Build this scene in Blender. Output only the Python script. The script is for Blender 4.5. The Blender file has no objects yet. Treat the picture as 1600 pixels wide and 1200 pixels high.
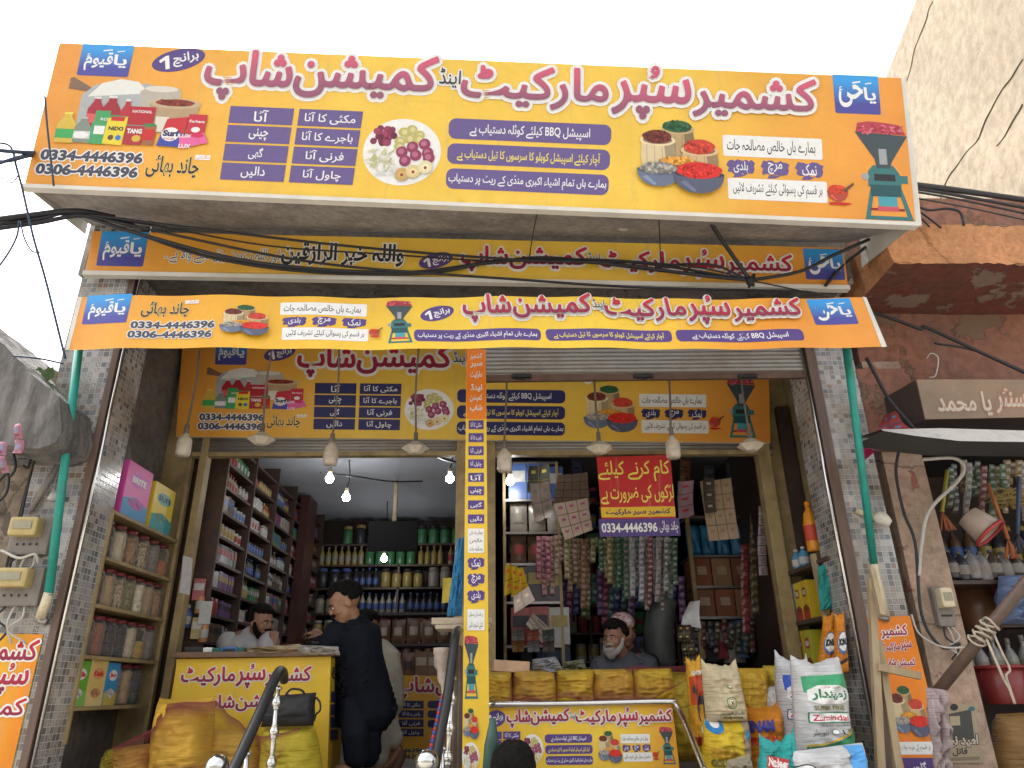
import bpy, bmesh, math, random
from mathutils import Vector, Matrix, Euler
random.seed(7)
R = math.radians
SC = bpy.context.scene
COL = SC.collection

# ------------------------------------------------------------------ camera
FPX = 1127.42
CAM = Vector((0, 0, 1.5))
PITCH, YAW, ROLL = R(23.03), R(1.57), R(-0.713)
_cp, _sp, _cy, _sy = math.cos(PITCH), math.sin(PITCH), math.cos(YAW), math.sin(YAW)
FWD = Vector((_sy*_cp, _cy*_cp, _sp))
_r0 = Vector((_cy, -_sy, 0)); _u0 = _r0.cross(FWD)
RGT = _r0*math.cos(ROLL) + _u0*math.sin(ROLL)
UPV = -_r0*math.sin(ROLL) + _u0*math.cos(ROLL)
cd = bpy.data.cameras.new('camera'); cam = bpy.data.objects.new('camera', cd); COL.objects.link(cam)
cam.matrix_world = Matrix(((RGT.x, UPV.x, -FWD.x, CAM.x), (RGT.y, UPV.y, -FWD.y, CAM.y), (RGT.z, UPV.z, -FWD.z, CAM.z), (0, 0, 0, 1)))
cd.sensor_width = 36; cd.lens = FPX/1600*36; cd.clip_end = 500; cd.clip_start = 0.05
SC.camera = cam

# ------------------------------------------------------------------ world, sun, exposure
SUN_EL, SUN_AZ = R(58), R(-60)          # azimuth measured from +Y (into the picture) towards +X
w = bpy.data.worlds.new('World'); SC.world = w; w.use_nodes = True
nt = w.node_tree; bg = nt.nodes['Background']
sky = nt.nodes.new('ShaderNodeTexSky'); sky.sky_type = 'NISHITA'; sky.sun_disc = False
sky.sun_elevation = SUN_EL; sky.sun_rotation = SUN_AZ; sky.air_density = 1.0; sky.dust_density = 6.0; sky.ozone_density = 1.0
hs = nt.nodes.new('ShaderNodeHueSaturation'); hs.inputs['Saturation'].default_value = 0.12; hs.inputs['Value'].default_value = 1.35
nt.links.new(sky.outputs[0], hs.inputs['Color']); nt.links.new(hs.outputs[0], bg.inputs['Color'])
bg.inputs['Strength'].default_value = 0.15
sl = bpy.data.lights.new('sun', 'SUN'); sl.energy = 1.5; sl.angle = R(14); sl.color = (1, 0.95, 0.87)
so = bpy.data.objects.new('sun', sl); COL.objects.link(so)
sd = Vector((math.sin(SUN_AZ)*math.cos(SUN_EL), math.cos(SUN_AZ)*math.cos(SUN_EL), math.sin(SUN_EL)))
so.rotation_euler = sd.to_track_quat('Z', 'Y').to_euler()
SC.view_settings.view_transform = 'Standard'; SC.view_settings.look = 'None'
SC.view_settings.exposure = 1.42; SC.view_settings.gamma = 1
SC.render.engine = 'CYCLES'
SC.cycles.max_bounces = 8; SC.cycles.transparent_max_bounces = 16
SC.cycles.use_denoising = True

# ------------------------------------------------------------------ rays: a pixel of the 1600x1200 photograph onto a real plane
def ray(x, y): return FWD + RGT*((x-800)/FPX) + UPV*((600-y)/FPX)
def PY(x, y, Y): r = ray(x, y); return CAM + r*((Y-CAM.y)/r.y)
def PX(x, y, X): r = ray(x, y); return CAM + r*((X-CAM.x)/r.x)
def PZ(x, y, Z): r = ray(x, y); return CAM + r*((Z-CAM.z)/r.z)
FL = 1.0                      # shop floor level
YF, YS = 4.45, 5.58           # facade plane, inner shutter plane

# ------------------------------------------------------------------ object helpers
def tag(o, label=None, cat=None, group=None, kind=None):
    if label: o['label'] = label
    if cat: o['category'] = cat
    if group: o['group'] = group
    if kind: o['kind'] = kind
    return o
def thing(name, label, cat, loc=(0, 0, 0), group=None):
    o = bpy.data.objects.new(name, None); COL.objects.link(o); o.location = loc; o.empty_display_size = .1
    return tag(o, label, cat, group)
class MB:
    """collects shapes in world space; build() links them as ONE mesh object"""
    def __init__(s): s.v = []; s.f = []; s.m = []; s.mats = []; s.uv = []; s.sm = []
    def mi(s, m):
        if m not in s.mats: s.mats.append(m)
        return s.mats.index(m)
    def add(s, vs, fs, m, uvs=None, smooth=False):
        b = len(s.v); s.v += [Vector(p) for p in vs]; s.uv += list(uvs) if uvs else [(0, 0)]*len(vs)
        k = s.mi(m)
        for f in fs: s.f.append([i+b for i in f]); s.m.append(k); s.sm.append(smooth)
        return s
    def box(s, c, d, m, rot=None, bev=0.0):
        """box centred at c with full size d; bev chamfers every edge"""
        c = Vector(c); hx, hy, hz = d[0]/2, d[1]/2, d[2]/2
        M = Euler(rot).to_matrix() if rot else Matrix.Identity(3)
        if bev <= 0:
            vs = [M @ Vector((x*hx, y*hy, z*hz))+c for x in (-1, 1) for y in (-1, 1) for z in (-1, 1)]
            return s.add(vs, [(0, 1, 3, 2), (4, 6, 7, 5), (0, 4, 5, 1), (2, 3, 7, 6), (0, 2, 6, 4), (1, 5, 7, 3)], m)
        bm = bmesh.new(); bmesh.ops.create_cube(bm, size=1)
        for v in bm.verts: v.co = Vector((v.co.x*d[0], v.co.y*d[1], v.co.z*d[2]))
        bmesh.ops.bevel(bm, geom=bm.edges[:], offset=bev, segments=2, profile=.6, affect='EDGES')
        return s.bm(bm, m, lambda p: M @ p + c)
    def bm(s, bm, m, fn=lambda p: p, smooth=False):
        bm.verts.index_update(); vs = [fn(v.co.copy()) for v in bm.verts]
        fs = [[v.index for v in f.verts] for f in bm.faces]; bm.free()
        return s.add(vs, fs, m, smooth=smooth)
    def beam(s, a, b, wd, th, m, up=(0, 0, 1)):
        """rectangular bar from a to b"""
        a, b = Vector(a), Vector(b); t = (b-a).normalized(); u = Vector(up)
        sx = t.cross(u)
        if sx.length < 1e-4: sx = t.cross(Vector((0, 1, 0)))
        sx.normalize(); sy = sx.cross(t).normalized()
        vs = [p + sx*(i*wd/2) + sy*(j*th/2) for p in (a, b) for i, j in ((-1, -1), (1, -1), (1, 1), (-1, 1))]
        return s.add(vs, [(0, 1, 2, 3), (7, 6, 5, 4), (0, 4, 5, 1), (1, 5, 6, 2), (2, 6, 7, 3), (3, 7, 4, 0)], m)
    def tube(s, pts, r, m, n=8, caps=True):
        pts = [Vector(p) for p in pts]; rs = r if isinstance(r, (list, tuple)) else [r]*len(pts)
        vs = []; fs = []; px = None
        for i, p in enumerate(pts):
            t = (pts[min(i+1, len(pts)-1)]-pts[max(i-1, 0)])
            t = t.normalized() if t.length > 1e-9 else Vector((0, 0, 1))
            if px is None: px = t.orthogonal().normalized()
            px = (px - t*px.dot(t)); px = px.normalized() if px.length > 1e-6 else t.orthogonal().normalized()
            py = t.cross(px)
            for k in range(n):
                a = 2*math.pi*k/n; vs.append(p + (px*math.cos(a)+py*math.sin(a))*rs[i])
        for i in range(len(pts)-1):
            for k in range(n): fs.append((i*n+k, i*n+(k+1) % n, (i+1)*n+(k+1) % n, (i+1)*n+k))
        if caps: fs.append(tuple(range(n-1, -1, -1))); fs.append(tuple((len(pts)-1)*n+k for k in range(n)))
        return s.add(vs, fs, m, smooth=True)
    def lathe(s, prof, c, m, n=16, axis=(0, 0, 1), sq=1.0):
        """prof: (radius, height) pairs turned round axis at c"""
        c = Vector(c); q = Vector((0, 0, 1)).rotation_difference(Vector(axis)); vs = []; fs = []
        for (r, h) in prof:
            for k in range(n):
                a = 2*math.pi*k/n; vs.append(c + q @ Vector((r*math.cos(a), r*math.sin(a)*sq, h)))
        for i in range(len(prof)-1):
            for k in range(n): fs.append((i*n+k, i*n+(k+1) % n, (i+1)*n+(k+1) % n, (i+1)*n+k))
        fs.append(tuple(range(n-1, -1, -1))); fs.append(tuple((len(prof)-1)*n+k for k in range(n)))
        return s.add(vs, fs, m, smooth=True)
    def grid(s, fn, nu, nv, m, uvs=True):
        vs = [fn(i/nu, j/nv) for j in range(nv+1) for i in range(nu+1)]
        uv = [(i/nu, j/nv) for j in range(nv+1) for i in range(nu+1)]
        fs = [(j*(nu+1)+i, j*(nu+1)+i+1, (j+1)*(nu+1)+i+1, (j+1)*(nu+1)+i) for j in range(nv) for i in range(nu)]
        return s.add(vs, fs, m, uv, smooth=True)
    def slab(s, quad, th, m):
        """a flat quad (4 world points, seen face first) given thickness th away from its normal"""
        q = [Vector(p) for p in quad]; n = (q[1]-q[0]).cross(q[3]-q[0]).normalized()
        if n.dot(CAM-q[0]) < 0: n = -n
        vs = q + [p - n*th for p in q]
        return s.add(vs, [(0, 1, 2, 3), (7, 6, 5, 4), (0, 4, 5, 1), (1, 5, 6, 2), (2, 6, 7, 3), (3, 7, 4, 0)], m, [(0, 0), (1, 0), (1, 1), (0, 1)]*2)
    def build(s, name, parent=None, label=None, cat=None, group=None, kind=None, origin=None, fix=True):
        me = bpy.data.meshes.new(name)
        loc = Vector((0, 0, 0))
        if parent is None:
            if origin is not None: loc = Vector(origin)
            elif s.v:
                xs = [p.x for p in s.v]; ys = [p.y for p in s.v]; zs = [p.z for p in s.v]
                loc = Vector(((min(xs)+max(xs))/2, (min(ys)+max(ys))/2, min(zs)))
        else:
            p = parent
            while p: loc += p.location; p = p.parent
        me.from_pydata([p-loc for p in s.v], [], s.f)
        for m in s.mats: me.materials.append(m)
        me.polygons.foreach_set('material_index', s.m); me.polygons.foreach_set('use_smooth', s.sm)
        ul = me.uv_layers.new(name='UVMap')
        li = [0]*len(me.loops); me.loops.foreach_get('vertex_index', li)
        ul.data.foreach_set('uv', [c for i in li for c in s.uv[i]])
        me.update()
        if fix:
            b = bmesh.new(); b.from_mesh(me); bmesh.ops.recalc_face_normals(b, faces=b.faces[:]); b.to_mesh(me); b.free()
        o = bpy.data.objects.new(name, me); COL.objects.link(o)
        if parent is None: o.location = loc
        else: o.parent = parent
        tag(o, label, cat, group, kind)
        return o
def kids(o): return [c for c in bpy.data.objects if c.parent == o]
def copy_tree(o, parent=None):
    c = o.copy(); COL.objects.link(c)
    if parent: c.parent = parent
    for ch in o.children: copy_tree(ch, c)
    return c
def catmull(pts, n=8):
    pts = [Vector(p) for p in pts]; out = []
    P = [pts[0]*2-pts[1]] + pts + [pts[-1]*2-pts[-2]]
    for i in range(1, len(P)-2):
        a, b, c, d = P[i-1], P[i], P[i+1], P[i+2]
        for k in range(n):
            t = k/n; out.append(.5*((2*b)+(c-a)*t+(2*a-5*b+4*c-d)*t*t+(-a+3*b-3*c+d)*t**3))
    out.append(pts[-1]); return out

# ------------------------------------------------------------------ materials
_mc = {}
def N(nt, t, **kw):
    n = nt.nodes.new(t)
    for k, v in kw.items():
        if k in n.inputs.keys(): n.inputs[k].default_value = v
        else: setattr(n, k, v)
    return n
def newmat(name):
    m = bpy.data.materials.new(name); m.use_nodes = True; nt = m.node_tree
    return m, nt, nt.nodes['Principled BSDF'], nt.links.new
def C4(c): return (c[0], c[1], c[2], 1)
def sc(c, k): return tuple(min(1, max(0, x*k)) for x in c)
def mat(col, rough=.6, var=.18, scale=9, bump=0.0, metal=0.0, spec=.35, dirt=None, dscale=2.5, damt=.5, name='paint', coord='Object', stretch=None):
    """plain real-world colour with mottling, optional second 'dirt' colour in patches and a fine bump"""
    key = (tuple(round(x, 3) for x in col), rough, var, scale, bump, metal, spec, dirt, dscale, damt, coord, stretch)
    if key in _mc: return _mc[key]
    m, nt, b, L = newmat(name)
    b.inputs['Metallic'].default_value = metal; b.inputs['Specular IOR Level'].default_value = spec
    tc = N(nt, 'ShaderNodeTexCoord'); src = tc.outputs[coord]
    if stretch:
        mp = N(nt, 'ShaderNodeMapping'); mp.inputs['Scale'].default_value = stretch; L(src, mp.inputs[0]); src = mp.outputs[0]
    no = N(nt, 'ShaderNodeTexNoise', Scale=scale, Detail=6.0, Roughness=.65); L(src, no.inputs['Vector'])
    rp = N(nt, 'ShaderNodeValToRGB'); e = rp.color_ramp.elements
    e[0].position = .3; e[1].position = .7; e[0].color = C4(sc(col, 1-var)); e[1].color = C4(sc(col, 1+var)); L(no.outputs[0], rp.inputs[0])
    out = rp.outputs[0]
    if dirt:
        n2 = N(nt, 'ShaderNodeTexNoise', Scale=dscale, Detail=8.0, Roughness=.7); L(src, n2.inputs['Vector'])
        r2 = N(nt, 'ShaderNodeValToRGB'); r2.color_ramp.elements[0].position = .46; r2.color_ramp.elements[1].position = .62
        r2.color_ramp.elements[1].color = (damt, damt, damt, 1); L(n2.outputs[0], r2.inputs[0])
        mx = N(nt, 'ShaderNodeMix', data_type='RGBA'); L(r2.outputs[0], mx.inputs[0]); L(out, mx.inputs[6]); mx.inputs[7].default_value = C4(dirt); out = mx.outputs[2]
    L(out, b.inputs['Base Color'])
    rr = N(nt, 'ShaderNodeMapRange'); rr.inputs[3].default_value = max(.05, rough-.12); rr.inputs[4].default_value = min(1, rough+.12); L(no.outputs[0], rr.inputs[0]); L(rr.outputs[0], b.inputs['Roughness'])
    if bump:
        n3 = N(nt, 'ShaderNodeTexNoise', Scale=scale*5, Detail=5.0); L(src, n3.inputs['Vector'])
        bp = N(nt, 'ShaderNodeBump', Strength=bump, Distance=.01); L(n3.outputs[0], bp.inputs['Height']); L(bp.outputs[0], b.inputs['Normal'])
    _mc[key] = m; return m
def pm(c): return mat(c, .42, .06, 30, spec=.3, name='print')      # printed vinyl colour
def emit(col, s):
    m, nt, b, L = newmat('lit_bulb'); b.inputs['Base Color'].default_value = (.9, .9, .9, 1)
    b.inputs['Emission Color'].default_value = C4(col); b.inputs['Emission Strength'].default_value = s; return m
def clear(tint=(1, 1, 1), alpha=.25, rough=.12):
    """thin clear plastic: mostly see-through with a glossy film"""
    key = ('clear', tint, alpha, rough)
    if key in _mc: return _mc[key]
    m, nt, b, L = newmat('clear_plastic')
    b.inputs['Base Color'].default_value = C4(tint); b.inputs['Roughness'].default_value = rough; b.inputs['Specular IOR Level'].default_value = .6
    tr = N(nt, 'ShaderNodeBsdfTransparent'); tr.inputs[0].default_value = C4(tuple(min(1, .75+.25*t) for t in tint))
    fr = N(nt, 'ShaderNodeFresnel', IOR=1.4); ad = N(nt, 'ShaderNodeMath', operation='ADD', use_clamp=True); L(fr.outputs[0], ad.inputs[0]); ad.inputs[1].default_value = alpha
    mx = N(nt, 'ShaderNodeMixShader'); L(ad.outputs[0], mx.inputs[0]); L(tr.outputs[0], mx.inputs[1]); L(b.outputs[0], mx.inputs[2]); L(mx.outputs[0], nt.nodes['Material Output'].inputs[0])
    _mc[key] = m; return m
def grains(c1, c2, scale=70):
    """loose seeds or grains behind plastic"""
    key = ('gr', c1, c2, scale)
    if key in _mc: return _mc[key]
    m, nt, b, L = newmat('grains'); tc = N(nt, 'ShaderNodeTexCoord')
    vo = N(nt, 'ShaderNodeTexVoronoi', Scale=scale); L(tc.outputs['Object'], vo.inputs['Vector'])
    sp = N(nt, 'ShaderNodeSeparateColor'); L(vo.outputs['Color'], sp.inputs[0])
    rp = N(nt, 'ShaderNodeValToRGB'); rp.color_ramp.elements[0].color = C4(c1); rp.color_ramp.elements[1].color = C4(c2); L(sp.outputs[0], rp.inputs[0]); L(rp.outputs[0], b.inputs['Base Color'])
    bp = N(nt, 'ShaderNodeBump', Strength=.8, Distance=.01); bp.invert = True; L(vo.outputs['Distance'], bp.inputs['Height']); L(bp.outputs[0], b.inputs['Normal'])
    b.inputs['Roughness'].default_value = .6; _mc[key] = m; return m
def tile_mat():
    """grey glass mosaic: 4 cm squares, each its own tone, some with a printed motif, pale grout"""
    m, nt, b, L = newmat('mosaic_tile'); g = nt.nodes; tc = N(nt, 'ShaderNodeTexCoord')
    mp = N(nt, 'ShaderNodeMapping'); mp.inputs['Scale'].default_value = (1/.037,)*3; L(tc.outputs['UV'], mp.inputs[0])
    fl = N(nt, 'ShaderNodeVectorMath', operation='FLOOR'); L(mp.outputs[0], fl.inputs[0])
    fc = N(nt, 'ShaderNodeVectorMath', operation='FRACTION'); L(mp.outputs[0], fc.inputs[0])
    wn = N(nt, 'ShaderNodeTexWhiteNoise', noise_dimensions='2D'); L(fl.outputs[0], wn.inputs['Vector'])
    rp = N(nt, 'ShaderNodeValToRGB'); cr = rp.color_ramp; cr.interpolation = 'CONSTANT'
    cols = [(.19, .2, .21), (.26, .27, .28), (.14, .15, .16), (.34, .34, .34), (.22, .23, .25), (.44, .43, .42), (.3, .3, .3), (.27, .21, .18), (.37, .36, .35), (.17, .18, .2)]
    cr.elements[0].color = C4(cols[0]); cr.elements[1].color = C4(cols[1]); cr.elements[1].position = .1
    for i, c in enumerate(cols[2:]): e = cr.elements.new(.2+i*.1); e.color = C4(c)
    L(wn.outputs['Value'], rp.inputs[0])
    # motif: rings / diagonals in about a third of the tiles
    sub = N(nt, 'ShaderNodeVectorMath', operation='SUBTRACT'); L(fc.outputs[0], sub.inputs[0]); sub.inputs[1].default_value = (.5, .5, 0)
    ln = N(nt, 'ShaderNodeVectorMath', operation='LENGTH'); L(sub.outputs[0], ln.inputs[0])
    sx = N(nt, 'ShaderNodeSeparateXYZ'); L(sub.outputs[0], sx.inputs[0])
    mu = N(nt, 'ShaderNodeMath', operation='MULTIPLY'); L(sx.outputs[0], mu.inputs[0]); L(sx.outputs[1], mu.inputs[1])
    m3 = N(nt, 'ShaderNodeMath', operation='MULTIPLY'); L(mu.outputs[0], m3.inputs[0]); m3.inputs[1].default_value = 6
    ad = N(nt, 'ShaderNodeMath', operation='ADD'); L(ln.outputs[1], ad.inputs[0]); L(m3.outputs[0], ad.inputs[1])
    mm = N(nt, 'ShaderNodeMath', operation='MULTIPLY'); L(ad.outputs[0], mm.inputs[0]); mm.inputs[1].default_value = 17
    sn = N(nt, 'ShaderNodeMath', operation='SINE'); L(mm.outputs[0], sn.inputs[0])
    gt = N(nt, 'ShaderNodeMath', operation='GREATER_THAN'); L(sn.outputs[0], gt.inputs[0]); gt.inputs[1].default_value = .25
    wsel = N(nt, 'ShaderNodeSeparateColor'); L(wn.outputs['Color'], wsel.inputs[0])
    g2 = N(nt, 'ShaderNodeMath', operation='GREATER_THAN'); L(wsel.outputs[1], g2.inputs[0]); g2.inputs[1].default_value = .66
    mk = N(nt, 'ShaderNodeMath', operation='MULTIPLY'); L(gt.outputs[0], mk.inputs[0]); L(g2.outputs[0], mk.inputs[1])
    mx = N(nt, 'ShaderNodeMix', data_type='RGBA'); L(mk.outputs[0], mx.inputs[0]); L(rp.outputs[0], mx.inputs[6]); mx.inputs[7].default_value = (.5, .48, .45, 1)
    # grout
    ab = N(nt, 'ShaderNodeVectorMath', operation='ABSOLUTE'); L(sub.outputs[0], ab.inputs[0]); s2 = N(nt, 'ShaderNodeSeparateXYZ'); L(ab.outputs[0], s2.inputs[0])
    mxx = N(nt, 'ShaderNodeMath', operation='MAXIMUM'); L(s2.outputs[0], mxx.inputs[0]); L(s2.outputs[1], mxx.inputs[1])
    gg = N(nt, 'ShaderNodeMath', operation='GREATER_THAN'); L(mxx.outputs[0], gg.inputs[0]); gg.inputs[1].default_value = .44
    m4 = N(nt, 'ShaderNodeMix', data_type='RGBA'); L(gg.outputs[0], m4.inputs[0]); L(mx.outputs[2], m4.inputs[6]); m4.inputs[7].default_value = (.5, .5, .5, 1)
    no = N(nt, 'ShaderNodeTexNoise', Scale=3.0, Detail=7.0); L(tc.outputs['UV'], no.inputs['Vector'])
    r3 = N(nt, 'ShaderNodeValToRGB'); r3.color_ramp.elements[0].position = .35; r3.color_ramp.elements[1].position = .65; r3.color_ramp.elements[0].color = (.62, .58, .52, 1); L(no.outputs[0], r3.inputs[0])
    m5 = N(nt, 'ShaderNodeMix', data_type='RGBA', blend_type='MULTIPLY'); m5.inputs[0].default_value = 1; L(m4.outputs[2], m5.inputs[6]); L(r3.outputs[0], m5.inputs[7])
    L(m5.outputs[2], b.inputs['Base Color'])
    rr = N(nt, 'ShaderNodeMapRange'); rr.inputs[3].default_value = .18; rr.inputs[4].default_value = .8; L(gg.outputs[0], rr.inputs[0]); L(rr.outputs[0], b.inputs['Roughness'])
    bp = N(nt, 'ShaderNodeBump', Strength=.5, Distance=.004); bp.invert = True; L(gg.outputs[0], bp.inputs['Height']); L(bp.outputs[0], b.inputs['Normal'])
    return m
def plaster(base, stain, crack, dark, scale=1.0, peel=None, pthr=.55, name='plaster'):
    """weathered plaster: stains, optional second coat showing through in patches, thin cracks"""
    m, nt, b, L = newmat(name); tc = N(nt, 'ShaderNodeTexCoord'); src = tc.outputs['Object']
    n1 = N(nt, 'ShaderNodeTexNoise', Scale=1.6*scale, Detail=9.0, Roughness=.68); L(src, n1.inputs['Vector'])
    r1 = N(nt, 'ShaderNodeValToRGB'); r1.color_ramp.elements[0].position = .38; r1.color_ramp.elements[1].position = .6; r1.color_ramp.elements[0].color = C4(stain); r1.color_ramp.elements[1].color = C4(base); L(n1.outputs[0], r1.inputs[0]); out = r1.outputs[0]
    n5 = N(nt, 'ShaderNodeTexNoise', Scale=14*scale, Detail=8.0, Roughness=.7); L(src, n5.inputs['Vector'])
    r5 = N(nt, 'ShaderNodeValToRGB'); r5.color_ramp.elements[0].position = .3; r5.color_ramp.elements[1].position = .62; r5.color_ramp.elements[0].color = (.62, .6, .58, 1); L(n5.outputs[0], r5.inputs[0])
    mm = N(nt, 'ShaderNodeMix', data_type='RGBA', blend_type='MULTIPLY'); mm.inputs[0].default_value = 1; L(out, mm.inputs[6]); L(r5.outputs[0], mm.inputs[7]); out = mm.outputs[2]
    pk = None
    if peel:
        n2 = N(nt, 'ShaderNodeTexNoise', Scale=2.2*scale, Detail=10.0, Roughness=.62); L(src, n2.inputs['Vector'])
        r2 = N(nt, 'ShaderNodeValToRGB'); r2.color_ramp.elements[0].position = pthr; r2.color_ramp.elements[1].position = pthr+.02; L(n2.outputs[0], r2.inputs[0]); pk = r2.outputs[0]
        m2 = N(nt, 'ShaderNodeMix', data_type='RGBA'); L(pk, m2.inputs[0]); L(out, m2.inputs[6]); m2.inputs[7].default_value = C4(peel); out = m2.outputs[2]
    if crack:
        n3 = N(nt, 'ShaderNodeTexNoise', Scale=3*scale, Detail=6.0); L(src, n3.inputs['Vector'])
        mx = N(nt, 'ShaderNodeMix', data_type='RGBA'); mx.inputs[0].default_value = .18; L(src, mx.inputs[6]); L(n3.outputs['Color'], mx.inputs[7])
        vo = N(nt, 'ShaderNodeTexVoronoi', feature='DISTANCE_TO_EDGE', Scale=crack); L(mx.outputs[2], vo.inputs['Vector'])
        r4 = N(nt, 'ShaderNodeValToRGB'); r4.color_ramp.elements[0].position = .002; r4.color_ramp.elements[1].position = .012; r4.color_ramp.elements[0].color = (.7, .7, .7, 1); r4.color_ramp.elements[1].color = (0, 0, 0, 1); L(vo.outputs['Distance'], r4.inputs[0])
        m3 = N(nt, 'ShaderNodeMix', data_type='RGBA'); L(r4.outputs[0], m3.inputs[0]); L(out, m3.inputs[6]); m3.inputs[7].default_value = C4(dark); out = m3.outputs[2]
    L(out, b.inputs['Base Color']); b.inputs['Roughness'].default_value = .88; b.inputs['Specular IOR Level'].default_value = .2
    bp = N(nt, 'ShaderNodeBump', Strength=.5, Distance=.02); L(n5.outputs[0], bp.inputs['Height'])
    if pk is not None:
        b2 = N(nt, 'ShaderNodeBump', Strength=.8, Distance=.01); L(pk, b2.inputs['Height']); L(bp.outputs[0], b2.inputs['Normal']); L(b2.outputs[0], b.inputs['Normal'])
    else: L(bp.outputs[0], b.inputs['Normal'])
    return m
def ramp_u(stops, vtint=None, rough=.42):
    """vinyl print whose ink runs from colour to colour across the sheet (UV x); faint weathering"""
    m, nt, b, L = newmat('vinyl_print'); tc = N(nt, 'ShaderNodeTexCoord'); sp = N(nt, 'ShaderNodeSeparateXYZ'); L(tc.outputs['UV'], sp.inputs[0])
    rp = N(nt, 'ShaderNodeValToRGB'); e = rp.color_ramp.elements
    e[0].position = stops[0][0]; e[0].color = C4(stops[0][1]); e[1].position = stops[-1][0]; e[1].color = C4(stops[-1][1])
    for p, c in stops[1:-1]: x = e.new(p); x.color = C4(c)
    k = N(nt, 'ShaderNodeMath', operation='MULTIPLY_ADD'); L(sp.outputs[1], k.inputs[0]); k.inputs[1].default_value = .05; L(sp.outputs[0], k.inputs[2]); L(k.outputs[0], rp.inputs[0])
    no = N(nt, 'ShaderNodeTexNoise', Scale=1.3, Detail=7.0, Roughness=.7); L(tc.outputs['Object'], no.inputs['Vector'])
    r3 = N(nt, 'ShaderNodeValToRGB'); r3.color_ramp.elements[0].position = .3; r3.color_ramp.elements[1].position = .65; r3.color_ramp.elements[0].color = (.84, .82, .8, 1); L(no.outputs[0], r3.inputs[0])
    mx = N(nt, 'ShaderNodeMix', data_type='RGBA', blend_type='MULTIPLY'); mx.inputs[0].default_value = 1; L(rp.outputs[0], mx.inputs[6]); L(r3.outputs[0], mx.inputs[7])
    ms = N(nt, 'ShaderNodeMapping'); ms.inputs['Scale'].default_value = (9, 1, .7); L(tc.outputs['Object'], ms.inputs[0])
    n4 = N(nt, 'ShaderNodeTexNoise', Scale=2.0, Detail=6.0, Roughness=.7); L(ms.outputs[0], n4.inputs['Vector'])     # run-off streaks and dust
    r4 = N(nt, 'ShaderNodeValToRGB'); r4.color_ramp.elements[0].position = .56; r4.color_ramp.elements[1].position = .78; r4.color_ramp.elements[0].color = (0, 0, 0, 1); r4.color_ramp.elements[1].color = (.4, .4, .4, 1); L(n4.outputs[0], r4.inputs[0])
    m4 = N(nt, 'ShaderNodeMix', data_type='RGBA'); L(r4.outputs[0], m4.inputs[0]); L(mx.outputs[2], m4.inputs[6]); m4.inputs[7].default_value = (.36, .3, .2, 1); mx = m4
    L(mx.outputs[2], b.inputs['Base Color']); b.inputs['Roughness'].default_value = rough; b.inputs['Specular IOR Level'].default_value = .3
    n2 = N(nt, 'ShaderNodeTexNoise', Scale=2.6, Detail=4.0, Distortion=1.2); L(tc.outputs['Object'], n2.inputs['Vector']); bp = N(nt, 'ShaderNodeBump', Strength=.3, Distance=.05); L(n2.outputs[0], bp.inputs['Height']); L(bp.outputs[0], b.inputs['Normal'])
    return m
def ramp_v(c0, c1):
    m, nt, b, L = newmat('gradient_ink'); tc = N(nt, 'ShaderNodeTexCoord'); sp = N(nt, 'ShaderNodeSeparateXYZ'); L(tc.outputs['UV'], sp.inputs[0])
    rp = N(nt, 'ShaderNodeValToRGB'); e = rp.color_ramp.elements; e[0].color = C4(c0); e[1].color = C4(c1); e[0].position = .25; e[1].position = .85; L(sp.outputs[1], rp.inputs[0]); L(rp.outputs[0], b.inputs['Base Color'])
    b.inputs['Roughness'].default_value = .42; b.inputs['Specular IOR Level'].default_value = .3; return m
def wood(c, c2, scale=(2, 2, 14), rough=.6, name='wood'):
    key = ('wood', c, c2, scale, rough)
    if key in _mc: return _mc[key]
    m, nt, b, L = newmat(name); tc = N(nt, 'ShaderNodeTexCoord'); mp = N(nt, 'ShaderNodeMapping'); mp.inputs['Scale'].default_value = scale; L(tc.outputs['Object'], mp.inputs[0])
    no = N(nt, 'ShaderNodeTexNoise', Scale=3.0, Detail=8.0, Roughness=.7, Distortion=.6); L(mp.outputs[0], no.inputs['Vector'])
    rp = N(nt, 'ShaderNodeValToRGB'); e = rp.color_ramp.elements; e[0].position = .3; e[1].position = .7; e[0].color = C4(c2); e[1].color = C4(c); L(no.outputs[0], rp.inputs[0]); L(rp.outputs[0], b.inputs['Base Color'])
    b.inputs['Roughness'].default_value = rough; bp = N(nt, 'ShaderNodeBump', Strength=.3, Distance=.006); L(no.outputs[0], bp.inputs['Height']); L(bp.outputs[0], b.inputs['Normal'])
    _mc[key] = m; return m

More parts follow.
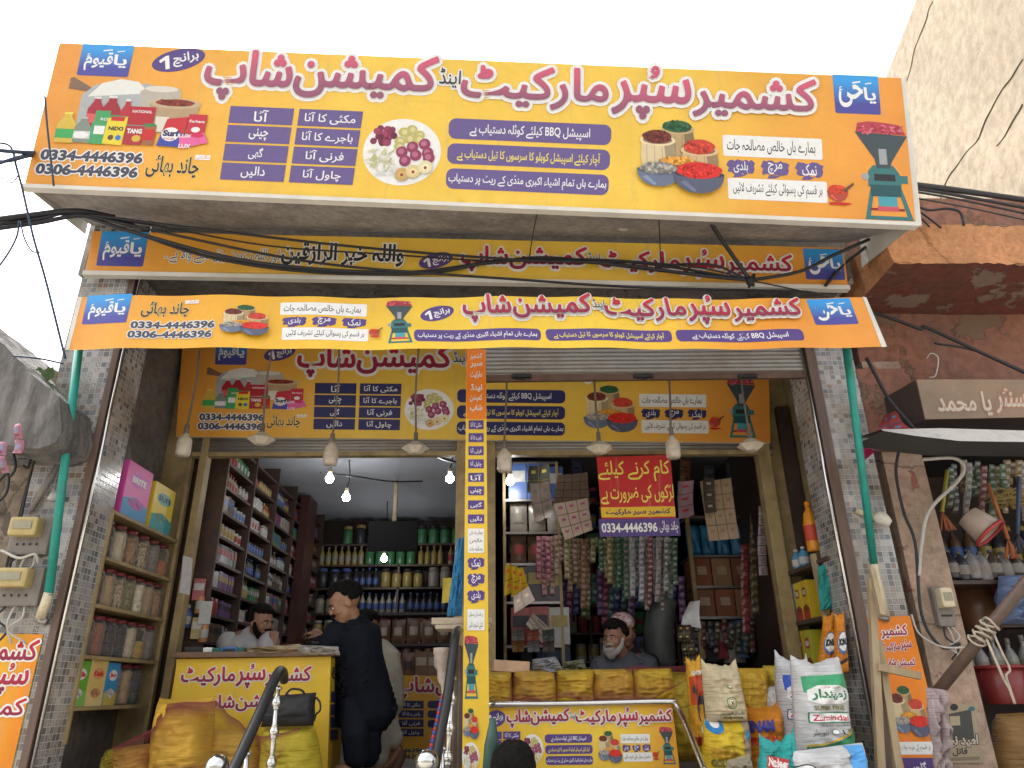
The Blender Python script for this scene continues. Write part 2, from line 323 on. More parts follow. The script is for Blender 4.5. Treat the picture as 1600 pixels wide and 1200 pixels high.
# ------------------------------------------------------------------ lettering: Urdu words are joined letter by letter, then turned into flat mesh
_F = {'ا': (0xFE8D, 0xFE8E), 'آ': (0xFE81, 0xFE82), 'د': (0xFEA9, 0xFEAA), 'ڈ': (0xFB88, 0xFB89), 'ر': (0xFEAD, 0xFEAE), 'ڑ': (0xFB8C, 0xFB8D), 'ز': (0xFEAF, 0xFEB0), 'و': (0xFEED, 0xFEEE), 'ے': (0xFBAE, 0xFBAF), 'ں': (0xFB9E, 0xFB9F), 'ء': (0xFE80, 0xFE80)}
for ch, b in (('ب', 0xFE8F), ('ت', 0xFE95), ('ج', 0xFE9D), ('ح', 0xFEA1), ('خ', 0xFEA5), ('س', 0xFEB1), ('ش', 0xFEB5), ('ص', 0xFEB9), ('ض', 0xFEBD), ('ف', 0xFED1), ('ق', 0xFED5), ('ل', 0xFEDD), ('م', 0xFEE1), ('ن', 0xFEE5), ('ئ', 0xFE89), ('پ', 0xFB56), ('ٹ', 0xFB66), ('چ', 0xFB7A), ('ک', 0xFB8E), ('گ', 0xFB92), ('ہ', 0xFBA6), ('ھ', 0xFBAA), ('ی', 0xFBFC)):
    _F[ch] = (b, b+1, b+2, b+3)
def shape(s):
    out = []; i = 0
    while i < len(s):
        c = s[i]
        if c not in _F: out.append(c); i += 1; continue
        pj = i > 0 and s[i-1] in _F and len(_F[s[i-1]]) == 4
        if c == 'ل' and i+1 < len(s) and s[i+1] == 'ا':
            out.append(chr(0xFEFC if pj else 0xFEFB)); i += 2; continue
        f = _F[c]; nj = len(f) == 4 and i+1 < len(s) and s[i+1] in _F and s[i+1] != 'ء'
        out.append(chr(f[(3 if pj else 2) if nj else (1 if pj else 0)])); i += 1
    # right to left, but digits and Latin runs keep their order
    runs = []
    for c in out:
        lat = c.isascii() and c != ' '
        if lat and runs and runs[-1][0]: runs[-1][1].append(c)
        else: runs.append([lat, [c]])
    return ''.join(''.join(r[1]) for r in reversed(runs))
_tc = {}
def glyphs(s, bold=0.0, res=3):
    """(vertices in the unit square with y down, faces, aspect) of a written line"""
    k = (s, bold, res)
    if k in _tc: return _tc[k]
    c = bpy.data.curves.new('t', 'FONT'); c.body = shape(s) if any(ch in _F for ch in s) else s
    c.offset = bold; c.resolution_u = res; c.fill_mode = 'BOTH' if False else 'FRONT'; c.dimensions = '2D'
    o = bpy.data.objects.new('t', c); COL.objects.link(o)
    dg = bpy.context.evaluated_depsgraph_get(); dg.update()
    me = bpy.data.meshes.new_from_object(o.evaluated_get(dg))
    vs = [(v.co.x, v.co.y) for v in me.vertices]; fs = [list(p.vertices) for p in me.polygons]
    bpy.data.objects.remove(o); bpy.data.curves.remove(c); bpy.data.meshes.remove(me)
    x0 = min(v[0] for v in vs); x1 = max(v[0] for v in vs); y0 = min(v[1] for v in vs); y1 = max(v[1] for v in vs)
    par = list(range(len(vs)))
    def root(i):
        while par[i] != i: par[i] = par[par[i]]; i = par[i]
        return i
    for f in fs:
        for i in f[1:]: par[root(i)] = root(f[0])
    ids = {}; grp = [[], [], []]          # neighbouring letters overlap where they join: three shallow layers
    for f in fs: grp[ids.setdefault(root(f[0]), len(ids)) % 3].append(f)
    r = ([((x-x0)/(x1-x0), (y1-y)/(y1-y0)) for x, y in vs], GF(grp), (x1-x0)/(y1-y0))
    _tc[k] = r; return r
class GF(list): pass
# ------------------------------------------------------------------ printed sheets: a flat (or slightly rippled) panel at its real distance, with ink laid on its face
class Sheet:
    def __init__(s, quad, yt, yb, wave=None, step=0):
        s.q = quad; s.wave = wave; s.step = step
        tm = PY((quad[0][0]+quad[1][0])/2, (quad[0][1]+quad[1][1])/2, yt); bmid = PY((quad[2][0]+quad[3][0])/2, (quad[2][1]+quad[3][1])/2, yb)
        d = (tm-bmid); d.x = 0
        s.p = bmid; s.n = Vector((1, 0, 0)).cross(d).normalized()
        if s.n.y > 0: s.n = -s.n
        s.layer = 0
    @classmethod
    def side(cls, quad, X):
        """a sheet standing in a plane of constant X"""
        s = cls.__new__(cls); s.q = quad; s.wave = None; s.step = 0; s.layer = 0
        s.p = Vector((X, 0, 0)); s.n = Vector((-1 if X > 0 else 1, 0, 0)); return s
    def hit(s, x, y, off=0.0):
        r = ray(x, y); p = CAM + r*((s.p-CAM).dot(s.n)/r.dot(s.n))
        return p + s.n*(off + (s.wave(p) if s.wave else 0))
    def px(s, a, b):
        q = s.q; t = [q[0][i]*(1-a)+q[1][i]*a for i in (0, 1)]; u = [q[3][i]*(1-a)+q[2][i]*a for i in (0, 1)]
        return t[0]*(1-b)+u[0]*b, t[1]*(1-b)+u[1]*b
    def axes(s, x, y):
        q = s.q; h = (q[3][1]+q[2][1]-q[0][1]-q[1][1])/2; wd = (q[1][0]+q[2][0]-q[0][0]-q[3][0])/2
        xl = (q[0][0]+q[3][0])/2; a = min(1.2, max(-.2, (x-xl)/wd)); yt = q[0][1]+(q[1][1]-q[0][1])*a; b = min(1.2, max(-.2, (y-yt)/h))
        st = (q[1][1]-q[0][1])/(q[1][0]-q[0][0]); sb = (q[2][1]-q[3][1])/(q[2][0]-q[3][0])
        sl = (q[3][0]-q[0][0])/(q[3][1]-q[0][1]); sr = (q[2][0]-q[1][0])/(q[2][1]-q[1][1])
        return st*(1-b)+sb*b, sl*(1-a)+sr*a
    def panel(s, mb, m, nu=24, nv=4, th=.02, back=None):
        mb.grid(lambda a, b: s.hit(*s.px(a, b)), nu, nv, m)
        k = back or m; bn = [s.hit(*s.px(a, b), -th) for a, b in ((0, 0), (1, 0), (1, 1), (0, 1))]
        fr = [s.hit(*s.px(a, b)) for a, b in ((0, 0), (1, 0), (1, 1), (0, 1))]
        if not s.wave:
            mb.add(fr+bn, [(0, 1, 5, 4), (1, 2, 6, 5), (2, 3, 7, 6), (3, 0, 4, 7), (7, 6, 5, 4)], k)
        return mb
class Fr:
    """a block's own frame on a sheet: unit square (y down) -> photograph pixel, following the sheet's slope"""
    def __init__(s, S, x0, y0, x1, y1, rot=0):
        s.S = S; s.cx, s.cy = (x0+x1)/2, (y0+y1)/2; s.w, s.h = x1-x0, y1-y0
        sl, sh = S.axes(s.cx, s.cy); s.sl, s.sh = sl, sh; s.c, s.s_ = math.cos(rot), math.sin(rot)
    def __call__(s, u, v):
        a, b = (u-.5)*s.w, (v-.5)*s.h; a, b = a*s.c-b*s.s_, a*s.s_+b*s.c
        return s.cx + a + s.sh*b, s.cy + b + s.sl*a
    def sub(s, u0, v0, u1, v1):
        f = Fr.__new__(Fr); f.S = s.S; f.cx, f.cy = s((u0+u1)/2, (v0+v1)/2); f.w = s.w*(u1-u0); f.h = s.h*(v1-v0); f.sl, f.sh, f.c, f.s_ = s.sl, s.sh, s.c, s.s_; return f
class Ink:
    def __init__(s, S): s.S = S; s.mb = MB(); s.k = 0
    def raw(s, pts, faces, m, uvs=None):
        """pts in photograph pixels"""
        if isinstance(faces, GF):
            k0 = s.k
            for i, g in enumerate(faces):
                if g: s.k = k0+i*.34; used = sorted({v for f in g for v in f}); ix = {v: j for j, v in enumerate(used)}; s.raw([pts[v] for v in used], [[ix[v] for v in f] for f in g], m, [uvs[v] for v in used] if uvs else None)
            s.k = k0+1; return
        s.k += 1; off = .0012 + s.k*(2e-4 if s.S.step else 8e-5) + s.S.layer
        if s.S.step:
            bm = bmesh.new(); vv = [bm.verts.new((p[0], p[1], 0)) for p in pts]
            for f in faces:
                try: bm.faces.new([vv[i] for i in f])
                except ValueError: pass
            xs = [p[0] for p in pts]; x = math.ceil(min(xs)/s.S.step)*s.S.step
            while x < max(xs):
                bmesh.ops.bisect_plane(bm, geom=bm.verts[:]+bm.edges[:]+bm.faces[:], plane_co=(x, 0, 0), plane_no=(1, 0, 0)); x += s.S.step
            bm.verts.index_update(); pts = [(v.co.x, v.co.y) for v in bm.verts]; faces = [[v.index for v in f.verts] for f in bm.faces]; bm.free()
            if uvs: y0 = min(p[1] for p in pts); y1 = max(p[1] for p in pts); ua = min(q[1] for q in uvs); ub = max(q[1] for q in uvs); uvs = [(0, ub-(ub-ua)*(p[1]-y0)/max(1e-6, y1-y0)) for p in pts]
        s.mb.add([s.S.hit(p[0], p[1], off) for p in pts], faces, m, uvs)
    def poly(s, fr, pts, m): s.raw([fr(*p) for p in pts], [list(range(len(pts)))], m)
    def rect(s, fr, u0, v0, u1, v1, m): s.poly(fr, [(u0, v0), (u1, v0), (u1, v1), (u0, v1)], m)
    def ell(s, fr, cx, cy, rx, ry, m, n=20, rot=0, wob=0):
        P = []
        for k in range(n):
            a = 2*math.pi*k/n; q = 1+wob*random.uniform(-1, 1); x, y = rx*math.cos(a)*q, ry*math.sin(a)*q
            P.append((cx+x*math.cos(rot)-y*math.sin(rot), cy+x*math.sin(rot)+y*math.cos(rot)))
        s.poly(fr, P, m)
    def rrect(s, fr, m, rad=.5):
        """rounded bar filling the frame, rad as a share of its height"""
        r = rad*fr.h; P = []
        for cx, cy, a0 in ((fr.w-r, r, -90), (fr.w-r, fr.h-r, 0), (r, fr.h-r, 90), (r, r, 180)):
            for k in range(7): a = R(a0+15*k); P.append(((cx+r*math.cos(a))/fr.w, (cy+r*math.sin(a))/fr.h))
        s.poly(fr, P, m)
    def text(s, fr, t, u0, v0, u1, v1, m, bold=0.0, outl=None, keep=False, res=3):
        """one written line filling the box u0..u1, v0..v1 of the frame; outl = (material, radius in pixels)"""
        vs, fs, asp = glyphs(t, bold, res)
        if keep:
            want = asp*fr.h*(v1-v0)/fr.w
            if want < (u1-u0): c = (u0+u1)/2; u0, u1 = c-want/2, c+want/2
            else: hh = (u1-u0)*fr.w/asp/fr.h; c = (v0+v1)/2; v0, v1 = c-hh/2, c+hh/2
        pts = [fr(u0+x*(u1-u0), v0+y*(v1-v0)) for x, y in vs]
        if outl:
            n = 10
            for k in range(n):
                a = 2*math.pi*k/n; s.raw([(p[0]+outl[1]*math.cos(a), p[1]+outl[1]*math.sin(a)) for p in pts], fs, outl[0])
        s.raw(pts, fs, m, [(0, 1-y) for x, y in vs])
    def build(s, name, parent, label=None): return s.mb.build(name, parent, label, fix=False)

# inks
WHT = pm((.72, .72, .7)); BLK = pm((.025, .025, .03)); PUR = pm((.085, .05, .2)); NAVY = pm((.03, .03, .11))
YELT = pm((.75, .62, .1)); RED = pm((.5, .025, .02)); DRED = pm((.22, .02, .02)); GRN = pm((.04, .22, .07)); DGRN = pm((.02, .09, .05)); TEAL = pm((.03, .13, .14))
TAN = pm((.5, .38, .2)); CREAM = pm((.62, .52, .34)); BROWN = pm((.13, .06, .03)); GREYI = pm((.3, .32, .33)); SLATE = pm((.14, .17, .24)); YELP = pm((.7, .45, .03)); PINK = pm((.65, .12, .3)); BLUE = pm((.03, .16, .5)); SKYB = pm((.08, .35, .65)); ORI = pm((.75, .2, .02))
CRIM = ramp_v((.24, .025, .06), (.48, .025, .045)); CRIM_HAZE = ramp_v((.27, .09, .15), (.55, .1, .17)); TAB = ramp_v((.07, .07, .3), (.04, .3, .68))  # second crimson is paler: lens haze mixed in for the roof sign
O_ = (.74, .3, .05); Y_ = (.8, .53, .075); Y2 = (.8, .54, .05); OB = (.7, .22, .02)

TITLE = [('شاپ', 0, .14, -.003, .079), ('کمیشن', .147, .378, -.009, .072), ('اینڈ', .383, .418, -.013, .032), ('مارکیٹ', .42, .659, -.002, .067), ('سپر', .666, .794, .008, .066), ('کشمیر', .798, 1, 0, .066)]
def b_title(S, root, x0, x1, yc, hs=1.0, ink=CRIM, orad=.006, words=TITLE, name='title_lettering'):
    """the shop's name, right to left, each word in its place; yc is the mid line at the middle of the span"""
    I = Ink(S); wd = x1-x0; A = []
    for t, a, b, dy, h in words:
        cx = x0+wd*(a+b)/2; sl, sh = S.axes(cx, yc); cy = yc + sl*(cx-(x0+x1)/2) + dy*wd*hs; hh = h*wd*hs
        A.append((t, Fr(S, x0+a*wd, cy-hh/2, x0+b*wd, cy+hh/2)))
    def ring(pts, fs, r, m, uv=None, n=10):
        for k in range(n): a = 2*math.pi*k/n; I.raw([(p[0]+r*math.cos(a), p[1]+r*math.sin(a)) for p in pts], fs, m, uv)
    L_ = []
    for t, f in A:
        small = t == 'اینڈ'; vs, fs, asp = glyphs(t, 0.0); r = f.h*(.006 if small else .028); L_.append(([f(*v) for v in vs], fs, r, BLK if small else ink, [(0, 1-v[1]) for v in vs], orad*wd*(.5 if small else 1)))
        if t == 'سپر': g = glyphs('و', 0.0); fp = f.sub(.5, -.3, .6, -.02); L_.append(([fp(*v) for v in g[0]], g[1], f.h*.02, ink, [(0, .8)]*len(g[0]), orad*wd))
    for pts, fs, r, m, uv, o in L_: ring(pts, fs, r+o, WHT, None, 12)
    for pts, fs, r, m, uv, o in L_: ring(pts, fs, r, m, uv, 8); I.raw(pts, fs, m, uv)
    return I.build(name, root)
def b_tab(S, root, x0, y0, x1, y1, t):
    I = Ink(S); f = Fr(S, x0, y0, x1, y1)
    v = [(0, 0), (1, 0), (1, .97), (.97, 1), (.03, 1), (0, .97)]; I.raw([f(*p) for p in v], [list(range(6))], TAB, [(0, 1-p[1]) for p in v])
    a, b = t.split(' ')
    I.text(f, a, .66, .3, .92, .72, WHT, .02); I.text(f, b, .1, .24, .64, .84, WHT, .02)
    I.text(f, 'ء', .12, .3, .2, .42, WHT); I.poly(f, [(.42, .18), (.6, .14), (.6, .18), (.42, .22)], WHT); I.poly(f, [(.7, .2), (.84, .17), (.84, .2), (.7, .23)], WHT)
    return I.build('blue_tab', root)
def b_badge(S, root, cx, cy, rx, ry):
    I = Ink(S); f = Fr(S, cx-rx, cy-ry, cx+rx, cy+ry, R(-14)); I.ell(f, .5, .5, .5, .5, PUR, 28)
    I.text(f, 'برانچ', .4, .2, .88, .82, WHT, .02); I.poly(f, [(.14, .36), (.27, .2), (.33, .2), (.33, .82), (.25, .82), (.25, .38), (.16, .48)], WHT); return I.build('oval_badge', root)
TAB1 = ['آٹا', 'چینی', 'گھی', 'دالیں']; TAB2 = ['مکئی کا آٹا', 'باجرے کا آٹا', 'فرنی آٹا', 'چاول آٹا']
def b_table(S, root, x0, y0, x1, y1, cell=None, left=True):
    I = Ink(S); f = Fr(S, x0, y0, x1, y1); cell = cell or PUR
    for j in range(4):
        for i, T in ((0, TAB1), (1, TAB2)):
            c = f.sub(0 if i == 0 else .52, j*.252, .48 if i == 0 else 1, j*.252+.225); I.rect(c, 0, 0, 1, 1, cell)
            k = len(T[j]); wd = min(.8, .075*k); I.text(c, T[j], .5-wd/2, .16, .5+wd/2, .86, WHT, .012, keep=False)
    return I.build('price_table', root)
def b_plate(S, root, x0, y0, x1, y1):
    I = Ink(S); f = Fr(S, x0, y0, x1, y1); rnd = random.Random(3)
    I.ell(f, .5, .5, .5, .5, WHT, 36)
    for k in range(26): I.ell(f, .24+rnd.uniform(-.12, .14), .27+rnd.uniform(-.12, .12), .045, .05, [pm((.2, .03, .07)), pm((.3, .05, .1)), pm((.13, .02, .04))][k % 3], 10)
    for x, y in ((.5, .2), (.6, .16), (.7, .24), (.46, .34), (.58, .3), (.7, .3), (.46, .42)): I.ell(f, x, y, .07, .07, pm((.45, .4, .12)), 14); I.ell(f, x+.01, y, .035, .04, pm((.58, .53, .28)), 10)
    for x, y in ((.63, .42), (.78, .37), (.5, .5), (.68, .54), (.83, .5), (.55, .63), (.85, .57)): I.ell(f, x, y, .075, .085, pm((.25, .04, .1)), 14); I.ell(f, x-.01, y-.01, .04, .045, pm((.4, .13, .2)), 10)
    for k in range(40): x, y = .24+rnd.uniform(-.14, .16), .58+rnd.uniform(-.13, .12); a = rnd.uniform(0, 3); I.poly(f, [(x, y), (x+.1*math.cos(a), y+.1*math.sin(a)), (x+.1*math.cos(a)+.015, y+.1*math.sin(a)+.012), (x+.015, y+.014)], pm([(.5, .5, .24), (.6, .58, .35), (.42, .43, .18)][k % 3]))
    for k in range(18): x, y = .34+rnd.uniform(-.12, .12), .8+rnd.uniform(-.07, .06); I.ell(f, x, y, .03, .012, pm((.6, .6, .55)), 8, rnd.uniform(0, 3))
    for x, y, c in ((.53, .84, (.5, .32, .12)), (.67, .79, (.62, .5, .25)), (.82, .72, (.66, .6, .36))): I.ell(f, x, y, .09, .1, pm(c), 16); I.ell(f, x, y, .05, .05, pm(sc(c, 1.15)), 10); I.ell(f, x, y+.01, .022, .025, pm((.25, .06, .05)), 8)
    return I.build('fruit_plate_picture', root)
SLOG = ['اسپیشل BBQ کیلئے کوئلہ دستیاب ہے', 'آچار کیلئے اسپیشل کوہلو کا سرسوں کا تیل دستیاب ہے', 'ہمارے ہاں تمام اشیاء اکبری منڈی کے ریٹ پر دستیاب']
def b_bar(S, root, x0, y0, x1, y1, t, ink=WHT, m=PUR, a=.03, b=.97):
    I = Ink(S); f = Fr(S, x0, y0, x1, y1); I.rrect(f, m, .36); I.text(f, t, a, .2, b, .84, ink, .014); return I.build('slogan_bar', root)
def b_bars(S, root, x0, y0, x1, y1, m=PUR):
    for j, (t, a, b) in enumerate(zip(SLOG, (.13, .06, .015), (.87, .94, .985))):
        f = Fr(S, x0, y0, x1, y1).sub(0, j*.355, 1, j*.355+.29); I = Ink(S); I.rrect(f, m, .36); I.text(f, t, a, .2, b, .84, YELT if j == 1 else WHT, .014); I.build('slogan_bar', root)
def heap(I, f, cx, cy, rx, ry, c, n=60, seed=1, ts=.02):
    rnd = random.Random(seed); I.ell(f, cx, cy, rx, ry, pm(c), 20, wob=.05)
    for k in range(n):
        a = rnd.uniform(0, 6.28); q = math.sqrt(rnd.random())*.88; I.ell(f, cx+rx*q*math.cos(a), cy+ry*q*math.sin(a), ts, ts*.7, pm(sc(c, rnd.choice((.6, .78, 1.3, 1.55)))), 6, rnd.uniform(0, 3))
def sackpic(I, f, x0, x1, y0, y1, c):
    w_ = x1-x0; I.poly(f, [(x0, y0), (x1, y0), (x1+.02, y0+.3*(y1-y0)), (x1, y1), (x0+.1*w_, y1), (x0-.01, y0+.45*(y1-y0))], pm(c))
    for k in range(4): x = x0+w_*(.14+.24*k); I.poly(f, [(x, y0+.1*(y1-y0)), (x+.03*w_, y0+.1*(y1-y0)), (x+.06*w_, y1), (x+.03*w_, y1)], pm(sc(c, .72)))
    I.poly(f, [(x1-.3*w_, y0+.05), (x1, y0), (x1+.02, y0+.3*(y1-y0)), (x1, y1), (x1-.2*w_, y1)], pm(sc(c, .5)))
    I.ell(f, (x0+x1)/2, y0, w_*.56, .075, pm(sc(c, 1.15)), 22); I.ell(f, (x0+x1)/2, y0-.005, w_*.46, .055, pm(sc(c, .35)), 22)
def bowl(I, f, cx, cy, rx, h, c):
    P = [(cx-rx, cy)] + [(cx-rx*math.cos(R(a))*(.98), cy+h*math.sin(R(a))**.8) for a in range(10, 180, 12)] + [(cx+rx, cy)]
    I.poly(f, P, pm(c)); I.poly(f, [(cx-rx*.75, cy+h*.45), (cx-rx*.2, cy+h*.95), (cx-rx*.1, cy+h*.85), (cx-rx*.55, cy+h*.35)], pm(sc(c, 1.7))); I.ell(f, cx, cy, rx, .05, pm(sc(c, .5)), 24)
def b_spices(S, root, x0, y0, x1, y1, sd=1):
    I = Ink(S); f = Fr(S, x0, y0, x1, y1); n = 46 if x1-x0 > 100 else 14
    sackpic(I, f, .34, .68, .13, .6, (.42, .3, .15)); heap(I, f, .5, .1, .17, .08, (.03, .1, .04), n, 2)
    sackpic(I, f, .09, .46, .3, .78, (.62, .5, .3)); heap(I, f, .27, .25, .17, .09, (.14, .03, .02), n, 3)
    sackpic(I, f, .56, .95, .42, .85, (.55, .38, .2)); heap(I, f, .75, .37, .18, .1, (.5, .05, .03), n, 4)
    I.ell(f, .5, .58, .22, .06, pm((.3, .18, .08)), 20); heap(I, f, .5, .57, .2, .055, (.6, .28, .04), n, 5)
    bowl(I, f, .28, .7, .25, .22, (.13, .16, .23)); heap(I, f, .28, .68, .22, .075, (.3, .28, .25), n*2, 6, .028)
    bowl(I, f, .74, .75, .29, .25, (.09, .1, .15)); heap(I, f, .74, .7, .26, .11, (.6, .03, .02), n, 7)
    return I.build('spice_picture', root)
def stroke(I, f, m):
    rnd = random.Random(int(f.cx)); P = [(.04, .18)]
    for k in range(9): P.append((.1+k*.1, .06+rnd.uniform(-.08, .08)))
    P += [(1.02, .2), (.97, .45), (1, .6), (.94, .85)]
    for k in range(9): P.append((.86-k*.1, .92+rnd.uniform(-.1, .1)))
    P += [(.02, .75), (.07, .55), (-.02, .4)]; I.poly(f, P, m); I.poly(f, [(.3, .9), (.7, .95), (.5, 1.12), (.2, 1.16)], m)
def b_labels(S, root, x0, y0, x1, y1, m=PUR):
    f = Fr(S, x0, y0, x1, y1)
    I = Ink(S); c = f.sub(0, 0, .97, .33); I.rrect(c, WHT, .1); I.text(c, 'ہمارے ہاں خالص مصالحہ جات', .04, .17, .93, .85, BLK, .008); I.build('white_label', root)
    I = Ink(S)
    for k, t in enumerate(('ہلدی', 'مرچ', 'نمک')): c = f.sub(.03+.335*k, .375, .3+.335*k, .62); stroke(I, c, m); I.text(c, t, .24, .12, .76, .86, WHT, .012)
    I.build('spice_name_marks', root)
    I = Ink(S); c = f.sub(.03, .67, 1.0, 1.0); I.rrect(c, WHT, .1); I.text(c, 'ہر قسم کی پسوائی کیلئے تشریف لائیں', .05, .17, .95, .85, BLK, .008); I.build('white_label', root)
def b_grinder(S, root, x0, y0, x1, y1, small=True):
    I = Ink(S); f = Fr(S, x0, y0, x1, y1); f.sh += 0
    T, TD, HOP = pm((.04, .16, .16)), pm((.02, .08, .09)), pm((.05, .07, .08))
    I.poly(f, [(.1, 1), (.26, .62), (.33, .62), (.2, .96), (.86, .96), (.7, .62), (.77, .62), (.97, 1)], T)
    I.rect(f, .2, .88, .82, .905, DRED); I.rect(f, .36, .74, .7, .88, pm((.06, .3, .36))); I.rect(f, .34, .86, .72, .91, pm((.5, .08, .1)))
    I.poly(f, [(.2, .66), (.22, .5), (.32, .44), (.68, .44), (.78, .52), (.8, .66)], T); I.rect(f, .24, .64, .78, .76, TD); I.rect(f, .78, .54, .92, .62, T)
    I.rect(f, .32, .53, .7, .6, BLK); I.ell(f, .16, .56, .07, .035, GREYI, 14)
    I.poly(f, [(.04, .1), (.98, .13), (.66, .4), (.62, .47), (.38, .47), (.36, .38)], HOP); I.rect(f, .44, .27, .58, .43, GREYI)
    rnd = random.Random(5); I.poly(f, [(.06, .1), (.1, .01), (.3, -.01), (.6, 0), (.85, .02), (.96, .12)], pm((.42, .05, .07)))
    for k in range(30): I.ell(f, .1+rnd.random()*.78, .035+rnd.random()*.075, .05, .012, pm(rnd.choice([(.55, .1, .13), (.33, .03, .05), (.6, .16, .2)])), 7, rnd.uniform(-.6, .6))
    if small:
        g = f.sub(-.62, .62, -.06, .86); bowl(I, g, .45, .45, .34, .42, (.4, .06, .04)); heap(I, g, .45, .38, .3, .2, (.55, .05, .02), 12, 8, .05); I.poly(g, [(.6, .4), (.98, .05), (1, .14), (.7, .48)], BROWN); I.ell(g, .5, .98, .34, .08, RED, 12, wob=.3)
    return I.build('grinder_picture', root)
def b_phones(S, root, x0, y0, x1, y1, sm=WHT):
    I = Ink(S); f = Fr(S, x0, y0, x1, y1); r = max(.6, (y1-y0)*.045)
    for j, t in enumerate(('0334-4446396', '0306-4446396')): I.text(f, t, .02-.015*j, .04+j*.52, 1-.015*j, .45+j*.52, pm((.06, .06, .09)), .05, (sm, r))
    return I.build('phone_numbers', root)
def b_name(S, root, x0, y0, x1, y1):
    I = Ink(S); f = Fr(S, x0, y0, x1, y1); I.text(f, 'چاند بھائی', 0, .08, .9, .95, BLK, .02, (pm((.75, .55, .2)), .8)); g = f.sub(.8, .02, 1.06, .2); I.rect(g, 0, 0, 1, 1, WHT); I.text(g, 'نگران', .1, .15, .9, .85, RED); return I.build('owner_name', root)
def b_products(S, root, x0, y0, x1, y1):
    """the printed heap of groceries: sacks behind, bottles, tins and packets in front"""
    I = Ink(S); f = Fr(S, x0, y0, x1, y1); rnd = random.Random(9)
    for k in range(12): a = rnd.uniform(-.25, .3); I.poly(f, [(.2, .2), (.02+rnd.random()*.05, .1+a*.3), (.02, .12+a*.3), (.2, .24)], pm((.2, .12, .08)))
    I.poly(f, [(.12, .28), (.2, .12), (.55, .08), (.6, .3), (.62, .78), (.12, .78)], pm((.36, .38, .38))); I.poly(f, [(.16, .3), (.24, .1), (.36, .03), (.48, .06), (.56, .22)], pm((.66, .66, .62)))
    I.poly(f, [(.5, .2), (.56, .1), (.76, .14), (.78, .25), (.74, .5), (.55, .5)], pm((.42, .38, .32))); I.ell(f, .64, .15, .11, .045, pm((.6, .57, .5)), 16)
    I.poly(f, [(.58, .36), (.92, .33), (.9, .6), (.86, .78), (.62, .78)], pm((.4, .28, .16))); I.ell(f, .75, .35, .17, .075, pm((.48, .36, .22)), 20); heap(I, f, .75, .34, .13, .05, (.2, .03, .02), 30, 4, .02)
    def btl(x, y, w_, h, c, lid=(.6, .6, .6), lab=None):
        I.poly(f, [(x, y+h), (x, y+.4*h), (x+.3*w_, y+.15*h), (x+.3*w_, y+.06*h), (x+.7*w_, y+.06*h), (x+.7*w_, y+.15*h), (x+w_, y+.4*h), (x+w_, y+h)], pm(c)); I.rect(f, x+.28*w_, y, x+.72*w_, y+.07*h, pm(lid))
        if lab: I.rect(f, x, y+.55*h, x+w_, y+.85*h, pm(lab))
    btl(.18, .3, .11, .45, (.35, .02, .04), lab=(.6, .1, .1)); btl(.27, .28, .13, .5, (.3, .02, .03), lab=(.05, .25, .1)); btl(.4, .32, .08, .45, (.4, .03, .04), lab=(.1, .3, .1))
    for x, y, w_, h, c in ((.46, .42, .17, .26, (.4, .02, .03)), (.24, .5, .1, .25, (.06, .3, .1)), (.64, .55, .09, .22, (.62, .58, .5))): I.rect(f, x, y, x+w_, y+h, pm(c))
    I.text(f, 'NATIONAL', .48, .47, .61, .51, WHT, .02); I.text(f, 'ROOH', .28, .6, .38, .64, WHT, .02)
    btl(.0, .54, .13, .44, (.6, .42, .06), (.7, .6, .1), (.05, .35, .1)); btl(.12, .6, .11, .37, (.2, .24, .2), (.4, .4, .4), (.5, .52, .5)); I.ell(f, .17, .86, .05, .05, WHT, 14)
    I.rect(f, .23, .66, .34, .98, pm((.06, .32, .12))); I.rect(f, .25, .72, .32, .84, WHT)
    I.poly(f, [(.33, .6), (.46, .58), (.45, .99), (.32, .97)], pm((.68, .55, .04))); I.rect(f, .35, .58, .44, .64, RED); I.text(f, 'NIDO', .345, .72, .445, .78, BLK, .05); I.ell(f, .37, .88, .02, .04, BROWN, 8); I.ell(f, .42, .88, .02, .04, BLUE, 8)
    I.rect(f, .46, .7, .58, .97, pm((.36, .03, .04))); I.text(f, 'TANG', .47, .74, .57, .81, WHT, .05); I.ell(f, .54, .88, .03, .05, pm((.6, .4, .05)), 10)
    I.rect(f, .585, .68, .66, .97, pm((.3, .12, .05))); I.rect(f, .575, .74, .655, .9, RED); I.rect(f, .58, .66, .65, .7, GRN)
    I.poly(f, [(.68, .97), (.72, .58), (.86, .54), (.84, .98)], pm((.05, .07, .34))); I.poly(f, [(.7, .78), (.72, .58), (.86, .54), (.85, .78)], pm((.5, .03, .04))); I.ell(f, .76, .8, .06, .1, WHT, 16); I.text(f, 'Surf', .71, .74, .82, .83, NAVY, .06); I.text(f, 'EXCEL', .72, .85, .8, .88, RED, .02)
    I.rect(f, .86, .5, .98, .78, pm((.48, .03, .05))); I.text(f, 'Forhans', .87, .58, .97, .62, WHT, .02); I.ell(f, .92, .72, .03, .04, WHT, 12)
    I.poly(f, [(.82, .82), (.98, .76), (1.02, .9), (.84, 1)], PINK); I.text(f, 'LUX', .83, .93, .91, .99, WHT, .03); I.text(f, 'LUX', .82, .79, .9, .84, WHT, .03); I.ell(f, .94, .8, .04, .035, pm((.55, .03, .1)), 10)
    return I.build('grocery_picture', root)
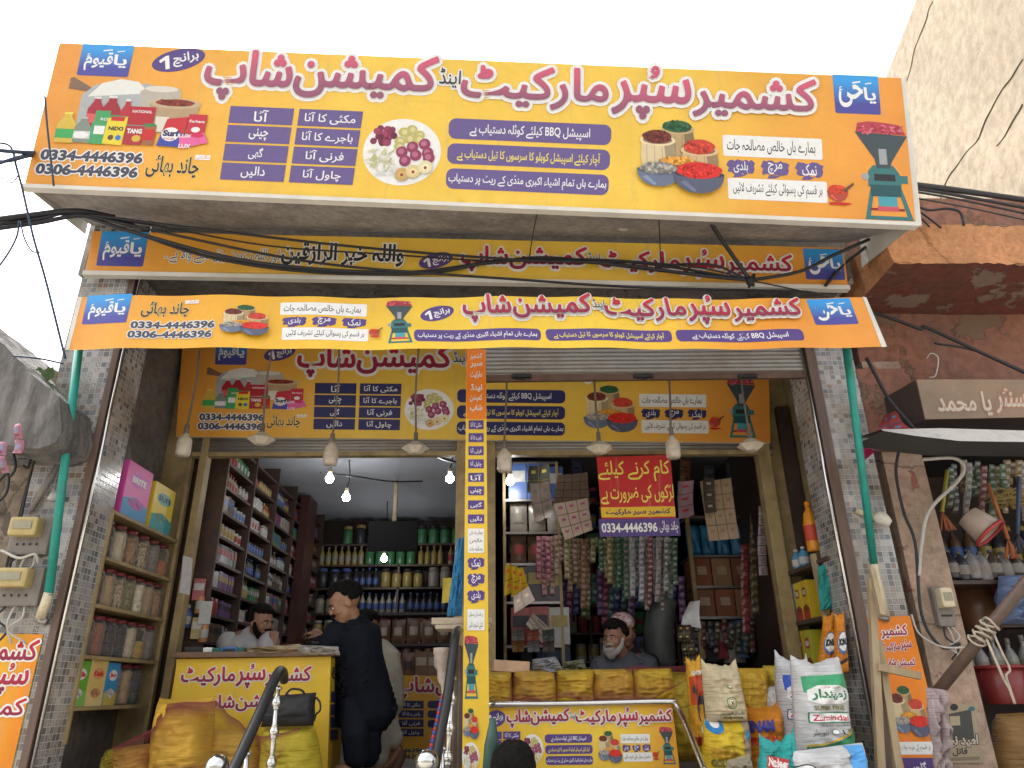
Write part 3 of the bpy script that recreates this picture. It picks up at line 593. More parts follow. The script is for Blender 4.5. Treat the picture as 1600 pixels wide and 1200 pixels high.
# ------------------------------------------------------------------ materials of the place
CONC = plaster((.4, .375, .345), (.25, .235, .22), 0, (.1, .1, .1), 1.4, name='concrete')
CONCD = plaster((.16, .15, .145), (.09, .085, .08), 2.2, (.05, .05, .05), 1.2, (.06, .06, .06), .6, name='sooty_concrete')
GREYW = plaster((.2, .18, .165), (.15, .135, .12), 0, (.1, .1, .1), 1.2, name='grey_wall')
OCHW = plaster((.33, .26, .15), (.24, .19, .11), 0, (.1, .1, .1), 1.2, name='ochre_wall')
OCHM = mat((.33, .25, .12), .5, .2, 7, .1, dirt=(.14, .1, .06), dscale=5, name='ochre_paint')
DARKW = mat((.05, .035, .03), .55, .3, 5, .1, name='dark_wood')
REDW = wood((.2, .055, .03), (.11, .03, .018), (3, 3, .6), .35, 'red_panel')
BRST = wood((.16, .1, .075), (.07, .045, .035), (6, 6, .8), .5, 'brown_strip')
RAWW = wood((.42, .33, .2), (.27, .2, .12), (5, 5, .8), .75, 'raw_wood')
STEEL = mat((.62, .62, .6), .22, .1, 6, metal=1.0, name='steel'); DSTEEL = mat((.3, .29, .28), .4, .25, 6, .15, metal=.8, name='dull_steel')
GRNP = mat((.02, .28, .23), .42, .12, 5, dirt=(.06, .12, .1), dscale=7, damt=.35, name='green_pipe'); IVORY = mat((.6, .52, .36), .5, .12, 8, dirt=(.3, .22, .14), dscale=9, name='ivory_plastic')
TILE = tile_mat(); BLKP = mat((.02, .02, .022), .4, .3, 8, name='black_plastic'); CABLE = mat((.022, .023, .027), .5, .3, 5, name='cable'); CABLEW = mat((.42, .4, .36), .5, .15, 9, name='pale_cable')
SHUT = mat((.33, .32, .3), .45, .2, 3, .1, metal=.35, dirt=(.17, .12, .09), dscale=3, name='shutter_steel')
SOOT = mat((.03, .028, .027), .8, .3, 6, .2, name='soot')

# ------------------------------------------------------------------ ground
m = MB(); m.grid(lambda a, b: Vector((-60+120*a, -60+140*b, .01*math.sin(37*a)*math.cos(23*b))), 60, 60, mat((.34, .31, .27), .9, .2, 2, .4, dirt=(.26, .235, .2), dscale=.8, name='dusty_road'))
m.build('road', kind='structure', origin=(0, 0, 0))
m = MB(); m.box((0, 8.05, .49), (9.2, 7.6, .98), CONC, bev=.01); m.build('pavement', kind='structure')
STEPM = mat((.24, .22, .2), .7, .2, 6, .3, dirt=(.12, .1, .09), name='step_stone')
m = MB()
for k in range(5): m.box((-.55, 4.12-.26*k, (.84-.17*k)/2), (1.5, .26, .84-.17*k), STEPM, bev=.008)
m.build('steps', kind='structure')

# unseen row of low shops behind the camera, added to keep the rooms dark
OPM = plaster((.46, .4, .32), (.34, .29, .24), 1.2, (.08, .07, .06), .7, name='street_front')
for k, (x, wd, h) in enumerate(((-9.5, 7.4, 4.2), (-1.6, 8.2, 4.6), (6.9, 8.4, 3.9))):
    ob = thing('unseen_street_building', f'{["left", "middle", "right"][k]} unseen plastered shop house across the street, added to block low sky light', 'building', (x, -8.5, 0)); m = MB(); m.box((x, -9, h/2), (wd, 4, h), OPM); m.build('wall', ob)
    for j in range(3):
        m = MB(); m.box((x+wd*(j-1)*.31, -6.99, 1.35), (wd*.25, .05, 2.4), mat((.12, .14, .15), .5, .2, 3)); m.build('shutter', ob); m = MB(); m.box((x+wd*(j-1)*.31, -6.99, 3.2), (wd*.14, .06, .5), mat((.05, .06, .07), .2)); m.build('window', ob)

# ------------------------------------------------------------------ the shop building
XL, XR = -2.418, 2.248
cl = PX(160, 700, XL); YL = cl.y; cr = PX(1281, 700, XR); YR = cr.y
shop = thing('shop_building', 'grocery shop with grey mosaic tiled pillars and two shutter openings under yellow signs', 'shop', (0, 6, 0))
ZC = 4.28
def wallq(mb, pts, m, th=.1, uvs=None): mb.slab(pts, th, m)
def uvgrid(mb, a, b, c, d, m, nu=10, nv=20):
    """quad a(top left) b c d with UV in metres"""
    a, b, c, d = map(Vector, (a, b, c, d)); wd = (b-a).length; ht = (d-a).length; vs = []; uv = []
    for j in range(nv+1):
        for i in range(nu+1):
            u, v = i/nu, j/nv; vs.append((a*(1-u)+b*u)*(1-v)+(d*(1-u)+c*u)*v); uv.append((u*wd, -v*ht))
    mb.add(vs, [(j*(nu+1)+i, j*(nu+1)+i+1, (j+1)*(nu+1)+i+1, (j+1)*(nu+1)+i) for j in range(nv) for i in range(nu)], m, uv)
# left pillar: tiled front, brown strip, steel corner, tiled reveal
xo = PY(61, 700, YL).x; xt = PY(142, 700, YL).x; zt = 4.9
for side in (-1, 1):
    Yp = YL if side < 0 else YR; xc = XL if side < 0 else XR
    if side < 0: xout, xtile = xo, xt
    else: xout, xtile = PY(1400, 870, YR).x, PY(1336, 870, YR).x
    p = MB(); pm_ = p.box(((xout+xc)/2+side*.004, Yp+.145, 2.5), (abs(xout-xc)-.012, .25, 4.9), CONC)
    po = p.build('pillar', shop)
    t = MB(); x0, x1 = sorted((xout, xtile)); uvgrid(t, (x0, Yp, zt), (x1, Yp, zt), (x1, Yp, .9), (x0, Yp, .9), TILE)
    xs = xout+side*.004
    uvgrid(t, (xs, Yp, zt), (xs, Yp+.9, zt), (xs, Yp+.9, .9), (xs, Yp, .9), TILE)
    xr_ = xc-side*.004; a, b = (Yp+.012, Yp+.27)
    uvgrid(t, (xr_, a, zt), (xr_, b, zt), (xr_, b, .9), (xr_, a, .9), TILE)
    t.build('tile_cladding', po)
    s = MB(); xa = xtile-side*.004; s.box(((xa+xc)/2+side*.006, Yp-.006, 2.9), (abs(xa-xc)-.024, .03, 4), BRST, bev=.004); s.build('brown_strip', po)
    s = MB(); s.tube([(xc-side*.0, Yp-.004, .95), (xc, Yp-.004, 4.6)], .011, STEEL, 10); s.build('steel_corner', po)
    # side wall of the porch, behind the tiled reveal
    s = MB(); xw = xc+side*.22; xo2 = xout-side*.006; s.box(((xw+xo2)/2, (Yp+.28+YS+.1)/2, 2.64), (abs(xo2-xw), YS+.1-Yp-.28, 3.3), GREYW if side < 0 else OCHW); s.build('porch_wall', shop)
    s = MB(); s.box((xc+side*.11, YS+.06, 2.64), (.22-.004, .06, 3.3), OCHM); s.build('jamb_panel', shop)
# porch ceiling, upper wall and canopy under the roof sign
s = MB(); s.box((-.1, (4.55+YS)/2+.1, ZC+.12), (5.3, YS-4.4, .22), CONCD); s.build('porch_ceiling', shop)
YFA = 4.26
fb = [PY(145, 360, YFA), PY(1320, 385, YFA), PY(1325, 445, YFA), PY(133, 425, YFA)]
s = MB(); s.add([(-2.96, YF+.04, 4.26), (2.62, YF+.04, 4.2), (2.62, YF+.04, 5.7), (-2.96, YF+.04, 5.7), (-2.96, 6.2, 4.4), (2.62, 6.2, 4.4), (2.62, 6.2, 5.7), (-2.96, 6.2, 5.7)], [(0, 1, 2, 3), (7, 6, 5, 4), (0, 4, 5, 1), (1, 5, 6, 2), (2, 6, 7, 3), (3, 7, 4, 0)], CONC); s.build('upper_wall', shop)
YB, YT = 3.70, 3.56
b0, b1 = PY(42, 292, YB+.03), PY(1426, 351, YB+.03); w0, w1 = fb[0]+Vector((0, .03, .06)), fb[1]+Vector((0, .03, .05))
w0.x -= .03; w1.x += .05
s = MB(); s.grid(lambda a, b: (b0*(1-a)+b1*a)*(1-b)+(w0*(1-a)+w1*a)*b, 30, 8, CONC)
s.add([b0, b1, w1, w0, b0+Vector((0, 0, .3)), b1+Vector((0, 0, .3)), w1+Vector((0, 0, .3)), w0+Vector((0, 0, .3))], [(4, 5, 6, 7), (0, 4, 5, 1), (1, 5, 6, 2), (2, 6, 7, 3), (3, 7, 4, 0)], CONC)
cano = s.build('canopy', shop)
for px, py in ((700, 338), (975, 350)):
    s = MB(); s.lathe([(.0, 0), (.05, 0), (.055, .012), (.03, .02)], PY(px, py, 4.05), mat((.6, .58, .52), .5), 14, (0, -.2, -1)); s.build('recessed_lamp_cover', cano)
# the rooms behind the shutters
ZI = 3.62
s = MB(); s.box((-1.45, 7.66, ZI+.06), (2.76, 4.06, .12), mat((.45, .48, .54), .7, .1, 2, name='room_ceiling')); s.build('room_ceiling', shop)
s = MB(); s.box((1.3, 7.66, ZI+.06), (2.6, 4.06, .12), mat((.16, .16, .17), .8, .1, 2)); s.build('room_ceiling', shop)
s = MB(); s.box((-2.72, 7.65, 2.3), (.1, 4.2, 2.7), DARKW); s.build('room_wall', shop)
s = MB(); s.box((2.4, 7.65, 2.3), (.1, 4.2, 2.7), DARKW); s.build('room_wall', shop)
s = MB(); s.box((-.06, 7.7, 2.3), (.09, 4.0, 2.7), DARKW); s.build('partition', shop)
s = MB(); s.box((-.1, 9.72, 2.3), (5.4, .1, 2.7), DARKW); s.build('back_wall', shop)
# jambs and header rails of the two inner openings
JM = [(300, 312), (712, 728), (756, 774), (1196, 1216)]
for a, b in JM:
    s = MB(); xa, xb = PY(a, 800, YS).x, PY(b, 800, YS).x; s.box(((xa+xb)/2, YS+.02, 2.3), (xb-xa, .1, 2.64), OCHM, bev=.006); s.build('door_jamb', shop)
s = MB(); z0 = PY(500, 690, YS).z; s.box((-.1, YS+.12, 3.95), (5.0, .16, .9), GREYW); s.build('header', shop)
for k, (a, b) in enumerate(((303, 722), (770, 1206))):
    s = MB(); x0, x1 = PY(a, 700, YS).x, PY(b, 700, YS).x
    zt_, zb_ = PY(500, 684, YS).z, PY(500, 708, YS).z
    for j in range(5): z = zt_+(zb_-zt_)*(j+.5)/5; s.tube([(x0, YS-.005, z), (x1, YS-.005, z)], (zt_-zb_)/8.5, SHUT, 8)
    s.box(((x0+x1)/2, YS+.01, zb_-.012), (x1-x0, .07, .035), OCHM, bev=.004)
    s.build('rolling_shutter', None, ['dusty steel shutter rolled up over the left doorway', 'dusty steel shutter rolled up behind the red hanging notice'][k], 'shutter')

# front shutter, half rolled down on the right side
fs = thing('rolling_shutter', 'grey ribbed steel shutter pulled partly down right of the yellow post', 'shutter', PY(1010, 580, YR-.02))
s = MB(); YQ = YR+.02
for j in range(9):
    t0 = 534+j*6.2
    a, b = PY(757, t0, YQ), PY(1266, t0-4, YQ); c, d = PY(757, t0+6.2, YQ), PY(1266, t0+2.2, YQ)
    s.add([a, b, b+Vector((0, -.012, 0))+(d-b)*.35, a+Vector((0, -.012, 0))+(c-a)*.35, d+(b-d)*.15+Vector((0, -.01, 0)), c+(a-c)*.15+Vector((0, -.01, 0)), d, c], [(0, 1, 2, 3), (3, 2, 4, 5), (5, 4, 6, 7)], SHUT)
s.build('slat_curtain', fs)
s = MB(); a, b = PY(757, 592, YQ), PY(1268, 586, YQ); s.beam(a, b, .03, .05, mat((.13, .08, .06), .6, .3, 6, metal=.3, name='rusty_rail')); s.build('bottom_rail', fs)
for px in (815, 1005, 1168):
    s = MB(); c = PY(px, 588, YQ-.02); s.box(c, (.14, .03, .03), BLKP, bev=.008); s.tube([c+Vector((-.04, -.01, -.01)), c+Vector((0, -.03, -.04)), c+Vector((.04, -.01, -.01))], .008, BLKP, 6); s.build('latch', fs)

# ------------------------------------------------------------------ printed signs
def sign(name, label, cat, quad, yt, yb, stops, wave=None, step=0, th=.03, nu=40, back=None, nv=5):
    S = Sheet(quad, yt, yb, wave, step); c = S.hit(*S.px(.5, 1)); root = thing(name, label, cat, c)
    mb = MB(); S.panel(mb, ramp_u(stops), nu, nv, th, back); mb.build('panel', root); return S, root
EDGE = mat((.6, .58, .52), .5, .1, 5, name='white_edge')
G3 = [(0, O_), (.15, (.77, .37, .055)), (.36, Y_), (.74, Y_), (.88, (.77, .38, .055)), (1, O_)]
# roof sign
_zl, _zr = PY(38, 290, YB), PY(1431, 350, YB)
def ripple(p):   # the vinyl puckers along its lower edge, most towards the middle
    d = p.z-(_zl.z+(_zr.z-_zl.z)*(p.x-_zl.x)/(_zr.x-_zl.x)); k = max(0, 1-abs(p.x-.02)/.95)*max(0, 1-max(0, d)/.075)
    return .02*k*abs(math.sin(p.x*16+d*14))+.006*k*math.sin(p.x*41-d*20)
S, root = sign('roof_sign', 'large orange and yellow shop sign leaning out over the top of the building', 'shop sign', [(93, 67), (1408, 122), (1431, 350), (38, 290)], YT, YB, G3, ripple, 0, .05, 200, EDGE, 40)
roof = root
mb = MB(); a, b = S.hit(38, 291, .004), S.hit(1431, 351, .004)
mb.beam(a-Vector((0, 0, .014)), b-Vector((0, 0, .014)), .05, .028, EDGE); a, b = S.hit(1408, 121, -.02), S.hit(1432, 351, -.02); mb.beam(a+Vector((.013, 0, 0)), b+Vector((.013, 0, 0)), .05, .025, EDGE, (0, 1, 0)); mb.build('white_hem', root)
# the sign's frame behind the vinyl: side cheeks and top
mb = MB(); TLb, TRb, BRb, BLb = [S.hit(x, y, -.06) for x, y in S.q]; bk = Vector((0, .62, 0))
mb.add([TLb, TRb, BRb, BLb, TLb+bk, TRb+bk, BRb+bk+Vector((0,0,.1)), BLb+bk+Vector((0,0,.1))], [(0, 1, 5, 4), (1, 2, 6, 5), (3, 0, 4, 7)], EDGE); mb.build('frame', root)
b_tab(S, root, 125, 70, 205, 119, 'یا قیوم'); b_tab(S, root, 1303, 118, 1374, 178, 'یا حی')
b_badge(S, root, 279, 94, 41, 17); b_title(S, root, 322, 1274, 139, ink=CRIM_HAZE)
FP = pm((.125, .09, .24)); b_table(S, root, 352, 170, 559, 287, FP); b_plate(S, root, 567, 186, 689, 290); b_bars(S, root, 699, 190, 953, 300, FP)  # roof sign purple lightened, glare haze put into the ink colour
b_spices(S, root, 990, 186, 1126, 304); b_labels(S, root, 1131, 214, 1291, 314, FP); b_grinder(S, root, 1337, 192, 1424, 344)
b_products(S, root, 95, 122, 330, 230); b_phones(S, root, 58, 234, 221, 277); b_name(S, root, 229, 240, 320, 283)
# dirt pucker folds on the lower edge
# fascia sign (upper strip)
S, root = sign('fascia_sign', 'narrow orange strip sign under the roof sign, crossed by black cables', 'shop sign', [(145, 361), (1318, 387), (1325, 447), (133, 424)], YFA-.02, YFA-.02, G3, None, 0, .03, 40, EDGE)
mb = MB(); a, b = S.hit(133, 425), S.hit(1325, 448); mb.beam(a-Vector((0, -.0, .018)), b-Vector((0, 0, .018)), .05, .032, EDGE); mb.build('white_hem', root)
b_tab(S, root, 155, 362, 228, 416, 'یا قیوم'); b_tab(S, root, 1257, 389, 1318, 437, 'یا حی'); b_badge(S, root, 681, 407, 27, 12); b_title(S, root, 721, 1237, 411, .95)
I = Ink(S); I.text(Fr(S, 258, 388, 436, 412), 'اور اللہ بہترین رزق دینے والا ہے ۔', 0, 0, 1, 1, pm((.12, .08, .06)), .0, (WHT, 1.3)); I.text(Fr(S, 440, 378, 631, 418), 'واللہ خیر الرازقین', 0, .05, 1, .95, BLK, .03, (WHT, 2)); I.build('verse_lettering', root)
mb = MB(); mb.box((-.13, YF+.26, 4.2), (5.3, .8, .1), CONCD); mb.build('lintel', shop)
# awning banner
def aw(p): return .010*math.sin(p.x*3.1+.7)+.006*math.sin(p.x*11+2*p.z)
AY = 3.92
S, root = sign('awning_banner', 'long rippled orange banner strung across the shop front between two green pipes', 'banner', [(127, 462), (1346, 467), (1377, 544), (106, 545)], AY+.05, AY-.02, [(0, O_), (.2, (.78, .4, .035)), (.45, Y2), (.72, Y2), (.9, (.75, .3, .03)), (1, O_)], aw, 6, .01, 260, nv=6)
aws = S
for q in ([(1346, 466), (1352, 467), (1384, 544), (1376, 545)], [(120, 462), (127, 462), (106, 545), (100, 545)]): mb = MB(); mb.grid(lambda a, b: S.hit((q[0][0]*(1-a)+q[1][0]*a)*(1-b)+(q[3][0]*(1-a)+q[2][0]*a)*b, (q[0][1]*(1-a)+q[1][1]*a)*(1-b)+(q[3][1]*(1-a)+q[2][1]*a)*b, .001), 2, 6, EDGE); mb.build('white_hem', root)
b_tab(S, root, 131, 460, 203, 505, 'یا قیوم'); b_tab(S, root, 1267, 468, 1333, 508, 'یا حی'); b_name(S, root, 222, 470, 305, 500); b_phones(S, root, 201, 502, 336, 531)
b_spices(S, root, 344, 477, 421, 528); b_labels(S, root, 437, 473, 576, 531); b_grinder(S, root, 601, 470, 646, 535); b_badge(S, root, 683, 489, 27, 11); b_title(S, root, 724, 1249, 487, .98)
b_bar(S, root, 647, 515, 845, 533, SLOG[2]); b_bar(S, root, 853, 515, 1050, 533, SLOG[1], YELT, a=.06, b=.94); b_bar(S, root, 1057, 515, 1255, 533, SLOG[0], a=.12, b=.88)
# inner board over the two doorways
S, root = sign('inner_signboard', 'wide orange signboard in the shade behind the hanging lamps', 'shop sign', [(285, 536), (1200, 546), (1204, 692), (275, 682)], YS-.08, YS-.08, G3, None, 0, .03, 30, EDGE)
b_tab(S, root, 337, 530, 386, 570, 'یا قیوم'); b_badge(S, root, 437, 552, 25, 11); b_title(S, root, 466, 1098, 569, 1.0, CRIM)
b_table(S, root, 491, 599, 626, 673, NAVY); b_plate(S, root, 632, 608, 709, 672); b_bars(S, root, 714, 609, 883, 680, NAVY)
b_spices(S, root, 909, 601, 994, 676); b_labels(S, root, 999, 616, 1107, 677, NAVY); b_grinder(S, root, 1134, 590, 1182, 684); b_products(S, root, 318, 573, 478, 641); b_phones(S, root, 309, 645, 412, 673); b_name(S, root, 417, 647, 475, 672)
# the strip down the middle post
post = thing('centre_post', 'tall narrow yellow printed post between the two doorways', 'post', (PY(742, 1000, YF).x, YF, FL))
S = Sheet([(729, 546), (759, 546), (765, 1206), (722, 1206)], YF, YF)
mb = MB(); mb.grid(lambda a, b: S.hit(*S.px(a, b)), 3, 40, ramp_u([(0, Y2), (1, Y2)])); q = [S.hit(*p, -.002) for p in S.q]; mb.slab(q, .05, OCHM); mb.build('panel', post)
def strip_text(S, root, pts):
    for kind, y0, y1, t, m in pts:
        cx = S.px(.5, (( (y0+y1)/2)-546)/660)[0]; wd = S.px(1, (y0-546)/660)[0]-S.px(0, (y0-546)/660)[0]; I = Ink(S)
        f = Fr(S, cx-wd*.36, y0, cx+wd*.36, y1)
        if kind == 'plain': I.text(f, t, .08, 0, .92, 1, WHT, .03)
        elif kind == 'cell': I.rect(f, 0, 0, 1, 1, PUR); I.text(f, t, .14, .2, .86, .85, WHT, .012)
        elif kind == 'white':
            I.rrect(f, WHT, .06); L = t.split('|')
            for j, l in enumerate(L): I.text(f, l, .1, (j+.2)/len(L), .9, (j+.85)/len(L), BLK, .005)
        elif kind == 'stroke': stroke(I, f, PUR); I.text(f, t, .24, .14, .76, .86, WHT, .012)
        I.build({'plain': 'upright_lettering', 'cell': 'price_cell', 'white': 'white_label', 'stroke': 'spice_name_mark'}[kind], root)
I = Ink(S); f = Fr(S, 729, 546, 759, 655); I.rect(f, 0, 0, 1, 1, ORI); I.build('orange_top', post); S.layer = .002
strip_text(S, post, [('plain', 552, 562, 'کشمیر', 0), ('plain', 566, 576, 'سپر', 0), ('plain', 580, 592, 'مارکیٹ', 0), ('plain', 600, 612, 'اینڈ', 0), ('plain', 616, 628, 'کمیشن', 0), ('plain', 632, 645, 'شاپ', 0)] +
  [('cell', y, y+14, t, 0) for y, t in zip((657, 677, 697.5, 718, 739, 760, 782, 804), TAB2+TAB1)] + [('white', 826, 864, 'ہمارے ہاں|خالص|مصالحہ جات', 0), ('stroke', 871, 888, 'نمک', 0), ('stroke', 896, 914, 'مرچ', 0), ('stroke', 922, 940, 'ہلدی', 0), ('white', 952, 985, 'ہر قسم کی پسوائی|کیلئے تشریف لائیں', 0)])
S.layer = 0
b_grinder(S, post, 724, 994, 748, 1092, False); b_spices(S, post, 723, 1106, 748, 1155); b_plate(S, post, 722, 1160, 749, 1206)
# left counter
CY = 5.2
def counter_quad(): pass
ctr = thing('shop_counter', 'yellow printed counter with a brown top at the left doorway', 'counter', (PY(400, 1100, CY).x, CY, FL))
S = Sheet([(276, 1030), (517, 1026), (511, 1216), (262, 1216)], CY, CY); LC = S
mb = MB(); mb.grid(lambda a, b: S.hit(*S.px(a, b)), 8, 8, ramp_u([(0, Y2), (1, Y2)])); q = [S.hit(*p) for p in S.q]
xa, xb = PY(276, 1030, CY).x, PY(517, 1026, CY).x; ztop = PY(400, 1028, CY).z
mb.box(((xa+xb)/2, CY+.3, (FL+ztop)/2), (xb-xa-.004, .59, ztop-FL), YELP); mb.build('body', ctr)
mb = MB(); mb.box(((xa+xb)/2, CY+.29, ztop+.022), (xb-xa+.06, .68, .035), wood((.2, .11, .06), (.1, .06, .04), (1, 4, 4), .4), bev=.006); mb.build('counter_top', ctr); ZCT = ztop+.04
T1 = [(t, (a-.42)/.58, (b-.42)/.58, dy/.58, h/.58) for t, a, b, dy, h in TITLE if a >= .42]; T2 = [(t, a/.378, b/.378, dy/.378, h/.378) for t, a, b, dy, h in TITLE if b <= .38]
b_title(S, ctr, 284, 486, 1057, 1.25, words=T1, orad=.009); b_title(S, ctr, 316, 452, 1101, 1.0, words=T2, orad=.012)
SS = Sheet.side([(517, 1026), (540, 1034), (533, 1216), (511, 1216)], xb+.003); I = Ink(SS)
for k in range(4): I.raw([(518+k*-.6, 1080+k*20), (530-k*.6, 1082+k*19.6), (529.5-k*.6, 1098+k*19.4), (517.5-k*.6, 1097+k*20)], [[0, 1, 2, 3]], NAVY)
I.text(Fr(SS, 519, 1038, 534, 1062), 'برانچ', 0, 0, 1, 1, BLK, .03); I.build('price_table', ctr)
# counter of the right doorway
RC = 4.75
c2 = thing('shop_counter', 'printed yellow counter front below the row of netted sacks', 'counter', (PY(900, 1150, RC).x, RC, FL))
S = Sheet([(754, 1103), (1050, 1098), (1063, 1212), (752, 1214)], RC, RC)
mb = MB(); S.panel(mb, ramp_u([(0, (.75, .38, .03)), (.2, Y2), (.75, Y2), (1, (.75, .36, .03))]), 12, 4, .03); mb.build('panel', c2)
mb = MB(); xa, xb = PY(757, 1101, RC).x, PY(1048, 1098, RC).x; zr = PY(900, 1102, RC).z; mb.box(((xa+xb)/2, RC+.33, (FL+zr)/2-.02), (xb-xa, .56, zr-FL-.04), OCHM); mb.build('body', c2)
mb = MB(); mb.tube(catmull([PY(752, 1101, RC-.03), PY(900, 1099, RC-.03), PY(1040, 1096, RC-.03), PY(1056, 1101, RC-.04), PY(1072, 1132, RC-.15), PY(1106, 1215, RC-.5)], 6), .017, STEEL, 10); mb.build('steel_rail', c2)
b_badge(S, c2, 774, 1123, 16, 13); b_title(S, c2, 792, 1049, 1122, 1.35, orad=.008); b_table(S, c2, 757, 1143, 813, 1196); b_plate(S, c2, 815, 1147, 849, 1194); b_bars(S, c2, 852, 1147, 926, 1195); b_spices(S, c2, 933, 1141, 970, 1192); b_labels(S, c2, 971, 1147, 1018, 1190); b_grinder(S, c2, 1031, 1136, 1054, 1194)
# counter at the back of the left shop
BY = 6.9
c3 = thing('shop_counter', 'dim yellow printed counter at the back of the left shop behind the standing men', 'counter', (PY(650, 1150, BY).x, BY, FL))
S = Sheet([(560, 1055), (722, 1056), (722, 1205), (560, 1205)], BY, BY); mb = MB(); S.panel(mb, ramp_u([(0, (.7, .4, .05)), (1, (.7, .36, .04))]), 8, 4, .4); mb.build('panel', c3)
b_title(S, c3, 618, 780, 1076, 1.0, words=T2, orad=.01); 
I = Ink(S)
for j in range(4):
    f = Fr(S, 623, 1095+j*14.5, 662, 1107+j*14.5); I.rect(f, 0, 0, 1, 1, NAVY); I.text(f, TAB2[j], .15, .2, .85, .85, WHT, .01); f = Fr(S, 600, 1095+j*14.5, 620, 1107+j*14.5); I.rect(f, 0, 0, 1, 1, NAVY)
    if j < 3: f = Fr(S, 668, 1095+j*15, 724, 1107+j*15); I.rrect(f, NAVY, .4)
I.build('price_table', c3); b_phones(S, c3, 590, 1168, 661, 1186, YELT)
# pillar banners low down at each end
S, root = sign('pillar_banner', 'orange printed banner wrapped low on the left tiled pillar', 'banner', [(-40, 990), (67, 991), (14, 1215), (-100, 1215)], YL-.012, YL-.012, [(0, Y2), (1, (.75, .25, .02))], None, 0, .008, 8)
b_title(S, root, -30, 58, 1020, 4.6, words=[('کشمیر', 0, 1, 0, .1)], orad=.03); b_title(S, root, -36, 42, 1066, 4.8, words=[('سپر', .2, 1, 0, .1)], orad=.03); b_title(S, root, -70, 38, 1108, 3.9, words=[('کمیشن', 0, 1, 0, .08)], orad=.03)
S, root = sign('pillar_banner', 'orange printed banner on the right tiled pillar behind the wooden rack', 'banner', [(1354, 965), (1422, 962), (1484, 1215), (1405, 1215)], YR-.012, YR-.012, [(0, (.8, .22, .02)), (1, (.78, .24, .02))], None, 0, .008, 8)
b_title(S, root, 1376, 1417, 987, 3.6, words=[('کشمیر', 0, 1, 0, .14)], orad=.035); b_title(S, root, 1378, 1424, 1011, 3.0, words=[('سپر', .62, 1, 0, .1), ('مارکیٹ', 0, .58, 0, .1)], orad=.02); b_title(S, root, 1382, 1430, 1036, 3.0, words=[('شاپ', 0, .36, 0, .1), ('کمیشن', .4, 1, 0, .1)], orad=.02)
b_spices(S, root, 1390, 1070, 1446, 1152); I = Ink(S); f = Fr(S, 1403, 1159, 1458, 1179); I.rect(f, 0, 0, 1, 1, WHT); I.text(f, 'ہر قسم کے مربہ جات', .08, .2, .92, .8, BLK, .0); f = Fr(S, 1413, 1184, 1460, 1214); I.rect(f, 0, 0, 1, 1, PUR); I.text(f, 'گاجر', .25, .2, .75, .8, WHT, .02); I.build('label', root)
# red notice hanging in the right doorway
def rw(p): return .007*math.sin(p.x*11)
S, root = sign('hanging_notice', 'red notice with yellow lettering hung across the top of the right doorway', 'notice', [(932, 714), (1047, 711), (1058, 837), (942, 837)], YS-.1, YS-.04, [(0, (.5, .02, .018)), (1, (.5, .02, .02))], rw, 5, .004, 40)
I = Ink(S); f = Fr(S, 932, 712, 1058, 838)
I.poly(f, [(.0, .78), (1, .78), (1, 1), (0, 1)], PUR); I.rect(f, .04, .635, .96, .76, YELP)
I.text(f, 'کام کرنے کیلئے', .04, .06, .93, .32, YELT, .012); I.text(f, 'لڑکوں کی ضرورت ہے', .05, .36, .96, .6, YELT, .012); I.text(f, 'کشمیر سپر مارکیٹ', .1, .655, .9, .745, NAVY, .04); I.text(f, '0334-4446396', .03, .83, .72, .95, WHT, .03); I.text(f, 'چاند بھائی', .745, .81, .98, .97, WHT, .01)
I.build('notice_lettering', root)

# ------------------------------------------------------------------ green awning pipes, ending in ivory pipe on the pillars
for side, (top, mid, end, lab) in enumerate((((124, 540), (76, 930), (63, 966), 'green pipe propping the banner at the left pillar'), ((1322, 540), (1366, 885), (1382, 962), 'green pipe propping the banner at the right pillar'))):
    Yp = YL if side == 0 else YR
    r = thing('banner_pipe', lab, 'pipe', PY(*end, Yp-.05)); A, B, E_ = PY(*top, AY+.12), PY(*mid, Yp-.07), PY(*end, Yp-.05)
    A = A+(A-B)*.015
    mb = MB(); mb.tube([A, A*.5+B*.5+Vector((0, 0, -.01)), B], .024, GRNP, 14); mb.build('green_length', r)
    mb = MB(); mb.tube([B+(A-B)*.01, E_], .0255, IVORY, 14); mb.tube([E_-Vector((.03, -.02, .0)), E_-Vector((-.03, -.02, .02))], .02, DSTEEL, 8); mb.build('ivory_sleeve', r)
from mathutils import noise
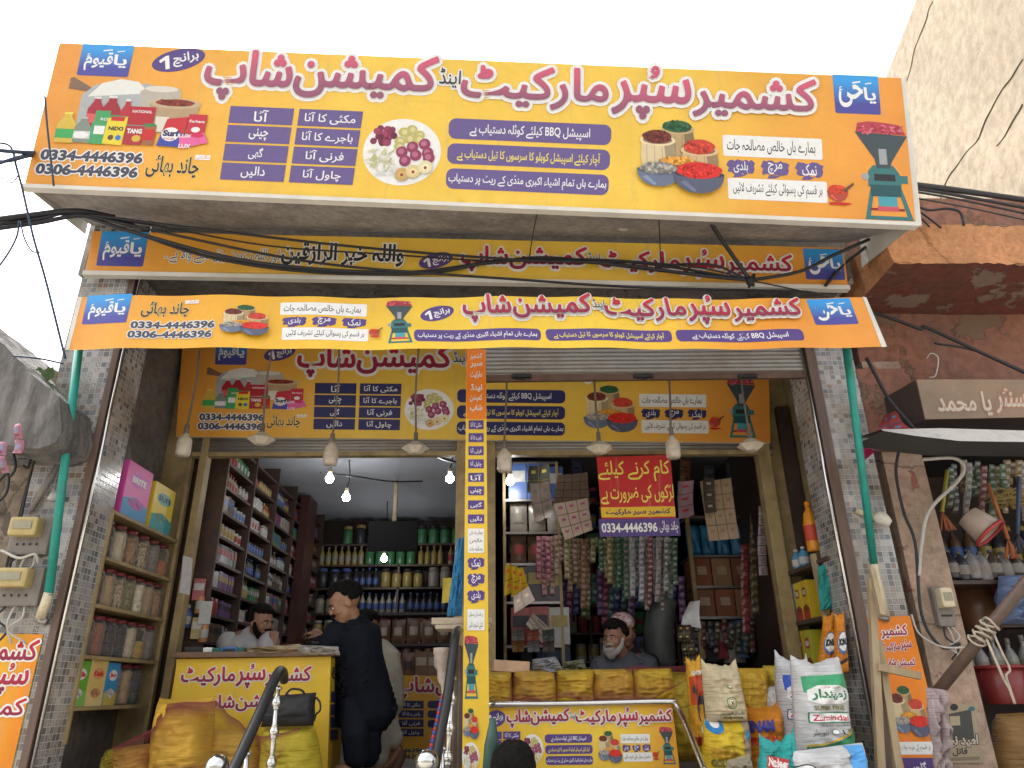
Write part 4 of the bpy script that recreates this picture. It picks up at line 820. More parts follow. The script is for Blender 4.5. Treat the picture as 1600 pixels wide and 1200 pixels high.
# ------------------------------------------------------------------ sacks
def woven(c, c2=None, rough=.45):
    """woven plastic sack cloth: crossing tapes, crosswise wrinkles, handled patches"""
    key = ('woven', c, rough)
    if key in _mc: return _mc[key]
    m, nt, b, L = newmat('woven_sack'); tc = N(nt, 'ShaderNodeTexCoord')
    mp = N(nt, 'ShaderNodeMapping'); mp.inputs['Scale'].default_value = (1.6, 1.6, 34); L(tc.outputs['Object'], mp.inputs[0])
    n1 = N(nt, 'ShaderNodeTexNoise', Scale=2.2, Detail=6.0, Distortion=.8); L(mp.outputs[0], n1.inputs['Vector'])
    n2 = N(nt, 'ShaderNodeTexNoise', Scale=6.0, Detail=6.0); L(tc.outputs['Object'], n2.inputs['Vector'])
    rp = N(nt, 'ShaderNodeValToRGB'); e = rp.color_ramp.elements; e[0].position = .3; e[1].position = .68; e[0].color = C4(sc(c, .78)); e[1].color = C4(sc(c, 1.12)); L(n2.outputs[0], rp.inputs[0]); L(rp.outputs[0], b.inputs['Base Color'])
    b1 = N(nt, 'ShaderNodeBump', Strength=.75, Distance=.022); L(n1.outputs[0], b1.inputs['Height'])
    wv = N(nt, 'ShaderNodeTexWave', Scale=70.0); wv.bands_direction = 'Z'; L(tc.outputs['Object'], wv.inputs['Vector'])
    b2 = N(nt, 'ShaderNodeBump', Strength=.15, Distance=.003); L(wv.outputs['Fac'], b2.inputs['Height']); L(b1.outputs[0], b2.inputs['Normal']); L(b2.outputs[0], b.inputs['Normal'])
    b.inputs['Roughness'].default_value = rough; b.inputs['Specular IOR Level'].default_value = .35; _mc[key] = m; return m
class Sack:
    """a filled sack: bulging front and back sewn along the sides; q = four photograph corners of its outline at depth Y"""
    def __init__(s, q, Y, dep, seed=0, ears=.0, wr=.012, rip=.004, topflat=.35, pw=2.6, sway=0):
        s.q = [PY(x, y, Y) for x, y in q]; s.Y = Y; s.dep = dep; s.seed = seed; s.ears = ears; s.wr = wr; s.rip = rip; s.tf = topflat; s.pw = pw
    def at(s, u, v, side=1, off=0):
        q = s.q; us = 2*u-1
        a = q[0]*(1-u)+q[1]*u; b = q[3]*(1-u)+q[2]*u; p = a*(1-v)+b*v
        wid = (q[1]-q[0]).length
        gv = max(0, 1-abs(2*v-1)**5)**.5 if v > .5 else max(0, 1-abs(1-2*v)**2.2)**.6*(1-s.tf)+s.tf*max(0, 1-abs(1-2*v)**8)
        g = max(0, 1-abs(us)**s.pw)**.55*gv
        nz = noise.noise(Vector((u*2.6+s.seed*7.1, v*3.2+s.seed, side*2.0)))*s.wr*2 + noise.noise(Vector((u*7+s.seed*3, v*11, side+5.0)))*s.wr
        rp = s.rip*math.sin(v*60+6*noise.noise(Vector((u*2, v*3, s.seed+3.3))))*(1-abs(us)**4)
        inset = .035*math.sin(v*math.pi)**.5*-1 if False else 0
        ed = 1 + .05*noise.noise(Vector((v*4, s.seed*2.3, us)))
        p = p + (q[1]-q[0]).normalized()*(us*wid*.5*(ed-1))
        z = 0
        if v < .14 and s.ears: z = s.ears*(1-v/.14)*(abs(us)**3) + s.ears*.5*(1-v/.14)*noise.noise(Vector((u*6, s.seed*5.0, .3)))
        p = Vector((p.x, p.y - side*(s.dep*g+nz*g*1.5+rp*g) - side*off, p.z+z)); return p
    def mesh(s, m, nu=40, nv=54):
        mb = MB(); mb.grid(lambda a, b: s.at(a, b, 1), nu, nv, m); mb.grid(lambda a, b: s.at(a, b, -1), nu, nv//2, m); return mb
class SackInk(Ink):
    """printing that follows the sack's bulging front; coordinates are the unit square of the front"""
    def __init__(s, sk, n=16): s.sk = sk; s.n = n; s.mb = MB(); s.k = 0
    def raw(s, pts, faces, m, uvs=None):
        if isinstance(faces, GF): faces = [f for g in faces for f in g]
        s.k += 1; bm = bmesh.new(); vv = [bm.verts.new((p[0], p[1], 0)) for p in pts]
        for f in faces:
            try: bm.faces.new([vv[i] for i in f])
            except ValueError: pass
        for ax in (0, 1):
            lo = min(p[ax] for p in pts); hi = max(p[ax] for p in pts); n = 40 if ax == 0 else 54
            for i in range(1, n):
                if lo < i/n < hi: bmesh.ops.bisect_plane(bm, geom=bm.verts[:]+bm.edges[:]+bm.faces[:], plane_co=((i/n), 0, 0) if ax == 0 else (0, i/n, 0), plane_no=(1, 0, 0) if ax == 0 else (0, 1, 0))
        bmesh.ops.triangulate(bm, faces=bm.faces[:])
        bm.verts.index_update(); s.mb.add([s.sk.at(min(.999, max(.001, v.co.x)), v.co.y, 1, .004+s.k*.0006) for v in bm.verts], [[v.index for v in f.verts] for f in bm.faces], m, smooth=True); bm.free()
class UF:
    def __init__(s, x0, y0, x1, y1, rot=0): s.b = (x0, y0, x1, y1); s.w = x1-x0; s.h = y1-y0; s.r = rot; s.cx = x0
    def __call__(s, u, v):
        x, y = (u-.5)*s.w, (v-.5)*s.h; c, n = math.cos(s.r), math.sin(s.r); return (s.b[0]+s.b[2])/2+x*c-y*n, (s.b[1]+s.b[3])/2+x*n+y*c
def sack(name, label, q, Y, dep, col, group=None, ink=None, **k):
    sk = Sack(q, Y, dep, **k); mb = sk.mesh(woven(col))
    if ink:
        root = thing(name, label, 'sack', sk.at(.5, 1, 1), group); mb.build('sack_body', root); I = SackInk(sk); ink(I); I.mb.build('printing', root, fix=False)
    else: root = mb.build(name, None, label, 'sack', group)
    return root, sk
YS1 = (.62, .4, .04); YS2 = (.6, .36, .05)
def bx4(x0, y0, x1, y1): return [(x0, y0), (x1, y0), (x1, y1), (x0, y1)]
NY = 5.05
g = 'yellow sacks in a row under the maroon net'
for k, (a, b, l) in enumerate(((750, 801, 'yellow sack at the post end of the netted row'), (800, 869, 'creased yellow sack under the net, below the clear plastic bag'), (867, 928, 'yellow sack in the middle of the netted row'), (925, 990, 'yellow sack under the net below the bearded man'), (987, 1052, 'last yellow sack of the row where the net hangs diagonally'))):
    sack('grain_sack', l, [(a+2, 1049-k), (b-2, 1048-k), (b+2, 1112), (a-2, 1112)], NY, .16, (YS1, YS2)[k % 2], g, seed=k+1, rip=.005, wr=.016, topflat=.6, pw=3.6)
sack('grain_sack', 'yellow sack standing behind the end of the netted row', bx4(1040, 1050, 1100, 1190), 5.12, .16, (.55, .4, .04), seed=9, topflat=.7, pw=4)
sack('grain_sack', 'tall yellow sack in front of the counter, covered by netting', [(248, 1094), (336, 1090), (326, 1215), (234, 1215)], 4.78, .17, (.7, .42, .05), seed=11, topflat=.8, pw=3.2, ears=.015)
sack('grain_sack', 'low yellow sack at the foot of the jar rack under the net', [(184, 1168), (246, 1160), (248, 1230), (180, 1230)], 4.85, .15, (.6, .33, .06), seed=12, topflat=.8, pw=4)
sack('grain_sack', 'low bright yellow sack in the corner below the jar rack', [(166, 1172), (190, 1166), (188, 1230), (162, 1230)], 5.1, .1, (.6, .48, .06), seed=14, topflat=.8, pw=4)
sack('grain_sack', 'open topped yellow sack right of the tall one', [(322, 1138), (402, 1142), (412, 1230), (318, 1230)], 4.95, .16, (.68, .43, .06), seed=13, topflat=.8, pw=3)
sack('grain_sack', 'yellow sack beneath the black shoulder bag', [(412, 1136), (492, 1134), (508, 1230), (404, 1230)], 4.9, .17, (.58, .46, .04), seed=15, topflat=.8, pw=3)
# sacks stacked at the right
def ink_zam(colr):
    def f(I):
        g_ = UF(.1, .14, .95, .35); I.poly(UF(0, 0, 1, 1), [(.08, .16), (.92, .13), (.95, .3), (.55, .36), (.08, .32)], pm(sc(colr, 1.6)))
        I.poly(UF(0, 0, 1, 1), [(.12, .3), (.3, .25), (.7, .25), (.92, .3), (.92, .4), (.7, .44), (.3, .44), (.12, .4)], WHT)
        I.text(UF(.14, .27, .9, .42), 'زمیندار', .06, .1, .94, .9, pm(colr), .04); I.text(UF(.36, .255, .7, .285), 'سپر فائن', 0, 0, 1, 1, RED)
        I.text(UF(.2, .455, .76, .5), 'SUPER FINE', 0, 0, 1, 1, pm((.2, .18, .08)), .04)
        I.rect(UF(.1, .52, .88, .625), 0, 0, 1, 1, pm(colr)); I.rect(UF(.12, .53, .86, .615), 0, 0, 1, 1, WHT); I.text(UF(.15, .542, .83, .605), 'Zamindar', 0, 0, 1, 1, pm((.5, .02, .05)), .02)
        I.text(UF(.3, .64, .8, .665), 'Export Quality', 0, 0, 1, 1, BLK); I.ell(UF(0, 0, 1, 1), .55, .715, .06, .03, BLK, 16); I.ell(UF(0, 0, 1, 1), .55, .715, .05, .024, WHT, 16); I.text(UF(.14, .685, .4, .76), 'فلور ملز', 0, 0, 1, 1, BLK); I.text(UF(.66, .69, .9, .74), 'آٹا', 0, 0, 1, 1, BLK)
        I.poly(UF(0, 0, 1, 1), [(.08, .86), (.4, .84), (.7, .78), (.97, .68), (.99, .9), (.85, .95), (.08, .95)], pm(colr)); I.poly(UF(0, 0, 1, 1), [(.08, .855), (.4, .83), (.7, .77), (.97, .67), (.97, .655), (.7, .75), (.4, .815), (.08, .84)], YELP)
        for k in range(40): x = .12+.09*(k % 9); y = .865+.02*(k//9)+.0*x; I.ell(UF(0, 0, 1, 1), x, y+(.012 if (k//9) % 2 else 0), .008, .005, WHT, 6)
    return f
sack('flour_sack', 'white flour sack with green printing and red lettering, foremost at the right', [(1236, 1034), (1312, 1034), (1334, 1186), (1246, 1188)], 4.42, .15, (.6, .6, .6), 'printed flour sacks', ink_zam((.03, .2, .09)), seed=21, ears=.04, wr=.014, topflat=.35)
sack('flour_sack', 'white flour sack with blue printing, half hidden behind the green printed one', [(1212, 1032), (1262, 1036), (1270, 1180), (1220, 1180)], 4.62, .13, (.58, .58, .6), 'printed flour sacks', ink_zam((.03, .07, .32)), seed=22, ears=.06, wr=.014, topflat=.35)
def ink_cream(I):
    f = UF(0, 0, 1, 1); I.ell(f, .54, .38, .06, .035, pm((.12, .2, .12)), 16); I.ell(f, .55, .375, .035, .02, CREAM, 12); I.text(UF(.2, .47, .8, .5), 'حلال فوڈ پروڈکٹ', 0, 0, 1, 1, BLK)
    I.ell(f, .52, .66, .15, .1, pm((.03, .2, .06)), 24); I.ell(f, .52, .66, .13, .085, CREAM, 24); I.ell(f, .52, .66, .1, .065, BLK, 20); I.ell(f, .52, .66, .09, .058, CREAM, 20); I.text(UF(.46, .63, .58, .69), 'K', .2, 0, .8, 1, BLK, .05)
    I.text(UF(.2, .81, .85, .88), 'پاکستان فلور ملز', 0, 0, 1, 1, BLK, .02); I.text(UF(.3, .9, .8, .94), 'FINE FLOUR', 0, 0, 1, 1, BLK, .02)
sack('flour_sack', 'cream flour sack with a round stamp, leaning on top of the yellow rice sack', [(1096, 1042), (1151, 1040), (1168, 1128), (1104, 1128)], 4.5, .13, (.56, .47, .3), None, ink_cream, seed=23, ears=.05, wr=.012, topflat=.3)
def ink_gold(I):
    f = UF(0, 0, 1, 1); I.ell(f, .16, .06, .16, .13, pm((.03, .2, .45)), 20); I.ell(f, .16, .04, .09, .07, WHT, 16); I.rect(f, .74, .0, .97, .97, pm((.35, .28, .2))); I.ell(f, .86, .2, .07, .06, pm((.05, .25, .4)), 14)
    I.text(UF(.06, .38, .56, .5), 'SEELA', 0, 0, 1, 1, pm((.4, .22, .02)), .06); I.text(UF(.06, .52, .4, .62), 'GOLD', 0, 0, 1, 1, pm((.12, .1, .02)), .06); I.text(UF(.06, .68, .48, .73), 'Extra Long Rice', 0, 0, 1, 1, BLK, .02); I.text(UF(.8, .5, .92, .8), 'RICE', 0, 0, 1, 1, BROWN, .04)
sack('rice_sack', 'yellow printed rice sack underneath the cream sack', [(1100, 1124), (1168, 1124), (1172, 1240), (1100, 1240)], 4.52, .15, (.66, .46, .03), None, ink_gold, seed=24, topflat=.7, pw=4)
def ink_nam(I):
    I.text(UF(.02, .14, .62, .28), 'INAM', 0, 0, 1, 1, pm((.06, .06, .3)), .08); I.text(UF(.02, .33, .7, .43), 'PREMIUM', 0, 0, 1, 1, pm((.45, .04, .02)), .06); f = UF(0, 0, 1, 1)
    I.poly(f, [(.2, .5), (.4, .5), (.35, .6), (.315, .62), (.315, .76), (.4, .78), (.2, .78), (.285, .76), (.285, .62), (.25, .6)], pm((.35, .2, .05))); I.ell(f, .3, .8, .09, .02, BROWN, 12)
sack('rice_sack', 'shiny orange foil rice sack with its neck twisted shut', [(1160, 1108), (1218, 1102), (1224, 1240), (1160, 1240)], 4.66, .14, (.66, .24, .02), None, ink_nam, seed=25, topflat=.6, pw=4, ears=.03)
def ink_horse(I):
    f = UF(0, 0, 1, 1); I.rect(f, .03, .18, .97, .5, pm((.45, .06, .02))); I.poly(f, [(.12, .3), (.2, .27), (.3, .33), (.34, .4), (.7, .4), (.9, .44), (.86, .52), (.8, .6), (.74, .5), (.42, .5), (.4, .6), (.46, .68), (.4, .68), (.33, .56), (.28, .44), (.2, .38), (.1, .36)], pm((.06, .05, .05))); I.ell(f, .7, .78, .26, .07, WHT, 18); heap(I, f, .7, .76, .2, .05, (.1, .2, .04), 12, 3, .03); I.rect(f, .03, .85, .97, .95, DRED); I.text(UF(.15, .12, .85, .17), 'GHORA', 0, 0, 1, 1, WHT, .04)
sack('rice_sack', 'orange and red pack with a dark horse printed on it', [(1072, 1034), (1094, 1030), (1104, 1172), (1082, 1172)], 4.72, .1, (.66, .34, .03), None, ink_horse, seed=26, ears=.03)
sack('grain_sack', 'round yellow sack behind the cream sack, wrapped in netting', [(1150, 1044), (1196, 1044), (1200, 1150), (1146, 1150)], 4.86, .15, (.58, .36, .04), seed=27, topflat=.8, pw=3)
sack('grain_sack', 'dull yellow sack at the back beside the white sacks', [(1192, 1040), (1222, 1040), (1224, 1150), (1188, 1150)], 4.98, .12, (.5, .38, .04), seed=28, topflat=.8, pw=3)
sack('flour_sack', 'plain white sack slumped behind the orange foil sack', [(1196, 1074), (1220, 1070), (1230, 1180), (1192, 1180)], 4.76, .1, (.62, .62, .64), seed=29, topflat=.3)
def ink_teal(I): I.poly(UF(0, 0, 1, 1), [(.14, .2), (.6, .3), (.58, .5), (.12, .4)], pm((.45, .05, .05))); I.text(UF(.16, .26, .56, .42, .2), 'Nadeez', 0, 0, 1, 1, WHT, .03)
sack('carrier_bag', 'turquoise plastic bag with a red label at the front of the sacks', [(1188, 1164), (1243, 1152), (1246, 1250), (1182, 1250)], 4.2, .09, (.03, .36, .34), None, ink_teal, seed=30, ears=.05, topflat=.4, wr=.02)
def ink_wb(I):
    f = UF(0, 0, 1, 1); I.ell(f, .1, .52, .17, .3, BLK, 26); I.ell(f, .1, .52, .155, .28, WHT, 26); I.ell(f, .1, .52, .13, .235, BLK, 26); I.ell(f, .1, .52, .12, .22, WHT, 26); I.text(UF(.04, .36, .16, .52), 'شان', 0, 0, 1, 1, RED, .02); I.poly(f, [(.38, .3), (.44, .36), (.52, .34), (.48, .44), (.52, .54), (.44, .5), (.38, .56), (.39, .46), (.33, .4), (.39, .38)], BLK); I.poly(f, [(.395, .36), (.44, .4), (.48, .38), (.455, .44), (.48, .5), (.44, .47), (.4, .5), (.41, .44), (.37, .41), (.405, .4)], WHT); I.poly(f, [(.68, 0), (.93, .02), (.95, .98), (.68, .98)], pm((.1, .35, .7)))
sack('flour_sack', 'white sack with a pale blue end lying in front of the green printed sack', [(1240, 1174), (1348, 1160), (1356, 1260), (1236, 1260)], 4.12, .12, (.62, .62, .63), None, ink_wb, seed=31, topflat=.6, pw=4, wr=.02)
sack('crumpled_wrapper', 'crumpled glossy beige wrapper in front of the yellow rice sack', [(1136, 1188), (1172, 1178), (1184, 1250), (1128, 1250)], 4.2, .06, (.3, .26, .18), seed=33, wr=.03, topflat=.4)
# maroon net thrown over the sacks
def netmat():
    m, nt, b, L = newmat('maroon_net'); b.inputs['Base Color'].default_value = (.17, .022, .03, 1); b.inputs['Roughness'].default_value = .7
    tc = N(nt, 'ShaderNodeTexCoord'); no = N(nt, 'ShaderNodeTexNoise', Scale=5.0, Detail=5.0); L(tc.outputs['Object'], no.inputs['Vector'])
    mr = N(nt, 'ShaderNodeMapRange'); mr.inputs[1].default_value = .35; mr.inputs[2].default_value = .65; mr.inputs[3].default_value = .03; mr.inputs[4].default_value = .22; L(no.outputs[0], mr.inputs[0])
    sp = N(nt, 'ShaderNodeSeparateXYZ'); L(tc.outputs['UV'], sp.inputs[0]); ed = N(nt, 'ShaderNodeValToRGB'); e = ed.color_ramp.elements; e[0].color = (.75,)*3+(1,); e[1].color = (.7,)*3+(1,); e[0].position = 0; e[1].position = 1
    x = e.new(.2); x.color = (0, 0, 0, 1); x = e.new(.72); x.color = (0, 0, 0, 1); L(sp.outputs[1], ed.inputs[0])
    ad = N(nt, 'ShaderNodeMath', operation='ADD', use_clamp=True); L(mr.outputs[0], ad.inputs[0]); L(ed.outputs[0], ad.inputs[1])
    tr = N(nt, 'ShaderNodeBsdfTransparent'); mx = N(nt, 'ShaderNodeMixShader'); L(ad.outputs[0], mx.inputs[0]); L(tr.outputs[0], mx.inputs[1]); L(b.outputs[0], mx.inputs[2]); L(mx.outputs[0], nt.nodes['Material Output'].inputs[0]); return m
NET = netmat()
def net(label, top, bot, Y, th, nu=60):
    """netting from the line of photograph points top, over the front at depth Y, down to bot"""
    def lerp(L_, t):
        t *= len(L_)-1; i = min(int(t), len(L_)-2); f = t-i; return L_[i][0]*(1-f)+L_[i+1][0]*f, L_[i][1]*(1-f)+L_[i+1][1]*f
    def fn(a, b):
        (x0, y0), (x1, y1) = lerp(top, a), lerp(bot, a); b2 = b
        y = Y + th*(1-b2)**3 ; p = PY(x0*(1-b)+x1*b, y0*(1-b)+y1*b, y); return p + Vector((0, .012*math.sin(a*70+4*b)+.02*noise.noise(Vector((a*9, b*2, Y))), .01*noise.noise(Vector((a*14, b, 2.2)))))
    mb = MB(); mb.grid(fn, nu, 10, NET); return mb.build('sack_net', None, label, 'net', 'maroon nets over the sacks')
net('long maroon net stretched over the row of yellow sacks', [(752, 1056), (830, 1048), (900, 1050), (990, 1042), (1070, 1041), (1085, 1046)], [(752, 1104), (840, 1100), (880, 1088), (930, 1100), (1010, 1098), (1075, 1062)], NY-.24, .26)
net('maroon net draped over the tall sack and its neighbours at the left counter', [(176, 1168), (236, 1140), (262, 1100), (338, 1094), (352, 1110), (402, 1152), (470, 1138)], [(180, 1230), (236, 1230), (262, 1230), (330, 1230), (350, 1230), (402, 1230), (432, 1190)], 4.44, .2)
# black shoulder bag
bag = thing('shoulder_bag', 'black laptop shoulder bag resting on the yellow sack', 'bag', PY(455, 1134, 4.85))
FAB = mat((.022, .023, .024), .75, .3, 30, .3, name='black_fabric'); mb = MB()
sk = Sack([(416, 1088), (494, 1082), (490, 1134), (408, 1136)], 4.82, .07, seed=41, wr=.008, rip=0, topflat=.9, pw=7); sk.mesh(FAB).v; mbb = sk.mesh(FAB, 20, 16); mbb.build('bag_body', bag)
mb = MB(); mb.grid(lambda a, b: sk.at(.06+.86*a, .03+.62*b, 1, .008+.006*math.sin(b*3.1)), 14, 10, mat((.028, .029, .031), .6, .3, 30, .3)); mb.build('flap', bag)
mb = MB(); mb.tube(catmull([PY(494, 1090, 4.8), PY(500, 1098, 4.76), PY(500, 1110, 4.75), PY(494, 1116, 4.77), PY(491, 1126, 4.78)], 5), .006, FAB, 6); mb.tube(catmull([PY(446, 1086, 4.8), PY(455, 1077, 4.8), PY(470, 1078, 4.8), PY(476, 1084, 4.8)], 5), .007, FAB, 6); mb.build('strap', bag)

# ------------------------------------------------------------------ jar rack on the left porch wall
XF = XL+.01
rk = thing('wall_rack', 'ochre painted rack of storage jars on the left porch wall', 'rack', PX(170, 1100, XF))
boards = [((181, 796), (280, 846)), ((168, 868), (268, 905)), ((152, 941), (258, 968)), ((134, 1020), (246, 1035)), ((106, 1106), (232, 1099))]
bz = []
for a, b in boards:
    A, B = PX(*a, XF), PX(*b, XF); z = (A.z+B.z)/2; bz.append((A.y, B.y, z)); mb = MB(); mb.box((XF-.1, (A.y+B.y)/2, z-.012), (.2, abs(B.y-A.y), .022), OCHM, bev=.003); mb.build('shelf_board', rk)
y0 = sum(b[0] for b in bz)/5; y1 = sum(b[1] for b in bz)/5
for yy, zt_ in ((y0-.015, bz[0][2]), (y1+.015, bz[0][2]+.42)):
    mb = MB(); mb.box((XF-.01, yy, (zt_+FL+.25)/2), (.03, .03, zt_-FL-.25), OCHM, bev=.004); mb.build('upright', rk)
LID = mat((.16, .02, .025), .35, .1, 9, name='jar_lid'); CLR = clear((.9, .88, .84), .035, .16)
def make_jar(loc, r, h, m, fill=.9, label='', group=None):
    """bulbous clear jar with waist rings, its contents and a screw lid"""
    t = thing('storage_jar', label, 'jar', loc, group); L_ = Vector(loc)
    pr = [(r*.9, 0), (r, .01), (r, h*.28), (r*.95, h*.3), (r, h*.33), (r, h*.58), (r*.95, h*.6), (r, h*.63), (r, h*.78), (r*.82, h*.88), (r*.72, h*.9)]
    mb = MB(); mb.lathe(pr, L_, CLR, 18); mb.build('jar_wall', t)
    mb = MB(); mb.lathe([(q*.95, .004+z*fill) for q, z in pr], L_, m, 18); mb.build('contents', t)
    mb = MB(); mb.lathe([(r*.78, h*.9), (r*.8, h*.905), (r*.8, h*.985), (r*.74, h)], L_, LID, 18); mb.build('lid', t); return t
J = {'dark brown': grains((.06, .03, .02), (.1, .05, .03), 90), 'cream': grains((.5, .42, .28), (.62, .55, .4), 120), 'brown nut': grains((.2, .1, .04), (.38, .22, .1), 60), 'tan': grains((.42, .29, .14), (.5, .36, .2), 160), 'mixed seed': grains((.12, .08, .04), (.5, .4, .25), 60), 'green lentil': grains((.16, .14, .05), (.3, .27, .12), 90), 'white bean': grains((.45, .38, .25), (.7, .64, .5), 45), 'orange': grains((.4, .14, .05), (.5, .2, .08), 90), 'rust red': grains((.26, .09, .04), (.36, .14, .07), 130), 'black': grains((.02, .018, .018), (.06, .05, .05), 90), 'yellow': grains((.45, .3, .04), (.55, .4, .08), 90), 'grey': grains((.2, .17, .15), (.28, .24, .22), 100), 'dusky pink': grains((.28, .2, .19), (.36, .28, .26), 140), 'slate': grains((.05, .055, .06), (.1, .1, .11), 90)}
rows = [(1, ['dark brown', 'cream', 'brown nut', 'mixed seed', 'grey', 'orange'], 'top jar shelf'), (2, ['dark brown', 'tan', 'mixed seed', 'green lentil', 'white bean', 'tan', 'brown nut'], 'second jar shelf'), (3, ['slate', 'rust red', 'black', 'black', 'cream', 'yellow', 'grey'], 'third jar shelf')]
for bi, L_, nm in rows:
    ya, yb, z = bz[bi]; n = len(L_); seen = {}
    for k, c in enumerate(L_):
        y = ya+.07+(yb-ya-.13)*k/(n-1); hh = min(.235, bz[bi-1][2]-z-.05); rep = L_.count(c) > 1; seen[c] = seen.get(c, 0)+1
        pos = '' if not rep else (', the nearer of two alike' if seen[c] == 1 else ', the farther of two alike')
        make_jar((XF-.085, y, z), min(.058, (yb-ya)/n*.47), hh, J[c], .55 if c in ('yellow', 'orange') else .9, f'clear jar of {c} grain on the {nm}{pos}', 'storage jars on the ochre rack')
ya, yb, z = bz[4]
for k, c in enumerate(('dusky pink', 'tan', 'slate')): make_jar((XF-.085, ya+(yb-ya)*(.6+.145*k), z), .056, .25, J[c], .92, f'clear jar of {c} powder at the right end of the bottom rack shelf', 'storage jars on the ochre rack')
def carton(name, label, c, d, col, art=None, rot=0, group=None, cat='carton', face='x'):
    """printed carton, d = (x, y, z) size, standing on c; art(I, f) prints on the face turned to the shop"""
    t = thing(name, label, cat, c, group); mb = MB(); mb.box(Vector(c)+Vector((0, 0, d[2]/2)), d, mat(col, .4, .06, 14), bev=.003); mb.build('carton_body', t)
    if art:
        I = PlaneInk(Vector(c), d, face); art(I, UF(0, 0, 1, 1)); I.mb.build('printing', t, fix=False)
    return t
class PlaneInk(Ink):
    def __init__(s, c, d, face): s.c = c; s.d = d; s.fc = face; s.mb = MB(); s.k = 0
    def raw(s, pts, faces, m, uvs=None):
        if isinstance(faces, GF): faces = [f for g in faces for f in g]
        s.k += 1; o = .001+s.k*1.5e-4; c, d = s.c, s.d
        if s.fc == 'x': f = lambda x, y: c+Vector((d[0]/2+o, (x-.5)*d[1], (1-y)*d[2]))
        elif s.fc == '-x': f = lambda x, y: c+Vector((-d[0]/2-o, (.5-x)*d[1], (1-y)*d[2]))
        else: f = lambda x, y: c+Vector(((x-.5)*d[0], -d[1]/2-o, (1-y)*d[2]))
        s.mb.add([f(*p) for p in pts], faces, m)
def art_pack(c1, c2, word, wc=WHT):
    def f(I, f):
        I.ell(f, .5, .3, .34, .13, pm(c1), 20); I.text(UF(.22, .24, .78, .36), word, 0, 0, 1, 1, wc, .05); I.poly(f, [(0, .7), (.5, .6), (1, .72), (1, 1), (0, 1)], pm(c2)); heap(I, f, .5, .72, .3, .1, sc(c1, .7), 12, 3, .05)
    return f
wd = yb-ya
carton('cereal_carton', 'green and white carton at the left end of the bottom rack shelf', (XF-.07, ya+wd*.1, z), (.1, wd*.19, .25), (.12, .36, .04), art_pack((.62, .62, .6), (.2, .45, .1), 'Dalia', RED))
carton('cereal_carton', 'cream and orange carton on the bottom rack shelf', (XF-.07, ya+wd*.3, z), (.1, wd*.19, .26), (.62, .45, .16), art_pack((.6, .3, .15), (.62, .5, .25), 'Khalis', RED))
carton('cereal_carton', 'blue carton with a white oval on the bottom rack shelf', (XF-.07, ya+wd*.48, z), (.1, wd*.15, .25), (.04, .25, .5), art_pack((.65, .65, .65), (.5, .4, .1), 'Jao', RED))
ya, yb, z = bz[0]; wd = yb-ya
carton('detergent_carton', 'tall pink carton on top of the ochre rack', (XF-.04, ya+wd*.25, z), (.06, wd*.36, .36), (.62, .08, .35), art_pack((.5, .1, .45), (.04, .25, .5), 'BRITE', WHT))
carton('detergent_carton', 'yellow carton beside the pink one on top of the ochre rack', (XF-.04, ya+wd*.66, z), (.06, wd*.34, .33), (.66, .5, .04), art_pack((.1, .35, .3), (.05, .3, .3), 'SUFI', NAVY))

# ------------------------------------------------------------------ rack and packs on the right porch wall
XQ = XR-.02
rk2 = thing('side_rack', 'dark metal rack of yellow packs on the right porch wall', 'rack', (XQ, 5.0, FL)); rb = []
for a, b in (((1290, 862), (1224, 902)), ((1297, 955), (1230, 978)), ((1308, 1050), (1236, 1058))):
    A, B = PX(*a, XQ), PX(*b, XQ); z = (A.z+B.z)/2; rb.append((A.y, B.y, z)); mb = MB(); mb.box((XQ+.1, (A.y+B.y)/2, z-.014), (.2, abs(B.y-A.y), .028), wood((.1, .07, .05), (.05, .035, .025)), bev=.003); mb.build('shelf_board', rk2)
for q in ((1270, 866, 1310, 1066), (1224, 902, 1240, 1066)):
    mb = MB(); mb.beam(PX(q[0], q[1], XQ-.005), PX(q[2], q[3], XQ-.005), .04, .03, RAWW if q[0] > 1250 else wood((.1, .07, .05), (.05, .035, .025)), (1, 0, 0)); mb.build('upright', rk2)
ya, yb, z = rb[1]
for k, (c, w2, t) in enumerate((((.08, .25, .5), 'TEA', 'blue carton at the far end of the upper shelf'), ((.62, .46, .03), 'TEA', 'yellow carton with a brown oval on the upper shelf'), ((.6, .42, .03), 'GOLD', 'yellow carton nearest the wooden upright on the upper shelf'))):
    carton('tea_carton', t+' of the right porch rack', (XQ+.09, yb-.1-.13*k, z), (.14, .115, .27), c, art_pack((.25, .08, .03), (.4, .05, .03), w2), face='-x', group='cartons on the right porch rack')
ya, yb, z = rb[2]
for k, t in enumerate(('dull yellow carton at the far end', 'yellow carton with red ribbon in the middle', 'yellow green carton with red seal, nearest end')):
    carton('tea_carton', t+' of the lower right porch shelf', (XQ+.09, yb-.09-.13*k, z), (.14, .115, .3), ((.5, .32, .03), (.55, .38, .03), (.5, .46, .04))[k], art_pack((.4, .05, .03), (.3, .15, .03), ('CHAI', 'CHAI', 'GREEN')[k]), face='-x', group='cartons on the right porch rack')
def ink_bonus(I):   # the pouch's round badge
    f = UF(0, 0, 1, 1); I.ell(f, .5, .5, .42, .2, pm((.1, .15, .3)), 20); I.ell(f, .5, .48, .36, .16, WHT, 20); I.text(UF(.18, .42, .84, .55), 'BONUS', 0, 0, 1, 1, BLK, .08); I.poly(f, [(.1, .82), (.9, .76), (.9, .8), (.1, .88)], BLK)
